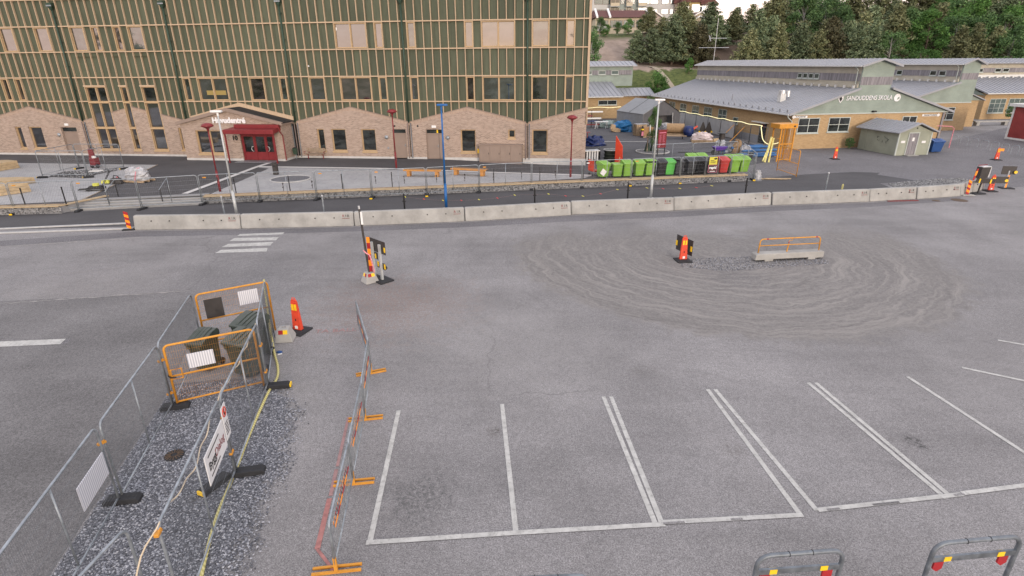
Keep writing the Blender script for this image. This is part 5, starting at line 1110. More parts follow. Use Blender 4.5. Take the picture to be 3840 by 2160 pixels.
# sign cluster at the barrier end
o = thing('striped_marker', 'red and orange striped marker board at the right barrier end', 'marker', at(3625, 733), R_(-2)); part('base', MB().box(-.4, -.22, .004, .4, .22, .07), M['conc'], o, bevel=.02)
for i in range(6): part('stripe', MB().add([(-.1, 0, .12+i*.15), (.1, 0, .02+i*.15), (.1, 0, .17+i*.15), (-.1, 0, .27+i*.15), (-.1, .03, .12+i*.15), (.1, .03, .02+i*.15), (.1, .03, .17+i*.15), (-.1, .03, .27+i*.15)], [(0,1,2,3),(4,7,6,5),(0,4,5,1),(2,6,7,3),(1,5,6,2),(0,3,7,4)]), M['red_reflex' if i % 2 == 0 else 'orange_reflex'], o)
part('upper_stripe', MB().box(-.05, .0, 1.0, .05, .03, 1.3).box(-.05, 0, 1.62, .05, .03, 1.75).tf(Matrix.Rotation(R_(8), 4, 'Y')), M['red_reflex'], o); part('upper_foil', MB().box(-.055, -.002, 1.31, .055, .03, 1.6).tf(Matrix.Rotation(R_(8), 4, 'Y')), M['orange_reflex'], o)
o = thing('road_sign', 'boxy dark road sign on a black post at the barrier end', 'sign', at(3665, 727), R_(8)); part('foot_plate', MB().box(-.42, -.25, .004, .42, .25, .07), M['rubber'], o, bevel=.02); part('post', MB().tube([(0, 0, .06), (.08, 0, 1.1)], .05, 8), M['black'], o)
part('sign_box', MB().frus(-.02, .1, 1.05, 1.75, .62, .4, .62, .4, .06), M['signback'], o); part('box_top', MB().box(-.27, -.1, 1.755, .35, .3, 1.8), M['alu'], o); part('white_plate', MB().box(.42, .1, 1.05, .62, .14, 1.7), M['alu'], o)
part('cross_plate', MB().box(-.5, -.05, .72, .95, -.02, 1.04).tf(Matrix.Rotation(R_(5), 4, 'Y')), M['signback'], o); part('red_rail', MB().tube([(-.2, .32, 1.82), (.45, .32, 1.85)], .025, 6), M['red_paint'], o)
for x in (-.3, .55): part('reflex_foil', MB().box(x, -.07, .72, x+.1, -.052, 1.0).tf(Matrix.Rotation(R_(5), 4, 'Y')), M['yellow_reflex'], o)
o = thing('road_sign', 'dark sign back with yellow foils on the cluster far side', 'sign', at(3765, 706), R_(-12)); part('sign_plate', MB().box(-.45, 0, .95, .4, .03, 1.5), M['signback'], o); part('lower_plate', MB().box(-.95, -.1, .35, .05, -.07, .8), M['signback'], o); part('foot_plate', MB().box(-.25, -.3, .004, .5, .3, .06), M['rubber'], o)
part('marker_strip', MB().box(.0, -.04, .06, .1, -.01, .9), M['orange_reflex'], o); part('leg', MB().tube([(0, 0, .05), (0, 0, 1.2)], .04, 8), M['alu'], o)
for x, z in ((.35, 1.0), (-.05, .42)): part('reflex_foil', MB().lathe([(.1, 0), (.1, .05)], 12).tf(Matrix.Translation((x, -.06, z+.12)) @ Matrix.Rotation(R_(90), 4, 'X')), M['yellow_reflex'], o)
for q, r, lb in (((3598, 751), .45, 'round iron manhole cover on the road below the signs'), ((3510, 753), .22, 'small round iron valve cover on the road')):
    one('manhole_cover', MB().lathe([(r, 0), (r, .008), (r-.05, .011), (.001, .011)], 20), M['rust'], lb, 'manhole', at(*q)+Vector((0, 0, .004)))
o = thing('striped_marker', 'red and orange striped marker board at the left barrier end', 'marker', Vector((-20.62, 29.5, 0)), R_(10)); part('base', MB().box(-.3, -.2, .004, .3, .2, .06), M['rubber'], o)
for i in range(6): part('stripe', MB().add([(-.1, 0, .12+i*.15), (.1, 0, .04+i*.15), (.1, 0, .19+i*.15), (-.1, 0, .27+i*.15), (-.1, .03, .12+i*.15), (.1, .03, .04+i*.15), (.1, .03, .19+i*.15), (-.1, .03, .27+i*.15)], [(0,1,2,3),(4,7,6,5),(0,4,5,1),(2,6,7,3),(1,5,6,2),(0,3,7,4)]), M['red_reflex' if i % 2 else 'orange_reflex'], o)
# yellow guard rail on a concrete beam
a, b = at(2830, 978), at(3072, 966); d = (b-a).normalized(); L = (b-a).length
o = thing('guard_rail', 'yellow tubular guard rail standing on a long concrete beam', 'barrier', a+Vector((0, 0, .004)), math.atan2(d.y, d.x))
part('beam', MB().prism([(-.1, .08), (.35, .08), (.35, 0), (.75, 0), (.75, .1), (2.4, .1), (2.4, 0), (2.75, 0), (2.75, .06), (L+.05, .08), (L+.05, .33), (L-.0, .36), (0, .36), (-.08, .32)], 'y', -.2, .2), M['conc'], o, bevel=.02)
part('rail', MB().tube([(.1, 0, .34), (.12, 0, .8)]+[(.12+.14-.14*math.cos(t_*.39), 0, .84+.14*math.sin(t_*.39)) for t_ in range(1, 5)]+[(L-.26+.14*math.sin(t_*.39), 0, .84+.14*math.cos(t_*.39)) for t_ in range(5)]+[(L-.1, 0, .34)], .028, 8).tube([(.12, 0, .68), (L-.12, 0, .68)], .022, 8), M['orange_steel'], o, smooth=True)
part('middle_post', MB().tube([(L*.47, 0, .34), (L*.48, 0, .7)], .028, 8), M['orange_steel'], o); part('coupling', MB().tube([(L*.48, 0, .68), (L*.48, 0, .86), (L*.53, 0, .88), (L*.53, 0, .97)], .014, 6), M['orange_steel'], o); part('red_band', MB().tube([(L*.13, 0, .98), (L*.16, 0, .98)], .031, 8).tube([(L*.88, 0, .98), (L*.91, 0, .98)], .031, 8).tube([(L*.48, 0, .74), (L*.48, 0, .82)], .02, 8), M['red_reflex'], o)
# galvanised hoops at the bottom edge
for i, (p, q, lb) in enumerate(((at(2845, 2086, 1.15), at(3168, 2062, 1.15), 'Left of the two large galvanised hoops at the bottom edge'), (at(3510, 2039, 1.15), at(3835, 2010, 1.15), 'Right-hand galvanised hoop with red and yellow reflectors'), (at(1890, 2172, 1.15), at(2215, 2158, 1.15), 'Galvanised hoop just showing its top at the bottom edge'))):
    d = (q-p).normalized(); L = (q-p).length; o = thing('bike_hoop', lb, 'barrier', (p.x, p.y, 0), math.atan2(d.y, d.x), 'galvanised hoops')
    part('hoop', MB().tube([(0, 0, .0)]+[(x, 0, z) for x, _, z in rring(L, 1.15, .2, .3)]+[(L, 0, 0)], .036, 12), M['galv_d'], o, smooth=True)
    part('cross_bar', MB().box(.03, -.02, .77, L-.03, .02, .87), M['galv_d'], o)
    for x in (.22, L-.34): part('yellow_foil', MB().box(x, -.026, .775, x+.12, .026, .865), M['yellow_reflex'], o)
    for x in (.08, L-.28): part('red_reflector', MB().prism([(x, .76), (x+.16, .76), (x+.16, .62), (x+.08, .56), (x, .62)], 'y', -.015, .015), M['red_reflex'], o)
    for x in (.35*L, .62*L): part('cable_tie', MB().tube([(x+.0, .04*math.cos(t_*.8), 1.15+.04*math.sin(t_*.8)) for t_ in range(8)], .006, 4, close=True), M['black'], o)
# ================================================================ stone-filled walls, steps and things on the forecourt
def gabion(name, label, x0, x1, fn, h=.43, diag=None):
    p = Vector((x0, fn(x0), 0)); q = Vector((x1, fn(x1), 0)); d = (q-p).normalized(); L = (q-p).length
    o = thing(name, label, 'wall', p, math.atan2(d.y, d.x))
    part('core', MB().box(0, .06, 0, L, .5, h-.03), M['gabion_stone'], o)
    rnd = random.Random(int(L*10)); mb = MB(); base = [(1,0,0),(-1,0,0),(0,1,0),(0,-1,0),(0,0,1),(0,0,-1)]; fs = [(0,2,4),(2,1,4),(1,3,4),(3,0,4),(2,0,5),(1,2,5),(3,1,5),(0,3,5)]
    for i in range(int(L*75)):
        s = rnd.uniform(.035, .085); x = rnd.uniform(0, L); z = rnd.uniform(.03, h-.03); y = .05+rnd.uniform(-.02, .03); a = rnd.uniform(0, 6.28); vs_ = []
        for (u, v, w_) in base:
            u *= s*rnd.uniform(.7, 1.3); v *= s*.6; w_ *= s*rnd.uniform(.5, 1); vs_.append((x+u*math.cos(a)-w_*math.sin(a), y+v, max(.0, min(h-.005, z+u*math.sin(a)*.6+w_*math.cos(a)))))
        mb.add(vs_, fs)
    part('stone_fill', mb, M['gabion_stone'], o, kind='stuff')
    ws = MB(); n = int(L/.1)
    for i in range(n+1): ws.tube([(L*i/n, -.04, 0), (L*i/n, -.04, h)], .002, 3, caps=False)
    for i in range(5): ws.tube([(0, -.042, h*i/4), (L, -.042, h*i/4)], .002, 3, caps=False)
    part('cage', ws, M['wire'], o, kind='stuff')
    u = 0; i = 0
    while u < L-.05:
        v = min(L, u+rnd.uniform(2.6, 3.4)); dz = rnd.uniform(0, .012)
        part('timber_cap', MB().box(u+.004, -.07, h+.002+dz, v-.004, .16, h+.05+dz), M['timber'], o); part('timber_cap', MB().box(u+.004, .165, h+.002+dz, v-.004, .36, h+.05+dz), M['timber'], o); u = v
    part('ledger', MB().box(0, .37, h-.02, L, .42, h+.1), M['timber2'], o)
    return o
gabion('gabion_wall', 'short stone-filled wall with pine cap left of the steps', -60, -27.0, gabL); gabion('gabion_wall', 'long stone-filled wall with pine cap in front of the bins', -19.6, 17.4, gabM)
p, q = Vector((-27.1, gabL(-27.0), 0)), Vector((-26.4, 34.9, 0)); d = (q-p).normalized()
o = thing('gabion_wall', 'angled stone-filled wall end with pine cap at the steps', 'wall', p, math.atan2(d.y, d.x)); part('core', MB().box(0, 0, 0, (q-p).length, .3, .425), M['gabion_stone'], o); part('timber_cap', MB().box(-.1, -.05, .43, (q-p).length+1.2, .3, .48), M['timber'], o)
# steps
sp0, sp1 = Vector((-26.9, 33.75, 0)), Vector((-19.5, 35.2, 0)); d = (sp1-sp0).normalized(); L = (sp1-sp0).length
o = thing('stone_steps', 'wide pale stone steps up to the school forecourt', 'steps', sp0, math.atan2(d.y, d.x))
for i in range(3): part('step', MB().box(0, .36*i, 0, L, 1.6, .1*(i+1)+.03), M['step_stone'], o, bevel=.01); part('lit_step_edge', MB().box(.01, .36*i-.006, .1*(i+1)+.015, L-.01, .36*i+.05, .1*(i+1)+.036), M['kerb'], o)  # pale nosing strips: light on the step edges put into the colour
part('top_slab', MB().box(0, 1.08, .34, L, 1.62, .41), M['step_stone'], o)
for i, (q, lb) in enumerate((((412, 778), 'Left handrail on the wide stone steps'), ((612, 770), 'Right handrail on the wide stone steps'))):
    pp = at(*q); h_ = thing('handrail', lb, 'handrail', (pp.x, pp.y, .0), math.atan2(d.y, d.x)+R_(90), 'step handrails')
    part('rail', MB().tube([(-.1, 0, 1.0), (.1, 0, 1.05), (1.35, 0, 1.42), (1.6, 0, 1.42)], .022, 8), M['galv'], h_, smooth=True)
    for x, z0, z1 in ((.05, 0, 1.02), (1.45, .35, 1.4)): part('post', MB().box(x-.025, -.025, z0, x+.025, .025, z1), M['black'], h_)
# timber platforms (seat stacks) at the left edge
for i, (q, n, lb, w_, dp) in enumerate((((-95, 652), 3, 'Far stack of pine planks with slanted corner at the left edge', 2.4, 3.0), ((-10, 702), 2, 'Middle stack of pine planks on the left paving', 2.3, 1.6), ((-55, 738), 3, 'Near stack of pine planks behind the footpath fence', 2.7, 1.5))):
    pp = at(*q, .4); o = thing('timber_platform', lb, 'timber stack', (pp.x, pp.y, .42), R_(8), 'pine timber stacks')
    for k_ in range(n):
        e = .02*k_; part('layer', MB().prism([(-w_, 0), (w_*.35-e, 0), (w_*.75-e, dp*.8), (w_*.3, dp), (-w_, dp)], 'z', .2*k_, .2*k_+.19), M['timber'], o, bevel=.01)
# round tree pit with bin, benches
pc = at(1090, 672, .4)
t_ = thing('tree_pit', 'round open soil bed in the grey paving', 'planting bed', (pc.x, pc.y, .41)); part('soil', MB().lathe([(1.35, 0), (1.35, .012), (.9, .03), (.001, .04)], 28), M['gravel_bed'], t_); part('ring', MB().tube([(1.4*math.cos(i*.2244), 1.4*math.sin(i*.2244), .02) for i in range(28)], .05, 6, close=True), M['kerb'], t_)
pp = at(1036, 655, .4); o = thing('litter_bin', 'dark litter bin with slanted top beside the round soil bed', 'bin', (pp.x, pp.y, .41)); part('bin_body', MB().prism([(-.17, 0), (.17, 0), (.17, .75), (-.17, .92)], 'y', -.16, .16), M['signback'], o, bevel=.02); part('bin_mouth', MB().box(-.1, -.17, .6, .1, -.161, .72), M['black'], o)
M['bench_wood'] = simple('orange_oiled_wood', (.48, .22, .055), .6, var=.15, sc=5); M['bench_top'] = simple('brown_bench_slats', (.3, .175, .09), .7, var=.25, sc=7)
bpx = [(1535, 660), (1640, 662), (1712, 655), (1810, 660)]; bs = [at(x, y, .4) for x, y in bpx]
for i, lb in ((0, 'Left half of the angled orange wooden bench'), (2, 'Right half of the angled orange wooden bench')):
    p, q = bs[i], bs[i+1]; d = (q-p).normalized(); L = (q-p).length; o = thing('wooden_bench', lb, 'bench', (p.x, p.y, .41), math.atan2(d.y, d.x), 'orange wooden benches')
    for k_ in range(4): part('slat', MB().box(-.35, -.25+k_*.13, .46, L+.35, -.135+k_*.13, .51), M['bench_top'], o)
    for x in (0, L): part('leg', MB().box(x-.12, -.24, 0, x+.12, .24, .455), M['bench_wood'], o, bevel=.01)
    part('edge_board', MB().box(-.36, -.28, .4, L+.36, -.252, .52), M['bench_wood'], o)
# bollard stakes with black knobs on the paving and thin fence posts behind the wall
for i, (x, y) in enumerate(((1063, 716), (1172, 707), (1410, 690), (1518, 688), (1638, 684), (1743, 680), (1850, 676), (1956, 673), (2083, 668))):
    pp = at(x, y, .4); o = one('young_plant', MB().tube([(0, 0, 0), (.03, 0, .25), (0, .02, .55)], .018, 5).frus(0, 0, .2, .3, .1, .06, .02, .02).frus(.03, 0, .4, .52, .02, .02, .09, .08), M['signback'], '%s dark bare sapling from the left behind the long wall' % ORD[i].capitalize(), 'plant', (pp.x, pp.y, .4), i*1.1, 'saplings behind the long wall')
for i, x in enumerate((-32, -29.2, -26.9, -17.8, -14.5, -11.2, -8.0, -4.6, -1.2, 2.0, 5.1)):
    y = (gabL(x) if x < -25 else gabM(x))+.45
    one('railing_post', MB().box(-.025, -.025, 0, .025, .025, 1.15).box(-.06, -.06, 0, .06, .06, .02), M['black'], '%s thin black railing post from the left behind the walls' % ORD[i].capitalize(), 'post', (x, y, .38), 0, 'railing posts behind the walls')
# red lawn roller / fuel trolley in the pit, mowers, wrapped pallet
pp = at(358, 628, .4); o = thing('power_washer', 'red upright machine on wheels inside the fenced pit', 'machine', (pp.x, pp.y, .42), R_(-12))
part('body', MB().frus(0, 0, .25, 1.5, .5, .34, .42, .1, -.05), M['red_paint'], o, bevel=.03); part('engine', MB().box(-.02, -.4, .2, .5, .1, .8), M['red_paint'], o, bevel=.04); part('tank', MB().cyl((.35, -.2, .8), (.35, -.2, .95), .16, 12), M['white'], o)
for x in (-.05, .5): part('wheel', MB().cyl((x, -.25, .16), (x+.08, -.25, .16), .16, 14), M['rubber'], o)
part('handle', MB().tube([(-.2, .1, 1.3), (-.22, .2, 1.6), (.15, .2, 1.6), (.17, .1, 1.3)], .02, 6), M['black'], o)
M['lime'] = simple('lime_yellow_plastic', (.55, .55, .08), .5)
pp = at(362, 714, .4); o = thing('lawn_mower', 'black mower with lime yellow engine cover and tall handle', 'mower', (pp.x, pp.y, .42), R_(20))
part('deck', MB().frus(0, 0, .1, .3, 1.0, .55, .7, .42), M['black'], o, bevel=.04); part('engine', MB().cyl((.05, 0, .3), (.05, 0, .45), .2, 12), M['lime'], o); part('handle', MB().tube([(.4, -.2, .25), (1.0, -.2, 1.15), (1.0, .2, 1.15), (.4, .2, .25)], .02, 6).tube([(.85, -.2, .92), (.85, .2, .92)], .015, 6), M['black'], o)
for x in (-.4, .4):
    for y in (-.3, .3): part('wheel', MB().cyl((x, y-.03, .12), (x, y+.03, .12), .12, 12), M['rubber'], o)
part('catcher_fork', MB().box(-1.0, -.18, .08, -.4, -.1, .14).box(-1.0, .1, .08, -.4, .18, .14), M['black'], o)
pp = at(425, 690, .4); o = thing('power_tool', 'lime yellow and black garden machine lying on the paving edge', 'machine', (pp.x, pp.y, .42), R_(6)); part('body', MB().frus(.25, 0, .0, .4, .8, .45, .6, .35), M['signback'], o, bevel=.05); part('cover', MB().frus(-.45, 0, .05, .32, .6, .35, .4, .25), M['lime'], o, bevel=.05); part('grip', MB().tube([(.1, 0, .4), (.15, 0, .58), (.4, 0, .55), (.5, 0, .4)], .03, 6), M['black'], o)
def pallet(par, z=0, w_=1.2, d_=.8, n=1):
    for k_ in range(n):
        z0 = z+k_*.145
        for i in range(3): part('pallet_block_row', MB().box(-w_/2, -d_/2+i*(d_-.1)/2, z0, w_/2, -d_/2+.1+i*(d_-.1)/2, z0+.1), M['pallet'], par)
        for i in range(5): part('deck_plank', MB().box(-w_/2+i*(w_-.12)/4, -d_/2, z0+.102, -w_/2+.12+i*(w_-.12)/4, d_/2, z0+.13), M['pallet'], par)
def lump(w_, d_, h, seed, n=14, m=9, rough=.12, flatbase=True):
    rnd = random.Random(seed); mb = MB(); g = []
    for j in range(m+1):
        ph = (math.pi/2)*j/m; row = []
        for i in range(n):
            a = 2*math.pi*i/n; k_ = 1+rnd.uniform(-rough, rough); c_ = math.cos(ph)**.5 if math.cos(ph) > 0 else 0
            row.append((w_/2*c_*math.cos(a)*k_, d_/2*c_*math.sin(a)*k_, h*math.sin(ph)*(1+rnd.uniform(-rough, rough))))
        g.append(row)
    vs_ = [p_ for r_ in g for p_ in r_]; fs = [(j*n+i, j*n+(i+1) % n, (j+1)*n+(i+1) % n, (j+1)*n+i) for j in range(m) for i in range(n)]
    return mb.add(vs_, fs)
M['film'] = simple('white_plastic_film', (.38, .385, .4), .4, var=.35, sc=4, spec=.6); M['tarp_blue'] = simple('bright_blue_tarp', (.015, .13, .32), .45, var=.3, sc=3); M['tarp_navy'] = simple('navy_blue_tarp', (.015, .03, .12), .5, var=.4, sc=3); M['burlap'] = simple('tan_burlap', (.34, .23, .13), .9, var=.2, sc=8, bump=.2); M['card'] = simple('brown_cardboard', (.32, .19, .1), .85, var=.15, sc=4)
pp = at(520, 680, .4); o = thing('wrapped_pallet', 'pallet of goods under white plastic film on the forecourt', 'pallet', (pp.x, pp.y, .42), R_(-14)); pallet(o, 0, 1.9, 1.1); part('film', lump(2.0, 1.2, .85, 8, rough=.1).tf(Matrix.Translation((0, 0, .13))), M['film'], o); part('tape', MB().tube([(.35, -.64, .12), (.45, -.55, .6), (.3, -.2, .95), (.3, .3, .95)], .035, 4), M['tape'], o); part('tape_tail', MB().box(-1.15, -.7, .02, -1.05, -.6, .4), M['tape'], o)
# wheeled bins -----------------------------------------------------
M['bin_green'] = simple('lime_green_plastic', (.20, .40, .055), .45, var=.1, sc=2, dirt=.12); M['bin_green2'] = simple('leaf_green_plastic', (.09, .42, .07), .45, var=.1, sc=2, dirt=.1); M['bin_dark'] = simple('anthracite_plastic', (.035, .038, .044), .45, var=.2, sc=2, dirt=.1); M['bin_black'] = simple('black_plastic', (.014, .015, .018), .45, var=.2, sc=2); M['bin_red'] = simple('red_plastic', (.45, .04, .035), .45, var=.12, sc=2); M['bin_olive'] = simple('dark_olive_plastic', (.055, .068, .055), .4, var=.2, sc=3, dirt=.2); M['bin_blue'] = simple('blue_plastic', (.02, .07, .22), .45, var=.1)
BINS = {}
def bin_(pos, rz, label, mat, wd=.72, group='wheeled bins', lid_open=0, h=1.1, lidmat=None):
    key = (mat, lid_open, wd, h, lidmat)
    if key in BINS: return clone(BINS[key], label, pos, rz, group=group)
    o = thing('wheeled_bin', label, 'bin', pos, rz, group); m = M[mat]; k_ = h/1.1
    b_ = MB().frus(0, 0, .07, .95*k_, wd*.82, .55, wd*.95, .7, 0, -.05); part('body', b_, m, o, bevel=.03)
    part('rim', MB().box(-wd/2, -.42, .9*k_, wd/2, .33, .98*k_), m, o, bevel=.015)
    ld = MB(); pr = [(-.47, -.02), (-.46, .04), (-.3, .1), (.05, .2), (.28, .22), (.36, .14), (.36, .0)]; ld.prism(pr, 'x', -wd/2-.015, wd/2+.015)
    for x in (-.2, 0, .2): ld.prism([(-.4, .07), (-.3, .125), (.05, .225), (.26, .245), (.26, .2), (.05, .18), (-.3, .08)], 'x', x*wd-.05, x*wd+.05)
    ld.tf(Matrix.Translation((0, .34, .99*k_)) @ Matrix.Rotation(R_(-lid_open), 4, 'X') @ Matrix.Translation((0, -.34, 0))); part('lid', ld, M[lidmat] if lidmat else m, o, bevel=.012)
    part('handle', MB().tube([(-wd*.4, .33, .95*k_), (-wd*.4, .42, .97*k_), (wd*.4, .42, .97*k_), (wd*.4, .33, .95*k_)], .018, 6), m, o)
    for x in (-wd*.32, wd*.32): part('lug', MB().box(x-.05, -.47, .86*k_, x+.05, -.38, .95*k_), m, o)
    for x in (-wd*.47, wd*.40): part('wheel', MB().cyl((x, .26, .1), (x+.06, .26, .1), .1, 12), M['rubber'], o)
    BINS[key] = o; return o
brow = [(2262, 'bin_green', 'Leftmost green bin, turned with a white sticker'), (2315, 'bin_green', 'Open green bin with a stick standing in it'), (2351, 'bin_green', 'Green bin third from the left in the row'), (2396, 'bin_green', 'Green bin left of the one with its lid ajar'), (2435, 'bin_green', 'Green bin with its lid ajar beside the pale lamp'), (2479, 'bin_black', 'Black bin between green bins right of the pale lamp'), (2511, 'bin_green2', 'Brighter leaf green bin between the dark bins'), (2544, 'bin_dark', 'Dark bin with raised lid right of the leaf green one'), (2590, 'bin_dark', 'Grey bin in the middle of the dark bins'), (2624, 'bin_black', 'Black bin left of the rapid sign'), (2653, 'bin_black', 'Black bin behind the rapid sign'), (2712, 'bin_red', 'Red bin right of the rapid sign'), (2754, 'bin_green', 'Green bin next to the red bin'), (2790, 'bin_green', 'Last green bin at the right end of the row')]
for i, (x, m_, lb) in enumerate(brow):
    pp = at(x, 669-.037*(x-2262), .385); rz = [.45, -.1, .06, .04, .02, .0, -.08, .1, .05, .03, 0, .05, .02, -.03][i]-.0+R_(9)
    lo = {1: 235, 4: 12, 7: 14}.get(i, 0)
    bin_(Vector((pp.x, pp.y+.42, .385)), rz, lb, m_, lid_open=lo, group='bins behind the long wall')
for x, y, lb, m_ in ((2590, 640, 'Left green bin in the back row', 'bin_green'), (2628, 639, 'Right green bin in the back row', 'bin_green'), (2735, 637, 'Green bin behind the red bin', 'bin_green'), (2770, 636, 'Green bin behind the last green bins', 'bin_green')):
    pp = at(x, y+6, .385); bin_(Vector((pp.x, pp.y+.3, .55 if x < 2700 else .4)), R_(6), lb, m_, group='bins behind the long wall')
pp = at(2262, 669, .385); one('sticker', MB().box(-.2, -.01, -.2, .2, 0, .2).tf(Matrix.Rotation(R_(38), 4, 'Y')), M['white'], 'grey white sheet stuck slanting on the leftmost green bin', 'sticker', Vector((pp.x-.02, pp.y-.05, .83)), .35)
pp = at(2246, 664, .385); o = thing('red_cart', 'red plastic cart beside the leftmost green bin', 'cart', (pp.x-.5, pp.y+.6, .385), R_(25)); part('panel', MB().box(-.05, -.4, .35, .05, .4, 1.15), M['cone_red'], o, bevel=.03); part('tray', MB().box(.06, -.35, .3, .5, .35, .4), M['cone_red'], o); part('wheel', MB().cyl((0, -.3, .1), (.05, -.3, .1), .1, 10).cyl((0, .3, .1), (.05, .3, .1), .1, 10), M['rubber'], o); part('post', MB().box(-.04, -.42, 0, .0, -.38, 1.3), M['galv'], o)
one('stick', MB().tube([(0, 0, 0), (.12, 0, 1.0)], .025, 6), M['timber'], 'wooden stick leaning in the open green bin', 'stick', at(2315, 668, .385)+Vector((.05, .45, .45)))
one('plastic_bag', lump(.5, .4, .6, 3, rough=.25), M['film'], 'crumpled clear plastic sheet at the right end of the wall', 'bag', at(2840, 672))
one('board_heap', MB().box(-.9, -.1, 0, .9, .12, .05).box(-.4, -.25, .05, 1.2, -.1, .1).box(-.2, .1, .0, 1.6, .2, .06), M['timber'], 'loose pale boards on the ground right of the plastic sheet', 'boards', at(2885, 672), R_(-6))
# bins in the cage
bin_(Vector((-8.85, 14.5, 0)), R_(-8), 'Small dark green bin with a wheel showing in the yellow gated cage', 'bin_olive', wd=.52, group='caged bins', h=1.05); bin_(Vector((-7.5, 14.15, 0)), R_(-20), 'Large dark green bin nearest the front of the cage', 'bin_olive', wd=.76, group='caged bins', h=1.22); bin_(Vector((-7.78, 15.25, 0)), R_(-20), 'Large dark green bin at the back of the cage', 'bin_olive', wd=.76, group='caged bins', h=1.22)
bin_(Vector((40.6, 55.1, .0)), R_(8), 'Blue container with lid behind the green hut', 'bin_blue', wd=1.25, group='hut bins', h=1.15)
one('grit_bag', lump(.18, .12, .05, 5), M['bin_blue'], 'small blue scrap on the asphalt below the concrete weight', 'litter', at(1048, 1322)); one('paper_scrap', MB().box(-.06, -.03, 0, .06, .03, .01), M['white'], 'small white paper scrap beside the yellow hose', 'litter', at(1050, 1328), .5)
# ================================================================ yard between the buildings
M['tent'] = simple('grey_tent_cloth', (.24, .25, .26), .7, var=.12, sc=2, bump=.1); M['tent_d'] = simple('dark_grey_tent_cloth', (.1, .1, .108), .75, var=.15, sc=2)
T0 = Vector((16.2, 71.6, 0)); o = thing('storage_tent', 'grey gabled storage tent standing in the yard', 'tent', T0, R_(20))
tw, tl, eh, rh = 5.3, 6.4, 2.35, 3.9
part('roof_left', MB().add([(-.1, -.1, eh), (tw/2, -.1, rh), (tw/2, tl, rh), (-.1, tl, eh), (-.1, -.1, eh-.05), (tw/2, -.1, rh-.06), (tw/2, tl, rh-.06), (-.1, tl, eh-.05)], [(0,1,2,3),(7,6,5,4),(0,4,5,1),(0,3,7,4),(2,6,7,3)]), M['tent'], o)
part('roof_right', MB().add([(tw+.1, -.1, eh), (tw/2, -.1, rh), (tw/2, tl, rh), (tw+.1, tl, eh)], [(0,3,2,1)]), M['tent'], o)
part('side_cloth', MB().box(-.02, 0, 0, .02, tl, eh-.02), M['tent'], o); part('side_cloth', MB().box(tw-.02, 0, 0, tw+.02, tl, eh-.02), M['tent'], o)
part('front_cloth', MB().prism([(0, 2.1), (.9, 2.1), (tw-.9, 2.1), (tw, 2.1), (tw, eh), (tw/2, rh-.08), (0, eh)], 'y', .02, .05), M['tent_d'], o)
part('front_flap', MB().box(0, .0, 0, .9, .06, 2.1), M['tent_d'], o); part('front_flap', MB().box(tw-.9, 0, 0, tw, .06, 2.1), M['tent_d'], o); part('inner_curtain', MB().box(.9, 1.5, 0, tw-.9, 1.55, 2.3), M['tent_d'], o); part('roof_batten', MB().add([(-.1, 3.2, eh+.02), (tw/2, 3.2, rh+.02), (tw/2, 3.3, rh+.02), (-.1, 3.3, eh+.02)], [(0,1,2,3)]), M['roofdark'], o)
for x in (1.0, tw-1.0): part('door_pole', MB().tube([(x, -.08, 0), (x+(.25 if x < 2 else -.2), -.08, 2.4)], .07, 8), M['film'], o)
# bright light rope along the site fence
t = NT('lit_rope_light'); t.color((.8, .72, .4)); t.b.inputs['Emission Color'].default_value = (1, .9, .5, 1); t.b.inputs['Emission Strength'].default_value = .35; M['ropelight'] = t.m
def sp_(x, y, z): return sch(x, y, z)
rl_ = [sp_(-1.3, 34-i*1.35, 2.0+.05*math.sin(i*2.3)) for i in range(24)]+[sp_(-1.6, 2.6, 1.95), sp_(-1.7, 2.2, 1.5), sp_(-1.75, 1.7, .8), sp_(-1.5, 1.1, .42), sp_(-1.2, .3, .55), sp_(-1.0, -.1, .75)]
one('light_rope', MB().tube(smooth_path(rl_, 3), .035, 6), M['ropelight'], 'glowing pale yellow light rope along the fence by the brick school', 'light rope')
rl2 = [sch(-6.6, 36.6)+Vector((0, 0, 0))]; rl2 = [sch(-17+i*.95, 35.6, 1.75+.06*math.sin(i*1.7)) for i in range(13)]
one('light_rope', MB().tube(smooth_path(rl2, 3), .035, 6), M['ropelight'], 'glowing pale yellow light rope behind the blue tarp', 'light rope')
# fence with white cloth before the brick long side
M['cloth'] = simple('grey_white_fence_cloth', (.34, .34, .34), .8, var=.12, sc=2)
n_ = 0
for i in range(9):
    y0, y1 = 31.5-i*3.3, 31.5-(i+1)*3.3; p, q = sch(-1.25, y0), sch(-1.25, y1)
    o = fence(p, q, '%s site fence panel from the tent beside the brick school' % ORD[i].capitalize(), 'site fence panels beside the school', h=1.95, tubes='galv_d')
    if 2 <= i <= 6: part('fence_cloth', MB().box(.03, -.02, .1, 3.16, -.006, 1.85), M['cloth'], o)
for i, (y, lb) in enumerate(((8.5, 'Left orange slanting brace on the site fence'), (6.2, 'Right orange slanting brace on the site fence'))):
    one('fence_brace', MB().tube([(0, 0, 1.6), (-1.5, .1, .0)], .035, 6), M['orange_steel'], lb, 'brace', sch(-1.35, y), SA, 'fence braces')
one('fence_brace', MB().tube([(0, 0, 1.7), (-1.4, -.2, 0)], .035, 6), M['timber'], 'pale wooden brace behind the blue tarp', 'brace', sch(-7.8, 35.0), SA)
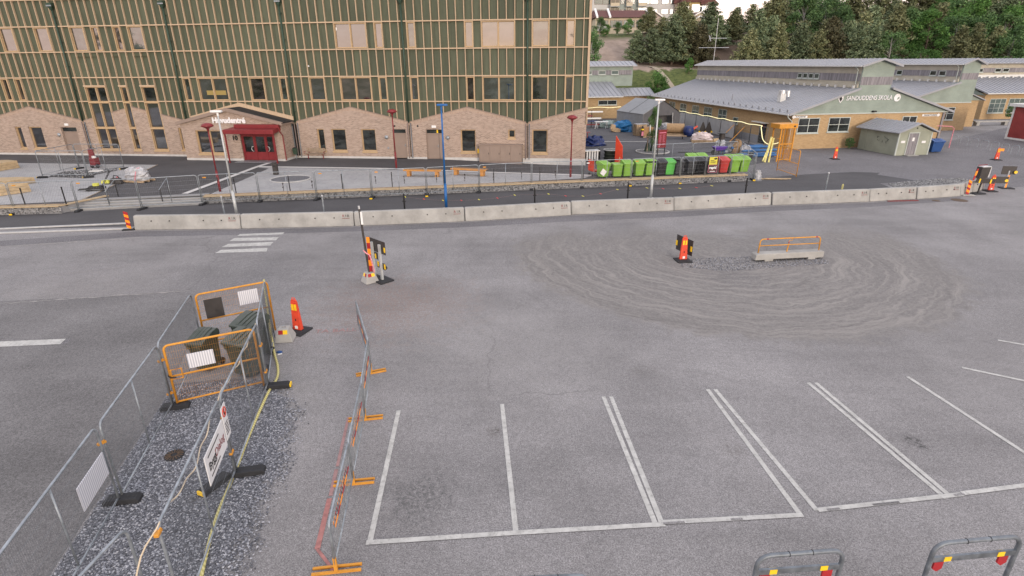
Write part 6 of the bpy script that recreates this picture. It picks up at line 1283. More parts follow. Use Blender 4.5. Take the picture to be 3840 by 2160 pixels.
# orange turnstile tower with yellow gate wing
p = sch(-1.6, -1.0); o = thing('turnstile', 'tall orange steel turnstile at the corner of the brick school', 'turnstile', (p.x-2.9, p.y-6.2, 0), R_(12))
for x in (0, 1.15):
    for y in (0, .9): part('corner_post', MB().box(x-.04, y-.04, 0, x+.04, y+.04, 2.3), M['orange_steel'], o)
part('head_box', MB().box(-.25, -.1, 2.3, 1.3, 1.0, 2.62), M['orange_steel'], o, bevel=.02); part('head_lamp', MB().box(.95, -.13, 2.4, 1.1, -.101, 2.5), M['black'], o)
for i in range(9): part('rotor_arm', MB().tube([(.58, .45, .3+i*.21), (.58-.5*math.cos(i*2.1), .45-.5*math.sin(i*2.1), .3+i*.21)], .022, 6), M['orange_steel'], o)
o.scale = (1.15, 1.15, 1.22)
part('rotor_post', MB().cyl((.58, .45, 0), (.58, .45, 2.3), .06, 10), M['orange_steel'], o)
for i in range(10): part('cage_bar', MB().tube([(.05+i*.117, -.02, .1), (.05+i*.117, -.02, 2.3)], .012, 5).tube([(1.17, .05+i*.09, .1), (1.17, .05+i*.09, 2.3)], .012, 5), M['orange_steel'], o)
for z in (.1, 1.2): part('cage_rail', MB().box(0, -.04, z, 1.15, -.0, z+.06), M['orange_steel'], o)
M['hazard'] = simple('yellow_white_hazard', (.72, .66, .25), .5, var=.35, sc=9)
one('hazard_barrier', MB().tube([(0, 0, 0), (.55, .6, 2.1)], .09, 4).tube([(.35, 0, 0), (.75, .6, 2.0)], .07, 4).tube([(-.2, 0, .1), (.35, .5, 1.2)], .06, 4), M['hazard'], 'bright yellow and white striped bars leaning by the orange turnstile', 'barrier', (p.x-4.1, p.y-6.6, 0))
gp_, gq_ = at(2912, 642), at(2985, 667); o, d = gate(gp_, gq_, 'Orange mesh gate standing open beside the turnstile', h=1.95)
# things lying in the yard
def yard(x, y, z=.008): q = at(x, y); q.z = z; return q
o = thing('information_board', 'maroon information board on two posts with white print', 'sign', yard(2462, 586), R_(24)); part('board', MB().box(0, -.03, .75, .95, .03, 2.3), M['red_paint'], o, bevel=.01); part('board_cap', MB().box(-.05, -.05, 2.305, 1.0, .05, 2.38), M['red_paint'], o)
for x in (.06, .86): part('post', MB().box(x-.03, -.03, 0, x+.03, .03, .745), M['black'], o)
mb = MB(); mb.box(.1, -.036, 2.08, .85, -.031, 2.16)
rnd = random.Random(2)
for i in range(8): mb.box(.12, -.036, 1.9-i*.09, .12+rnd.uniform(.15, .28), -.031, 1.93-i*.09); mb.box(.52, -.036, 1.9-i*.09, .52+rnd.uniform(.15, .28), -.031, 1.93-i*.09)
mb.box(.12, -.036, .98, .32, -.031, 1.14); mb.box(.5, -.036, 1.02, .8, -.031, 1.12); mb.box(.12, -.036, .82, .24, -.031, .92); part('print', mb, M['pink'], o)
o = thing('red_flag_board', 'tall red pointed board leaning upright in the yard', 'board', yard(2318, 614), R_(-38)); mb = MB().prism([(-.35, 0), (.4, .0), (.32, 1.5), (-.35, 2.35)], 'y', -.03, .05); part('panel', mb, M['cone_red'], o, bevel=.015); part('stay', MB().tube([(0, .05, 1.4), (.1, .9, 0)], .03, 6), M['black'], o)
mb = MB(); o = thing('tree_ring', 'round white painted kerb ring round the staked tree', 'kerb', yard(2446, 570)); part('ring', MB().tube([(1.6*math.cos(i*.2244), 1.6*math.sin(i*.2244), .04) for i in range(28)], .07, 6, close=True), M['kerb'], o); part('soil', MB().lathe([(1.5, 0), (1.4, .03), (.001, .05)], 24), M['gravel_ground'], o)
o = thing('tree_guard', 'timber stake frame with green water bags round the young tree', 'tree guard', yard(2443, 568), R_(10))
for x in (-.6, .55): part('stake', MB().box(x-.04, -.3, 0, x+.04, -.22, 1.5), M['timber2'], o)
part('cross_rail', MB().box(-.75, -.32, 1.42, .7, -.2, 1.52), M['timber2'], o); part('water_bag', MB().frus(-.5, -.1, 0, .85, .55, .4, .25, .2), M['green_pipe'], o, bevel=.03); part('water_bag', MB().frus(.15, .0, 0, 1.0, .55, .4, .3, .25), M['green_pipe'], o, bevel=.03)
o = thing('plastic_tubs', 'dark green stacked plastic tubs behind the red board', 'tub', yard(2290, 604)); 
for k_ in range(3): part('tub', MB().lathe([(.55, .3*k_), (.66, .3*k_+.34), (.7, .3*k_+.36), (.7, .3*k_+.38), (.6, .3*k_+.38)], 18), M['bin_olive'], o, smooth=True)
part('rim', MB().tube([(.69*math.cos(i*.35), .69*math.sin(i*.35), 1.0) for i in range(18)], .035, 6, close=True), M['film'], o)
one('blue_tarp', lump(3.4, 2.2, 1.3, 12, rough=.16), M['tarp_blue'], 'bright blue tarp heaped over goods before the tent', 'tarp', yard(2345, 492)); one('navy_tarp', lump(2.3, 1.8, .9, 15, rough=.2), M['tarp_navy'], 'crumpled navy blue tarp beside the new building corner', 'tarp', yard(2228, 545)); one('covered_goods', lump(3.0, 1.6, .85, 19, rough=.15), simple('pale_green_sheet', (.3, .38, .36), .5, var=.25, sc=3), 'pale green sheeted goods left of the blue tarp', 'tarp', yard(2285, 478))
one('board_ends', MB().box(-.6, -.5, 0, .5, .4, .5).box(-.8, -.6, .2, -.3, .1, .8).tf(Matrix.Rotation(R_(14), 4, 'Y')), M['pallet'], 'broken timber pieces under the edge of the blue tarp', 'timber', yard(2308, 494))
o = thing('pallet_stack', 'tall stack of empty pallets before the tent', 'pallet', yard(2398, 508), R_(12)); pallet(o, 0, 1.3, 1.0, 9); part('top_sheet', MB().box(-.6, -.45, 1.305, .9, .45, 1.36), M['film'], o)
o = thing('cardboard_crate', 'brown cardboard crate on a pallet before the pallet stack', 'crate', yard(2425, 514), R_(8)); pallet(o, 0, 1.3, .9); part('box', MB().box(-.55, -.4, .135, .6, .4, 1.15), M['card'], o, bevel=.02)
o = thing('gas_bottle', 'yellow and black bottle with pink label beside the crate', 'bottle', yard(2407, 516)); part('bottle', MB().lathe([(.17, 0), (.17, 1.0), (.1, 1.2), (.06, 1.3)], 12), M['black'], o); part('band', MB().lathe([(.175, .85), (.175, 1.0)], 12), M['yellow_reflex'], o); part('label', MB().box(-.12, -.2, .2, .12, -.175, .7), M['pink'], o)
one('white_pipe', MB().cyl((0, 0, 0), (-.05, .0, 2.2), .07, 8), M['white'], 'white upright pipe standing beside the cardboard crate', 'pipe', yard(2436, 516)); one('film_heap', lump(2.2, 1.4, 1.1, 31, rough=.2), M['film'], 'white plastic film heap right of the young tree', 'plastic sheet', yard(2500, 500)); one('film_stack', MB().frus(0, 0, 0, 1.6, 2.4, 1.4, 2.1, 1.2), M['cloth'], 'tall film wrapped goods behind the burlap roll', 'goods', yard(2512, 480), .2, bevel=.12)
o = thing('stool', 'small white step stool beside the tent', 'stool', yard(2372, 490)); part('seat', MB().box(-.25, -.2, .75, .25, .2, .8), M['white'], o)
for x in (-.3, .3):
    for y in (-.25, .25): part('leg', MB().tube([(x, y, 0), (x*.7, y*.7, .75)], .035, 6), M['white'], o)
part('tread', MB().box(-.28, -.25, .35, .28, .2, .39), M['white'], o)
o = thing('burlap_roll', 'tan burlap roll lying on pallets', 'roll', yard(2530, 508), R_(-16)); pallet(o, 0, 2.3, 1.3, 2); part('roll', MB().cyl((-1.0, 0, .85), (1.0, 0, .85), .55, 18), M['burlap'], o, smooth=False); part('roll_core', MB().cyl((1.0, 0, .85), (1.02, 0, .85), .42, 16), M['timber2'], o); part('roll_core', MB().cyl((1.021, 0, .85), (1.03, 0, .85), .2, 12), M['card'], o)
o = thing('flat_cart', 'flat timber cart with a black wheel under the burlap roll', 'cart', yard(2520, 520), R_(-16)); part('deck', MB().box(-1.4, -.3, .3, 1.6, .1, .36), M['pallet'], o); part('wheel', MB().cyl((-1.3, -.32, .28), (-1.3, -.2, .28), .28, 14), M['rubber'], o); part('axle_post', MB().box(1.1, -.2, 0, 1.2, .0, .3), M['black'], o)
o = thing('cement_mixer', 'dark blue drum tub with a red handle in the yard', 'mixer', yard(2580, 512)); part('drum', MB().lathe([(.4, .05), (.62, .5), (.55, 1.0), (.4, 1.2)], 16), M['tarp_navy'], o, smooth=True); part('arm', MB().box(0, -.06, 1.1, 1.3, .06, 1.28).tf(Matrix.Translation((0.1, 0, .2)) @ Matrix.Rotation(R_(-35), 4, 'Y') @ Matrix.Translation((0, 0, -.9))), M['cone_red'], o)
for x, lb in ((2632, 'Left black triangular sign back in the yard'), (2654, 'Right black triangular sign back in the yard')):
    o = thing('warning_sign', lb, 'sign', yard(x, 508), R_(14), 'triangular sign backs'); part('triangle', MB().prism([(-.55, .35), (.55, .35), (.06, 1.55), (-.06, 1.55)], 'y', -.02, .02), M['signback'], o, bevel=.0); part('stand', MB().box(-.06, -.25, 0, .06, .25, .35), M['black'], o)
    for sx in (-.5, .34): part('reflex_foil', MB().lathe([(.12, 0), (.12, .04)], 10).tf(Matrix.Translation((sx+.08, -.03, .42)) @ Matrix.Rotation(R_(90), 4, 'X')), M['yellow_reflex'], o)
o = thing('film_pallet', 'pallet of boxes under torn pink white film in the yard', 'pallet', yard(2630, 533), R_(-10)); pallet(o, 0, 2.2, 1.2, 2); part('film', lump(2.3, 1.3, .7, 41, rough=.2).tf(Matrix.Translation((0, 0, .28))), simple('pinkish_film', (.58, .5, .5), .4, var=.25, sc=3), o)
one('scrap_heap', MB().box(-.6, -.2, 0, .8, .2, .15).box(-.3, -.4, .1, .5, .1, .35).box(.2, -.1, .3, 1.2, .1, .4).tf(Matrix.Rotation(R_(6), 4, 'Y')), M['timber'], 'small heap of pale board scraps right of the film pallet', 'boards', yard(2675, 532), .3)
mb_p = MB()
for i, (x, y, l_, z, a) in enumerate(((2775, 566, 4.2, .15, -58), (2785, 562, 4.4, .35, -55), (2835, 583, 3.8, .15, -60), (2845, 578, 3.6, .35, -57), (2808, 572, 3.9, .5, -58), (2865, 590, 3.2, .16, -62))):
    q = yard(x, y); one('blue_pipe', MB().tube([(-l_/2, 0, 0), (l_/2, 0, 0)], .11, 10), simple('blue_plastic_pipe', (.03, .12, .3), .4, var=.15) if i == 0 else bpy.data.materials['blue_plastic_pipe'], '%s blue pipe in the heap by the turnstile, counted from the film pallet' % ORD[i].capitalize(), 'pipe', (q.x, q.y, z), R_(a+70), 'blue pipes')
for i, (x, y, lb) in enumerate(((2700, 552, 'white film bundle at the far end of the blue pipes'), (2745, 570, 'white film bundle before the blue pipe middle'), (2795, 577, 'white film bundle at the near end of blue pipes'))): one('film_bundle', lump(1.1, .7, .7, 50+i, rough=.25), M['film'], lb, 'plastic sheet', yard(x, y))
one('tan_sheet', lump(.9, .7, 1.15, 61, rough=.22), M['burlap'], 'tan paper sheet bunched upright between the blue pipes', 'paper', yard(2762, 574))
o = thing('wheelbarrow', 'purple wheelbarrow standing in the yard before the pipes', 'wheelbarrow', yard(2695, 580), R_(5)); part('tray', MB().frus(0, 0, .4, .75, .8, .5, 1.35, .75), simple('purple_paint', (.09, .03, .28), .5), o, bevel=.03); part('wheel', MB().cyl((-.55, -.06, .22), (-.55, .06, .22), .22, 14), M['rubber'], o); part('handle', MB().tube([(-.6, -.25, .3), (.2, -.28, .42), (1.0, -.3, .6)], .022, 6).tube([(-.6, .25, .3), (.2, .28, .42), (1.0, .3, .6)], .022, 6), M['black'], o); part('stand', MB().tube([(.4, -.26, .45), (.35, -.3, 0)], .02, 6).tube([(.4, .26, .45), (.35, .3, 0)], .02, 6), M['blue_paint'], o)
o = thing('dark_post', 'dark post carrying a black drum above the wheelbarrow', 'post', yard(2695, 575)); part('tube', MB().cyl((0, 0, 0), (0, 0, 1.5), .045, 8), M['black'], o); part('drum', MB().cyl((.12, 0, 1.3), (.12, 0, 1.85), .28, 14), M['signback'], o); part('drum_rim', MB().cyl((.12, 0, 1.86), (.12, 0, 1.9), .45, 14), M['black'], o)
one('black_bucket', MB().frus(0, 0, 0, .55, .3, .3, .45, .45), M['bin_black'], 'black bucket behind the fence at the end of the bins', 'bucket', yard(2812, 596), bevel=.03)
one('dark_plank', MB().box(-2.2, -.06, 0, 2.2, .06, .06), M['black'], 'long dark plank lying in the yard left of the wheelbarrow', 'plank', yard(2630, 574), R_(-12))
# furniture heap by the corner of the new building
o = thing('work_table', 'white metal table with red base by the new building corner', 'table', yard(2255, 482), R_(5)); part('table_top', MB().box(-.9, -.35, .85, .9, .35, .9), M['white'], o)
for x in (-.7, .7): part('leg', MB().tube([(x-.2, -.2, 0), (x, 0, .85)], .04, 6).tube([(x+.2, .2, 0), (x, 0, .85)], .04, 6), M['white'], o)
o = thing('timber_rack', 'red and white beams stacked on a rack behind the corner', 'rack', yard(2195, 478), R_(4))
for i, (z, m_, l_) in enumerate(((.3, 'red_paint', 4.2), (.75, 'tarp_navy', 3.0), (1.1, 'white', 3.6), (1.45, 'red_paint', 2.4), (1.95, 'white', 3.8))): part('beam', MB().box(-1.5, -.2, z, -1.5+l_, .2, z+.16), M[m_], o)
for x in (-1.2, .8): part('upright', MB().box(x-.05, -.05, 0, x+.05, .05, 2.2), M['black'], o)
o = thing('tool_rack', 'jumble of white slatted racks beside the building corner', 'rack', yard(2215, 605), R_(10))
for i in range(5): part('slat', MB().box(-.5+i*.24, -.3, .1, -.38+i*.24, .3, .9), M['white'], o)
part('tray', MB().box(-.7, -.4, .92, .7, .4, .98), M['alu'], o); part('frame', MB().box(-.75, -.4, 0, -.7, .4, 1.2).box(.7, -.4, 0, .75, .4, .9), M['black'], o)
one('pole_on_ground', MB().tube([(0, 0, .04), (1.6, 3.6, .06)], .04, 6), M['galv_d'], 'grey pole lying beside the crumpled navy tarp', 'pole', yard(2212, 572)); one('red_stool', MB().box(-.3, -.3, .8, .3, .3, .85).box(-.05, -.05, 0, .05, .05, .8), M['red_paint'], 'red topped stand against the corner of the building', 'stand', yard(2202, 524))
# low fences and bike stands right of the hut
for i in range(9):
    q = at(3560+i*38, 535+i*7.2); r = at(3590+i*38, 540+i*7.2)
    d = (r-q); o = one('bike_stand', MB().tube([(0, 0, 0), (0, 0, .7), (.25, 0, .85), (d.length*.9-.1, 0, .85), (d.length*.9, 0, .7), (d.length*.9, 0, 0)], .022, 6), M['galv'], '%s low steel hoop from the hut before the red shed' % ORD[i].capitalize(), 'barrier', (q.x, q.y, 0), math.atan2(d.y, d.x), 'steel hoops before the red shed')
one('striped_post', MB().tube([(0, 0, 0), (0, 0, 1.9), (-.3, 0, 2.1), (-1.6, .2, 2.15)], .04, 8), M['tape'], 'red and white striped post beside the blue container', 'post', at(3558, 555))
one('concrete_bench', MB().box(-2.5, -.35, .45, 2.5, .35, .6).box(-2.2, -.3, 0, -1.8, .3, .45).box(1.8, -.3, 0, 2.2, .3, .45), M['conc'], 'long pale bench before the third school wing', 'bench', at(3712, 470), R_(4))
# ================================================================ hill, houses, trees
def hz(x, y):                                            # hillside behind the old school
    a = sm((y-100)/16)*7.2
    sand = sm((y-116)/30)*7.5
    right = sm((x-40)/40)
    c_ = sm((y-108)/80)*12.0
    return a+sand*(1-right)+c_*right+ .35*math.sin(x*.21+y*.13)*sm((y-104)/10) + sm((y-150)/60)*3*(1-right)
mb = MB(); nx, ny = 110, 70; X0, X1, Y0, Y1 = -60, 330, 97, 330
for j in range(ny+1):
    for i in range(nx+1):
        x = X0+(X1-X0)*i/nx; y = Y0+(Y1-Y0)*(j/ny)**1.5; mb.v.append((x, y, hz(x, y)-.04))
for j in range(ny):
    for i in range(nx): a = j*(nx+1)+i; mb.f.append((a, a+1, a+nx+2, a+nx+1))
t = NT('hill_ground'); t.set(.95, 0, .2); sep = t.n('SeparateXYZ'); t.l(t.tc.outputs['Object'], sep.inputs[0])
gr = t.mix(t.rng(t.noise(1.5, 6, rough=.7), .35, .65), (.05, .07, .025), (.12, .14, .05)); sn = t.mix(t.rng(t.noise(.6, 6), .35, .65), (.23, .18, .145), (.32, .255, .21)); pn = t.mix(t.noise(3, 4), (.1, .075, .055), (.17, .12, .09))
wob = t.rng(t.noise(.15, 5), .2, .8, -5, 5); yy = t.math('ADD', sep.outputs[1], wob)
sandm = t.math('MULTIPLY', t.rng(yy, 114.5, 115.5), t.rng(yy, 138, 142, 1, 0)); c_ = t.mix(sandm, gr, sn); ndl = t.math('MULTIPLY', t.rng(sep.outputs[0], 27, 33), t.rng(yy, 116, 118)); c_ = t.mix(ndl, c_, pn); t.color(c_); t.bump(t.noise(2, 5), .4, .1)
mb.sm = True; struct('hill', mb, t.m)
path_ = MB()
for i in range(8):
    y = 103+i*1.9; x = 31.0-.42*i*1.9*.9
    path_.add([(x, y, hz(x, y)+.03), (x+.9, y, hz(x+.9, y)+.03), (x+.9-.72, y+1.9, hz(x+.9-.72, y+1.9)+.03), (x-.72, y+1.9, hz(x-.72, y+1.9)+.03)], [(0, 1, 2, 3)])
struct('path', path_, simple('trodden_sand', (.3, .26, .2), .95))
# leaves
def leafmat(name, a, b, c3):
    t = NT(name); t.set(.8, 0, .25); g = t.n('NewGeometry'); r = t.n('ValToRGB'); e = r.color_ramp; e.elements[0].color = a+(1,); e.elements[1].color = c3+(1,); x = e.elements.new(.6); x.color = b+(1,)
    t.l(g.outputs['Random Per Island'], r.inputs[0]); oi = t.n('ObjectInfo'); m = t.mix(1.0, r.outputs[0], (1, 1, 1), 'MULTIPLY'); v = t.rng(oi.outputs['Random'], 0, 1, .72, 1.25)
    x2 = t.n('Mix', data_type='RGBA', blend_type='MULTIPLY'); x2.inputs[0].default_value = 1; t.l(r.outputs[0], x2.inputs[6]); t.l(v, x2.inputs[7]); t.color(x2.outputs[2]); return t.m
M['needle'] = leafmat('dark_pine_needles', (0.0852, 0.125, 0.0682), (0.146, 0.1907, 0.1014), (0.2612, 0.3078, 0.1772)); M['needle2'] = leafmat('olive_pine_needles', (0.1014, 0.1207, 0.058), (0.1638, 0.1794, 0.0862), (0.2778, 0.2778, 0.1507)); M['needle_b'] = leafmat('brownish_pine_needles', (0.07, 0.07, 0.0364), (0.1, 0.095, 0.05), (0.138, 0.1288, 0.0718)); M['leaf'] = leafmat('fresh_green_leaves', (0.0481, 0.1155, 0.0288), (0.0757, 0.1718, 0.0385), (0.1518, 0.2783, 0.0759)); M['leaf2'] = leafmat('mid_green_leaves', (0.0573, 0.1144, 0.0411), (0.0817, 0.1552, 0.0572), (0.1503, 0.2405, 0.0902))
M['bark'] = simple('grey_brown_bark', (.12, .09, .07), .95, var=.3, sc=6); M['bark_p'] = simple('orange_pine_bark', (.17, .1, .06), .95, var=.3, sc=6); M['birch'] = simple('white_birch_bark', (.24, .235, .22), .85, var=.2, sc=6)
def card(mb, p, s, rnd, up=.3):
    n = Vector((rnd.gauss(0, 1), rnd.gauss(0, 1), rnd.gauss(0, 1)+up)).normalized(); u = n.orthogonal().normalized(); v = n.cross(u); a = rnd.uniform(0, 6.28); u, v = u*math.cos(a)+v*math.sin(a), -u*math.sin(a)+v*math.cos(a)
    b = len(mb.v); l_ = s*rnd.uniform(.7, 1.4); w_ = s*rnd.uniform(.25, .5)
    for q in (p-u*l_*.5, p+v*w_*.5, p+u*l_*.5, p-v*w_*.5): mb.v.append(tuple(q))
    mb.f.append((b, b+1, b+2, b+3))
def conifer(seed, h=10.0, rad=2.8, n=6000, crown0=.08, taper=1.0):
    rnd = random.Random(seed); tr = MB().tube([(0, 0, -1), (rnd.uniform(-.1, .1), 0, h*.5), (rnd.uniform(-.15, .15), rnd.uniform(-.15, .15), h*.97)], .2, 7, r2=.03); cr = MB(); k_ = 0
    wh = int(h*2.0)
    brs = []
    for i in range(wh):
        z = h*(crown0+(1-crown0)*((i+.5)/wh)); f = 1-(z/h-crown0)/(1-crown0); r = rad*(f**.75)*taper*rnd.uniform(.7, 1.12)+.25
        nb = rnd.randint(4, 6); a0 = rnd.uniform(0, 6.28)
        for b in range(nb):
            a = a0+b*6.28/nb+rnd.uniform(-.3, .3); rr = r*rnd.uniform(.6, 1.15); brs.append((z, a, rr)); tip = Vector((rr*math.cos(a), rr*math.sin(a), z-.08*rr+rnd.uniform(0, .35)*rr)); tr.tube([(0, 0, z), tuple(tip)], .035, 3, r2=.01, caps=False)
    tot = sum(b[2] for b in brs)
    for z, a, rr in brs:
        for _ in range(int(n*rr/tot)):
            t_ = rnd.random()**.6; sp = .28+.25*t_
            p = Vector((rr*t_*math.cos(a)+rnd.gauss(0, sp*.55), rr*t_*math.sin(a)+rnd.gauss(0, sp*.55), z-.08*rr*t_+.2*rr*t_*t_+rnd.gauss(.05, .2))); card(cr, p, rnd.uniform(.35, .7), rnd)
    return tr, cr
def broadleaf(seed, h=9.0, rad=3.0, n=6000, c0=.15):
    rnd = random.Random(seed); tr = MB().tube([(0, 0, -1), (.1, 0, h*.4), (rnd.uniform(-.3, .3), rnd.uniform(-.3, .3), h*.8)], .2, 7, r2=.05); cr = MB(); cl = []
    for i in range(26):
        a = rnd.uniform(0, 6.28); z = rnd.uniform(c0, .95); r = rad*math.sin(min(1, max(.1, (z-c0+.12)/(1.1-c0)))*math.pi)**.7*rnd.uniform(.3, .95); c_ = Vector((r*math.cos(a), r*math.sin(a), z*h)); cl.append((c_, rnd.uniform(.55, 1.15)*rad*.36)); tr.tube([(0, 0, z*h*.7), tuple(c_)], .05, 3, r2=.015, caps=False)
    for _ in range(n):
        c_, s = rnd.choice(cl); d = Vector((rnd.gauss(0, 1), rnd.gauss(0, 1), rnd.gauss(0, .8))); d = d.normalized()*s*rnd.random()**.4; card(cr, c_+d, rnd.uniform(.25, .5), rnd, .6)
    return tr, cr
def tallpine(seed, h=17.0):
    rnd = random.Random(seed); tr = MB().tube([(0, 0, -1), (rnd.uniform(-.3, .3), 0, h*.5), (rnd.uniform(-.5, .5), 0, h)], .2, 7, r2=.06); cr = MB()
    for i in range(22):
        z = h*rnd.uniform(.42, 1.0); a = rnd.uniform(0, 6.28); r = rnd.uniform(.5, 2.3)*(1.15-(z/h-.4)*.9); c_ = Vector((r*math.cos(a), r*math.sin(a), z)); tr.tube([(0, 0, z-.3), tuple(c_)], .05, 3, r2=.02, caps=False)
        for _ in range(75): card(cr, c_+Vector((rnd.gauss(0, .5), rnd.gauss(0, .5), rnd.gauss(.1, .24))), rnd.uniform(.3, .6), rnd)
    return tr, cr
TM = {}
def tmesh(kind, k_):
    key = (kind, k_)
    if key not in TM:
        if kind in ('pine', 'olive', 'brown'): tr, cr = conifer(100+k_, 10, (3.3, 3.9, 2.9)[k_ % 3]); lm = {'pine': 'needle', 'olive': 'needle2', 'brown': 'needle_b'}[kind]; bm_ = 'bark'
        elif kind == 'tall': tr, cr = tallpine(200+k_); lm = 'needle'; bm_ = 'bark_p'
        elif kind == 'leaf': tr, cr = broadleaf(300+k_); lm = 'leaf'; bm_ = 'bark'
        else: tr, cr = broadleaf(400+k_); lm = 'leaf2'; bm_ = 'birch'
        TM[key] = (tr.mesh('trunk', M[bm_]), cr.mesh('crown', M[lm]))
    return TM[key]
def tree(x, y, s, kind, k_, label, group, z=None, sx=1.0, name=None):
    o = thing(name or {'leaf': 'leafy_tree', 'birch': 'birch_tree'}.get(kind, 'pine_tree'), label, 'tree', (x, y, hz(x, y) if z is None else z), (k_*1.7+x) % 6.28, group); o.scale = (s*sx, s*sx, s); a, b = tmesh(kind, k_); ob('trunk', a, o); ob('crown', b, o); return o
def ray_xy(px, d):                                       # ground spot in the direction of picture column px at distance d
    v = (px-1920)*_rt-(210-1080)*_up+FPX*_fw; k_ = d/v.y; return v.x*k_, d
# solitary trees on the sand and in front
rnd = random.Random(77)
SOL = [(2385, 122, .72, 'pine', 0, 'small dark pine at the foot of the sand slope, first from the building'), (2440, 120, .82, 'pine', 1, 'dark pine beside the sand slope, second from the building'), (2478, 131, 1.05, 'olive', 2, 'tall olive pine behind the small dark pine on sand'), (2520, 122, 1.12, 'pine', 2, 'broad dark pine in the middle of the sand foot'), (2575, 124, 1.1, 'olive', 0, 'olive pine right of the broad dark pine'), (2620, 121, .95, 'brown', 1, 'brownish pine with rusty needles near the aerial'), (2680, 130, 1.05, 'pine', 0, 'tall dark pine directly behind the roof aerial'), (2545, 138, 1.15, 'olive', 1, 'olive pine rising before the terraced houses'), (2425, 142, .9, 'olive', 0, 'olive pine beside the terraced house balcony'), (2650, 140, 1.1, 'pine', 1, 'dark pine before the yellow house'), (2735, 134, 1.05, 'olive', 2, 'olive pine right of the aerial')]
for px_, d, s, kd, k_, lb in SOL:
    x, y = ray_xy(px_, d); tree(x, y, s*(.8 if d < 128 else .6), kd, k_, lb, 'pines by the sand slope', sx=1.4 if d < 128 else 1.6)
x, y = ray_xy(2475, 101); tree(x, y, .62, 'leaf', 0, 'round bright green tree on the grass bank behind the low wing', None, z=1.6)
x, y = ray_xy(2590, 112); tree(x, y, .3, 'leaf', 1, 'small bright green bush left of the aerial', None)
x, y = ray_xy(2215, 112); tree(x, y, .85, 'birch', 0, 'green leafy tree half hidden by the new building corner', None)
for i, (px_, d, s) in enumerate(((2310, 143, .3), (2350, 143, .36), (2395, 144, .33), (2270, 140, .28), (2245, 141, .42))): x, y = ray_xy(px_, d); tree(x, y, s, 'leaf' if i % 2 else 'birch', i % 2, '%s garden shrub from the left below the terraced houses' % ORD[i].capitalize(), 'garden shrubs', sx=1.3)
# the wood on the right: rows up the slope
rows = [(104, 3300, 3940, 11, .62, ('birch', 'leaf'), 'lowest'), (112, 2790, 3900, 15, .72, ('pine', 'olive', 'pine', 'leaf', 'birch'), 'front'), (121, 2770, 3940, 14, .85, ('pine', 'olive', 'birch', 'leaf'), 'second'), (134, 2860, 3940, 13, 1.0, ('olive', 'pine', 'birch'), 'third'), (150, 2960, 3950, 11, 1.2, ('pine', 'olive'), 'fourth')]
for ri, (d0, a, b, n, s0, kinds, nm) in enumerate(rows):
    for i in range(n):
        px_ = a+(b-a)*(i+.5)/n+rnd.uniform(-22, 22); d = d0+rnd.uniform(-3, 3); right = (px_-2900)/900
        kd = rnd.choice(kinds)
        if ri < 3: kd = ('pine', 'olive', 'pine', 'olive', 'olive', 'pine', 'brown')[(i*3+ri) % 7] if right < .42 else rnd.choice(('birch', 'leaf', 'birch', 'olive'))
        s = s0*rnd.uniform(.8, 1.2)
        x, y = ray_xy(px_, d); tree(x, y, s, kd, (i+ri) % 3 if kd != 'brown' else 1, sx=1.2, label= '%s tree from the left in the %s row of the wood' % (ORD[i].capitalize(), nm), group='trees of the wood')
for i in range(24):
    px_ = 3010+(3930-3010)*(i+.5)/24+rnd.uniform(-15, 15); d = 172+rnd.uniform(-8, 14); x, y = ray_xy(px_, d)
    tree(x, y, rnd.uniform(.85, 1.25), 'tall', i % 3, '%s tall bare-stemmed pine from the left on the ridge against the sky' % ORD[i].capitalize(), 'tall ridge pines')
for i, (px_, d, s) in enumerate(((3560, 128, 1.15), (3640, 133, 1.2), (3760, 130, 1.1), (3480, 140, 1.15), (3400, 120, .8))): x, y = ray_xy(px_, d); tree(x, y, s, 'leaf', i % 2, '%s bright leafy tree from the left amid the dark wood' % ORD[i].capitalize(), 'bright leafy trees')
for i, (px_, d, s) in enumerate(((2745, 146, .6), (2800, 150, .66), (2850, 148, .66), (2905, 152, .85), (2950, 158, 1.0))): x, y = ray_xy(px_, d); tree(x, y, s, 'olive' if i % 2 else 'pine', i % 3, '%s pine from the left below the open patch of sky' % ORD[i].capitalize(), 'pines below the sky gap', sx=1.3)
# young tree in the kerb ring, shrub by the school, shrubs at right
q = at(2447, 570); o = tree(q.x, q.y, .42, 'birch', 1, 'young staked tree with dark leaves inside the white kerb ring', None, z=.4, sx=.55)
for (px_, py_, s, lb) in ((3185, 558, .13, 'small dark bush against the yellow brick gable'), (3800, 455, .3, 'dark green bush beside the red shed'), (3835, 420, .4, 'reddish tree crown above the red shed')):
    q = at(px_, py_); tree(q.x, q.y, s, 'birch' if s < .35 else 'brown', 2 if s < .35 else 1, lb, None, z=0, sx=1.3, name='shrub')
# mast pole and ball-court fence on the hill
x, y = ray_xy(2960, 112)
for i in range(8):
    xa, ya = ray_xy(2655+i*52, 109); one('court_fence_post', MB().box(-.05, -.05, -.3, .05, .05, 1.9), M['timber2'], '%s fence post from the left on the slope behind the ribbed roof' % ORD[i].capitalize(), 'post', (xa, ya, hz(xa, ya)), 0, 'slope fence posts')
pts = []
for i in range(8): xa, ya = ray_xy(2655+i*52, 109); pts.append((xa, ya, hz(xa, ya)+1.85))
one('court_fence_rail', MB().tube(pts, .03, 5), M['galv_d'], 'sagging top rail of the fence on the slope', 'fence')
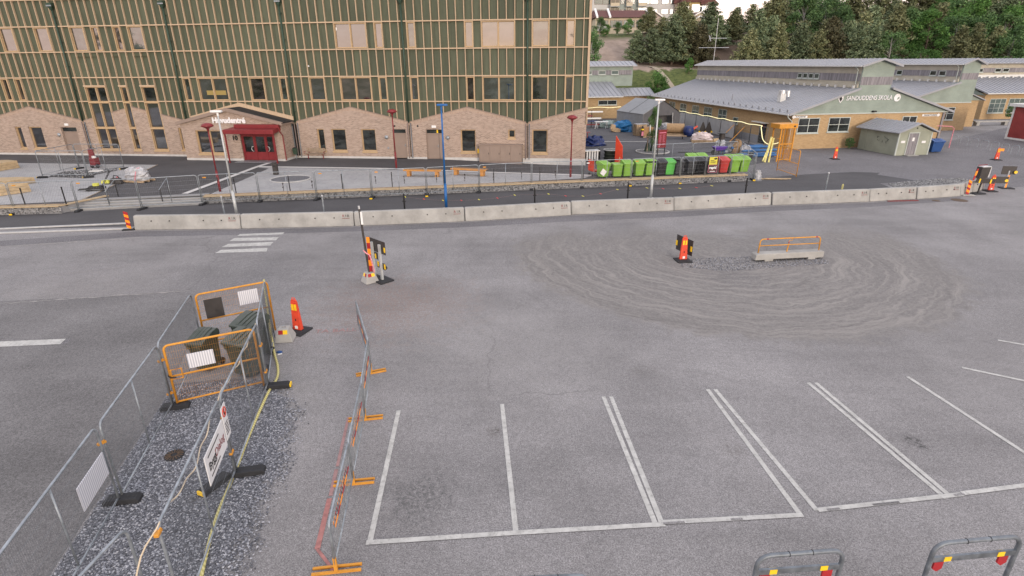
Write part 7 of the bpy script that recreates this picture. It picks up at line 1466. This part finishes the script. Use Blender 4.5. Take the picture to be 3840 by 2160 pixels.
# houses on the hill ------------------------------------------------
M['h_white'] = simple('pale_grey_render', (.46, .46, .45), .85, var=.08, sc=.5); M['h_green'] = simple('grey_green_render', (.29, .33, .31), .85, var=.08, sc=.5); M['h_yellow'] = simple('ochre_render', (.5, .39, .2), .85, var=.08, sc=.5); M['h_cream'] = simple('cream_render', (.5, .44, .33), .85, var=.08, sc=.5); M['h_roof'] = simple('brown_red_tiles', (.115, .05, .045), .85, var=.2, sc=2); M['h_pink'] = simple('pinkish_render', (.42, .35, .31), .85, var=.08)
def hwin(par, x0, z0, w_, h_, y=-.04, n=2):
    mb = MB(); f = .09
    mb.box(x0-f, y-.04, z0-f, x0+w_+f, y+.03, z0).box(x0-f, y-.04, z0+h_, x0+w_+f, y+.03, z0+h_+f).box(x0-f, y-.04, z0, x0, y+.03, z0+h_).box(x0+w_, y-.04, z0, x0+w_+f, y+.03, z0+h_)
    w0 = part('window', mb, M['brown_pipe'], par)
    for i in range(n): part('pane', MB().box(x0+w_*i/n+.03, y-.01, z0, x0+w_*(i+1)/n-.03, y+.02, z0+h_), M['curtain'], w0)
def zat(px_, py_, d):                                    # height seen at picture row py_ at distance d
    v = (px_-1920)*_rt-(py_-1080)*_up+FPX*_fw; return CAM_Z+v.z*d/v.y
def spot(px_, d): v = (px_-1920)*_rt-(100-1080)*_up+FPX*_fw; return v.x*d/v.y
AD = 205
xa, xb = spot(2218, AD), spot(2525, AD); zb = zat(2350, 62, AD); o = thing('apartment_block', 'pale grey apartment block with green bay and glazed balconies on the hill', 'building', (xa, AD, zb-6), 0); Wd = xb-xa
part('wall', MB().box(0, 0, 0, Wd, 12, 28), M['h_white'], o); gx0, gx1 = spot(2285, AD)-xa, spot(2418, AD)-xa; part('green_bay', MB().box(gx0, -.5, 0, gx1, -.01, 28), M['h_green'], o)
for lv in range(4):
    z = 6.3+lv*3.0-.6
    for px_, w_ in ((2226, 2.6), (2256, 2.4), (2413, 1.4), (2431, 2.6), (2475, 2.2), (2507, 1.6)): hwin(o, spot(px_, AD)-xa, z+1.0, w_, 1.35)
    for px_ in (2322, 2360): hwin(o, spot(px_, AD)-xa, z+1.0, 1.1, 1.3, y=-.55, n=1)
    for px_, w_ in ((2282, 2.9), (2340, 2.0), (2384, 2.7)):
        bx0 = spot(px_, AD)-xa; bl = part('balcony', MB().box(bx0, -2.0, z+.1, bx0+w_, -.51, z+.3), M['h_white'], o); part('balcony_front', MB().box(bx0, -2.05, z+.31, bx0+w_, -1.98, z+1.2), M['h_cream'], bl); part('balcony_glass', MB().box(bx0+.05, -1.97, z+1.21, bx0+w_-.05, -1.93, z+2.7), M['glass_d'], bl); part('balcony_frame', MB().box(bx0-.04, -2.04, z+1.2, bx0+.04, -1.9, z+2.9).box(bx0+w_-.04, -2.04, z+1.2, bx0+w_+.04, -1.9, z+2.9).box(bx0+w_/2-.04, -2.04, z+1.2, bx0+w_/2+.04, -1.9, z+2.7), M['h_cream'], bl)
AD2 = 200
xa, xb = spot(2556, AD2), spot(2625, AD2); o = thing('yellow_house', 'ochre yellow house with red brown roof on the hilltop', 'building', (xa, AD2, zat(2590, 48, AD2)-4), 0); Wd = xb-xa; hh = zat(2590, 8, AD2)-zat(2590, 48, AD2)+4
part('wall', MB().box(0, 0, 0, Wd, 9, hh), M['h_yellow'], o); part('roof', MB().prism([(-1, -.8), (Wd+1, -.8), (Wd-2, 5), (2, 5)], 'z', hh, hh+.3).prism([(-.8, hh), (Wd+.8, hh), (Wd*.8, hh+2.6), (Wd*.2, hh+2.6)], 'y', 0, 8), M['h_roof'], o); hwin(o, Wd*.1, hh-2.6, 1.2, 1.5, n=1); hwin(o, Wd*.85, hh-2.6, .9, 1.5, n=1); bl = part('balcony', MB().box(Wd*.38, -1.5, hh-3.2, Wd*.78, -.01, hh-3.0), M['h_white'], o); part('balcony_glass', MB().box(Wd*.38, -1.5, hh-2.99, Wd*.78, -1.45, hh-.8), M['curtain'], bl)
xa, xb = spot(2620, AD2), spot(2676, AD2); o = thing('white_house', 'pale house with red brown roof right of the yellow house', 'building', (xa, AD2, zat(2640, 48, AD2)-4), 0); Wd = xb-xa; hh = zat(2640, 17, AD2)-zat(2640, 48, AD2)+4
part('wall', MB().box(0, 0, 0, Wd, 8, hh), M['h_white'], o); part('roof', MB().prism([(-.3, hh), (Wd+.9, hh), (Wd*.7, hh+1.9), (0, hh+1.9)], 'y', -.7, 8), M['h_roof'], o); hwin(o, Wd*.5, hh-2.4, 2.0, 1.3); part('balcony_glass', MB().box(.1, -1.2, hh-2.8, Wd*.4, -1.1, hh-.5), M['curtain'], o)
xa, xb = spot(2524, AD2+4), spot(2560, AD2+4); o = thing('connecting_house', 'narrow brown roofed house between apartment block and yellow house', 'building', (xa, AD2+4, zat(2540, 48, AD2)-4), 0); Wd = xb-xa; part('wall', MB().box(0, 0, 0, Wd, 8, 7), M['h_pink'], o); part('roof', MB().prism([(-.5, 7), (Wd+.5, 7), (Wd+.5, 7.3), (-.5, 9.6)], 'y', -.6, 8), M['h_roof'], o); hwin(o, Wd*.25, 3.8, Wd*.5, 1.4)
# terraced house with long brown roof
TD = 160; xa, xb = spot(2233, TD), spot(2432, TD); zb = zat(2330, 112, TD); o = thing('terraced_house', 'long low cream terraced house with brown tiled roof above the sand', 'building', (xa, TD, zb-2), 0); Wd = xb-xa; eh_ = zat(2330, 66, TD)-zb+2; rh_ = zat(2330, 50, TD)-zb+2
part('wall', MB().box(0, 0, 0, Wd, 8, eh_), M['h_cream'], o)
part('roof', MB().add([(-.4, -.8, eh_), (Wd+.3, -.8, eh_), (Wd+.3, 4, rh_+1.0), (-.4, 4, rh_+1.0), (-.4, 8.6, eh_), (Wd+.3, 8.6, eh_)], [(0, 1, 2, 3), (3, 2, 5, 4), (0, 3, 4), (1, 5, 2)]), M['h_roof'], o)
for fx in (0, .24, .97): part('gable_wall_cap', MB().add([(Wd*fx, -1, eh_-.1), (Wd*fx+.5, -1, eh_-.1), (Wd*fx+.5, 4, rh_+1.1), (Wd*fx, 4, rh_+1.1), (Wd*fx, -1, eh_+.3), (Wd*fx+.5, -1, eh_+.3), (Wd*fx+.5, 4, rh_+1.5), (Wd*fx, 4, rh_+1.5)], [(4,5,6,7),(0,1,5,4),(0,4,7,3),(1,2,6,5)]), M['white'], o)
for x0, w_ in ((.03, .2), (.28, .22), (.53, .2), (.77, .18)): hwin(o, Wd*x0, 2.6, Wd*w_, eh_-3.3, n=4)
bl = part('balcony', MB().box(.1, -2.0, 1.7, Wd*.24, -.01, 1.9), M['h_white'], o); part('balcony_front', MB().box(.1, -2.05, 1.91, Wd*.24, -1.98, 2.9), M['trim_w'], bl)
for i, (pa, pb_, py0, py1, d, m_, lb) in enumerate(((2415, 2478, 105, 38, 172, 'h_pink', 'pinkish gabled house with white verges behind the pines'), (2580, 2660, 100, 58, 158, 'h_cream', 'cream gabled house with white verges among the pines'), (2582, 2665, 70, 42, 170, 'h_cream', 'gabled roof rising behind the cream gabled house'), (2205, 2232, 110, 45, 168, 'h_white', 'low pale house end beside the new building corner'))):
    xa, xb = spot(pa, d), spot(pb_, d); zb = zat(pa, py0, d)-2; Wd = xb-xa; ap = zat(pa, py1, d)-zb; o = thing('gabled_house', lb, 'building', (xa, d, zb), 0)
    part('wall', MB().prism([(0, 0), (Wd, 0), (Wd, ap-1.6), (Wd/2, ap-.2), (0, ap-1.6)], 'y', 0, 7), M[m_], o)
    for s_ in (-1, 1):
        e_ = Wd/2+s_*(Wd/2+.7); part('roof', MB().add([(Wd/2, -.6, ap), (e_, -.6, ap-1.9), (e_, 7.4, ap-1.9), (Wd/2, 7.4, ap), (Wd/2, -.6, ap-.15), (e_, -.6, ap-2.05), (e_, 7.4, ap-2.05), (Wd/2, 7.4, ap-.15)], [(0,1,2,3),(4,7,6,5),(1,5,6,2)]), M['h_roof'], o); part('verge_board', MB().add([(Wd/2, -.65, ap+.05), (e_, -.65, ap-1.85), (e_, -.65, ap-2.2), (Wd/2, -.65, ap-.3), (Wd/2, -.61, ap+.05), (e_, -.61, ap-1.85), (e_, -.61, ap-2.2), (Wd/2, -.61, ap-.3)], [(0,1,2,3),(7,6,5,4),(0,4,5,1)]), M['white'], o)
    hwin(o, Wd*.42, ap-3.4, Wd*.1, 1.2, n=1)
# wood behind the camera, seen only as reflections in the windows
rnd = random.Random(5)
tl_ = thing('reflected_treeline', 'dark trees that show only as reflections in the upper windows', 'trees', (0, -45, 0)); tl_['kind'] = 'stuff'
xs_ = [-235+i*9.5 for i in range(25)]
for i, x_ in enumerate(xs_):
    if -72 < x_ < -44: continue
    a, b = tmesh('tall' if i % 3 == 0 else 'pine', i % 3); c_ = ob('crown', b, tl_, (x_+rnd.uniform(-3, 3), rnd.uniform(-14, 14), -1)); s = rnd.uniform(.85, 1.3)*(1.25 if x_ < -75 else .95); c_.scale = (s*1.25, s*1.25, s); d_ = ob('trunk', a, tl_, c_.location); d_.scale = (s, s, s)
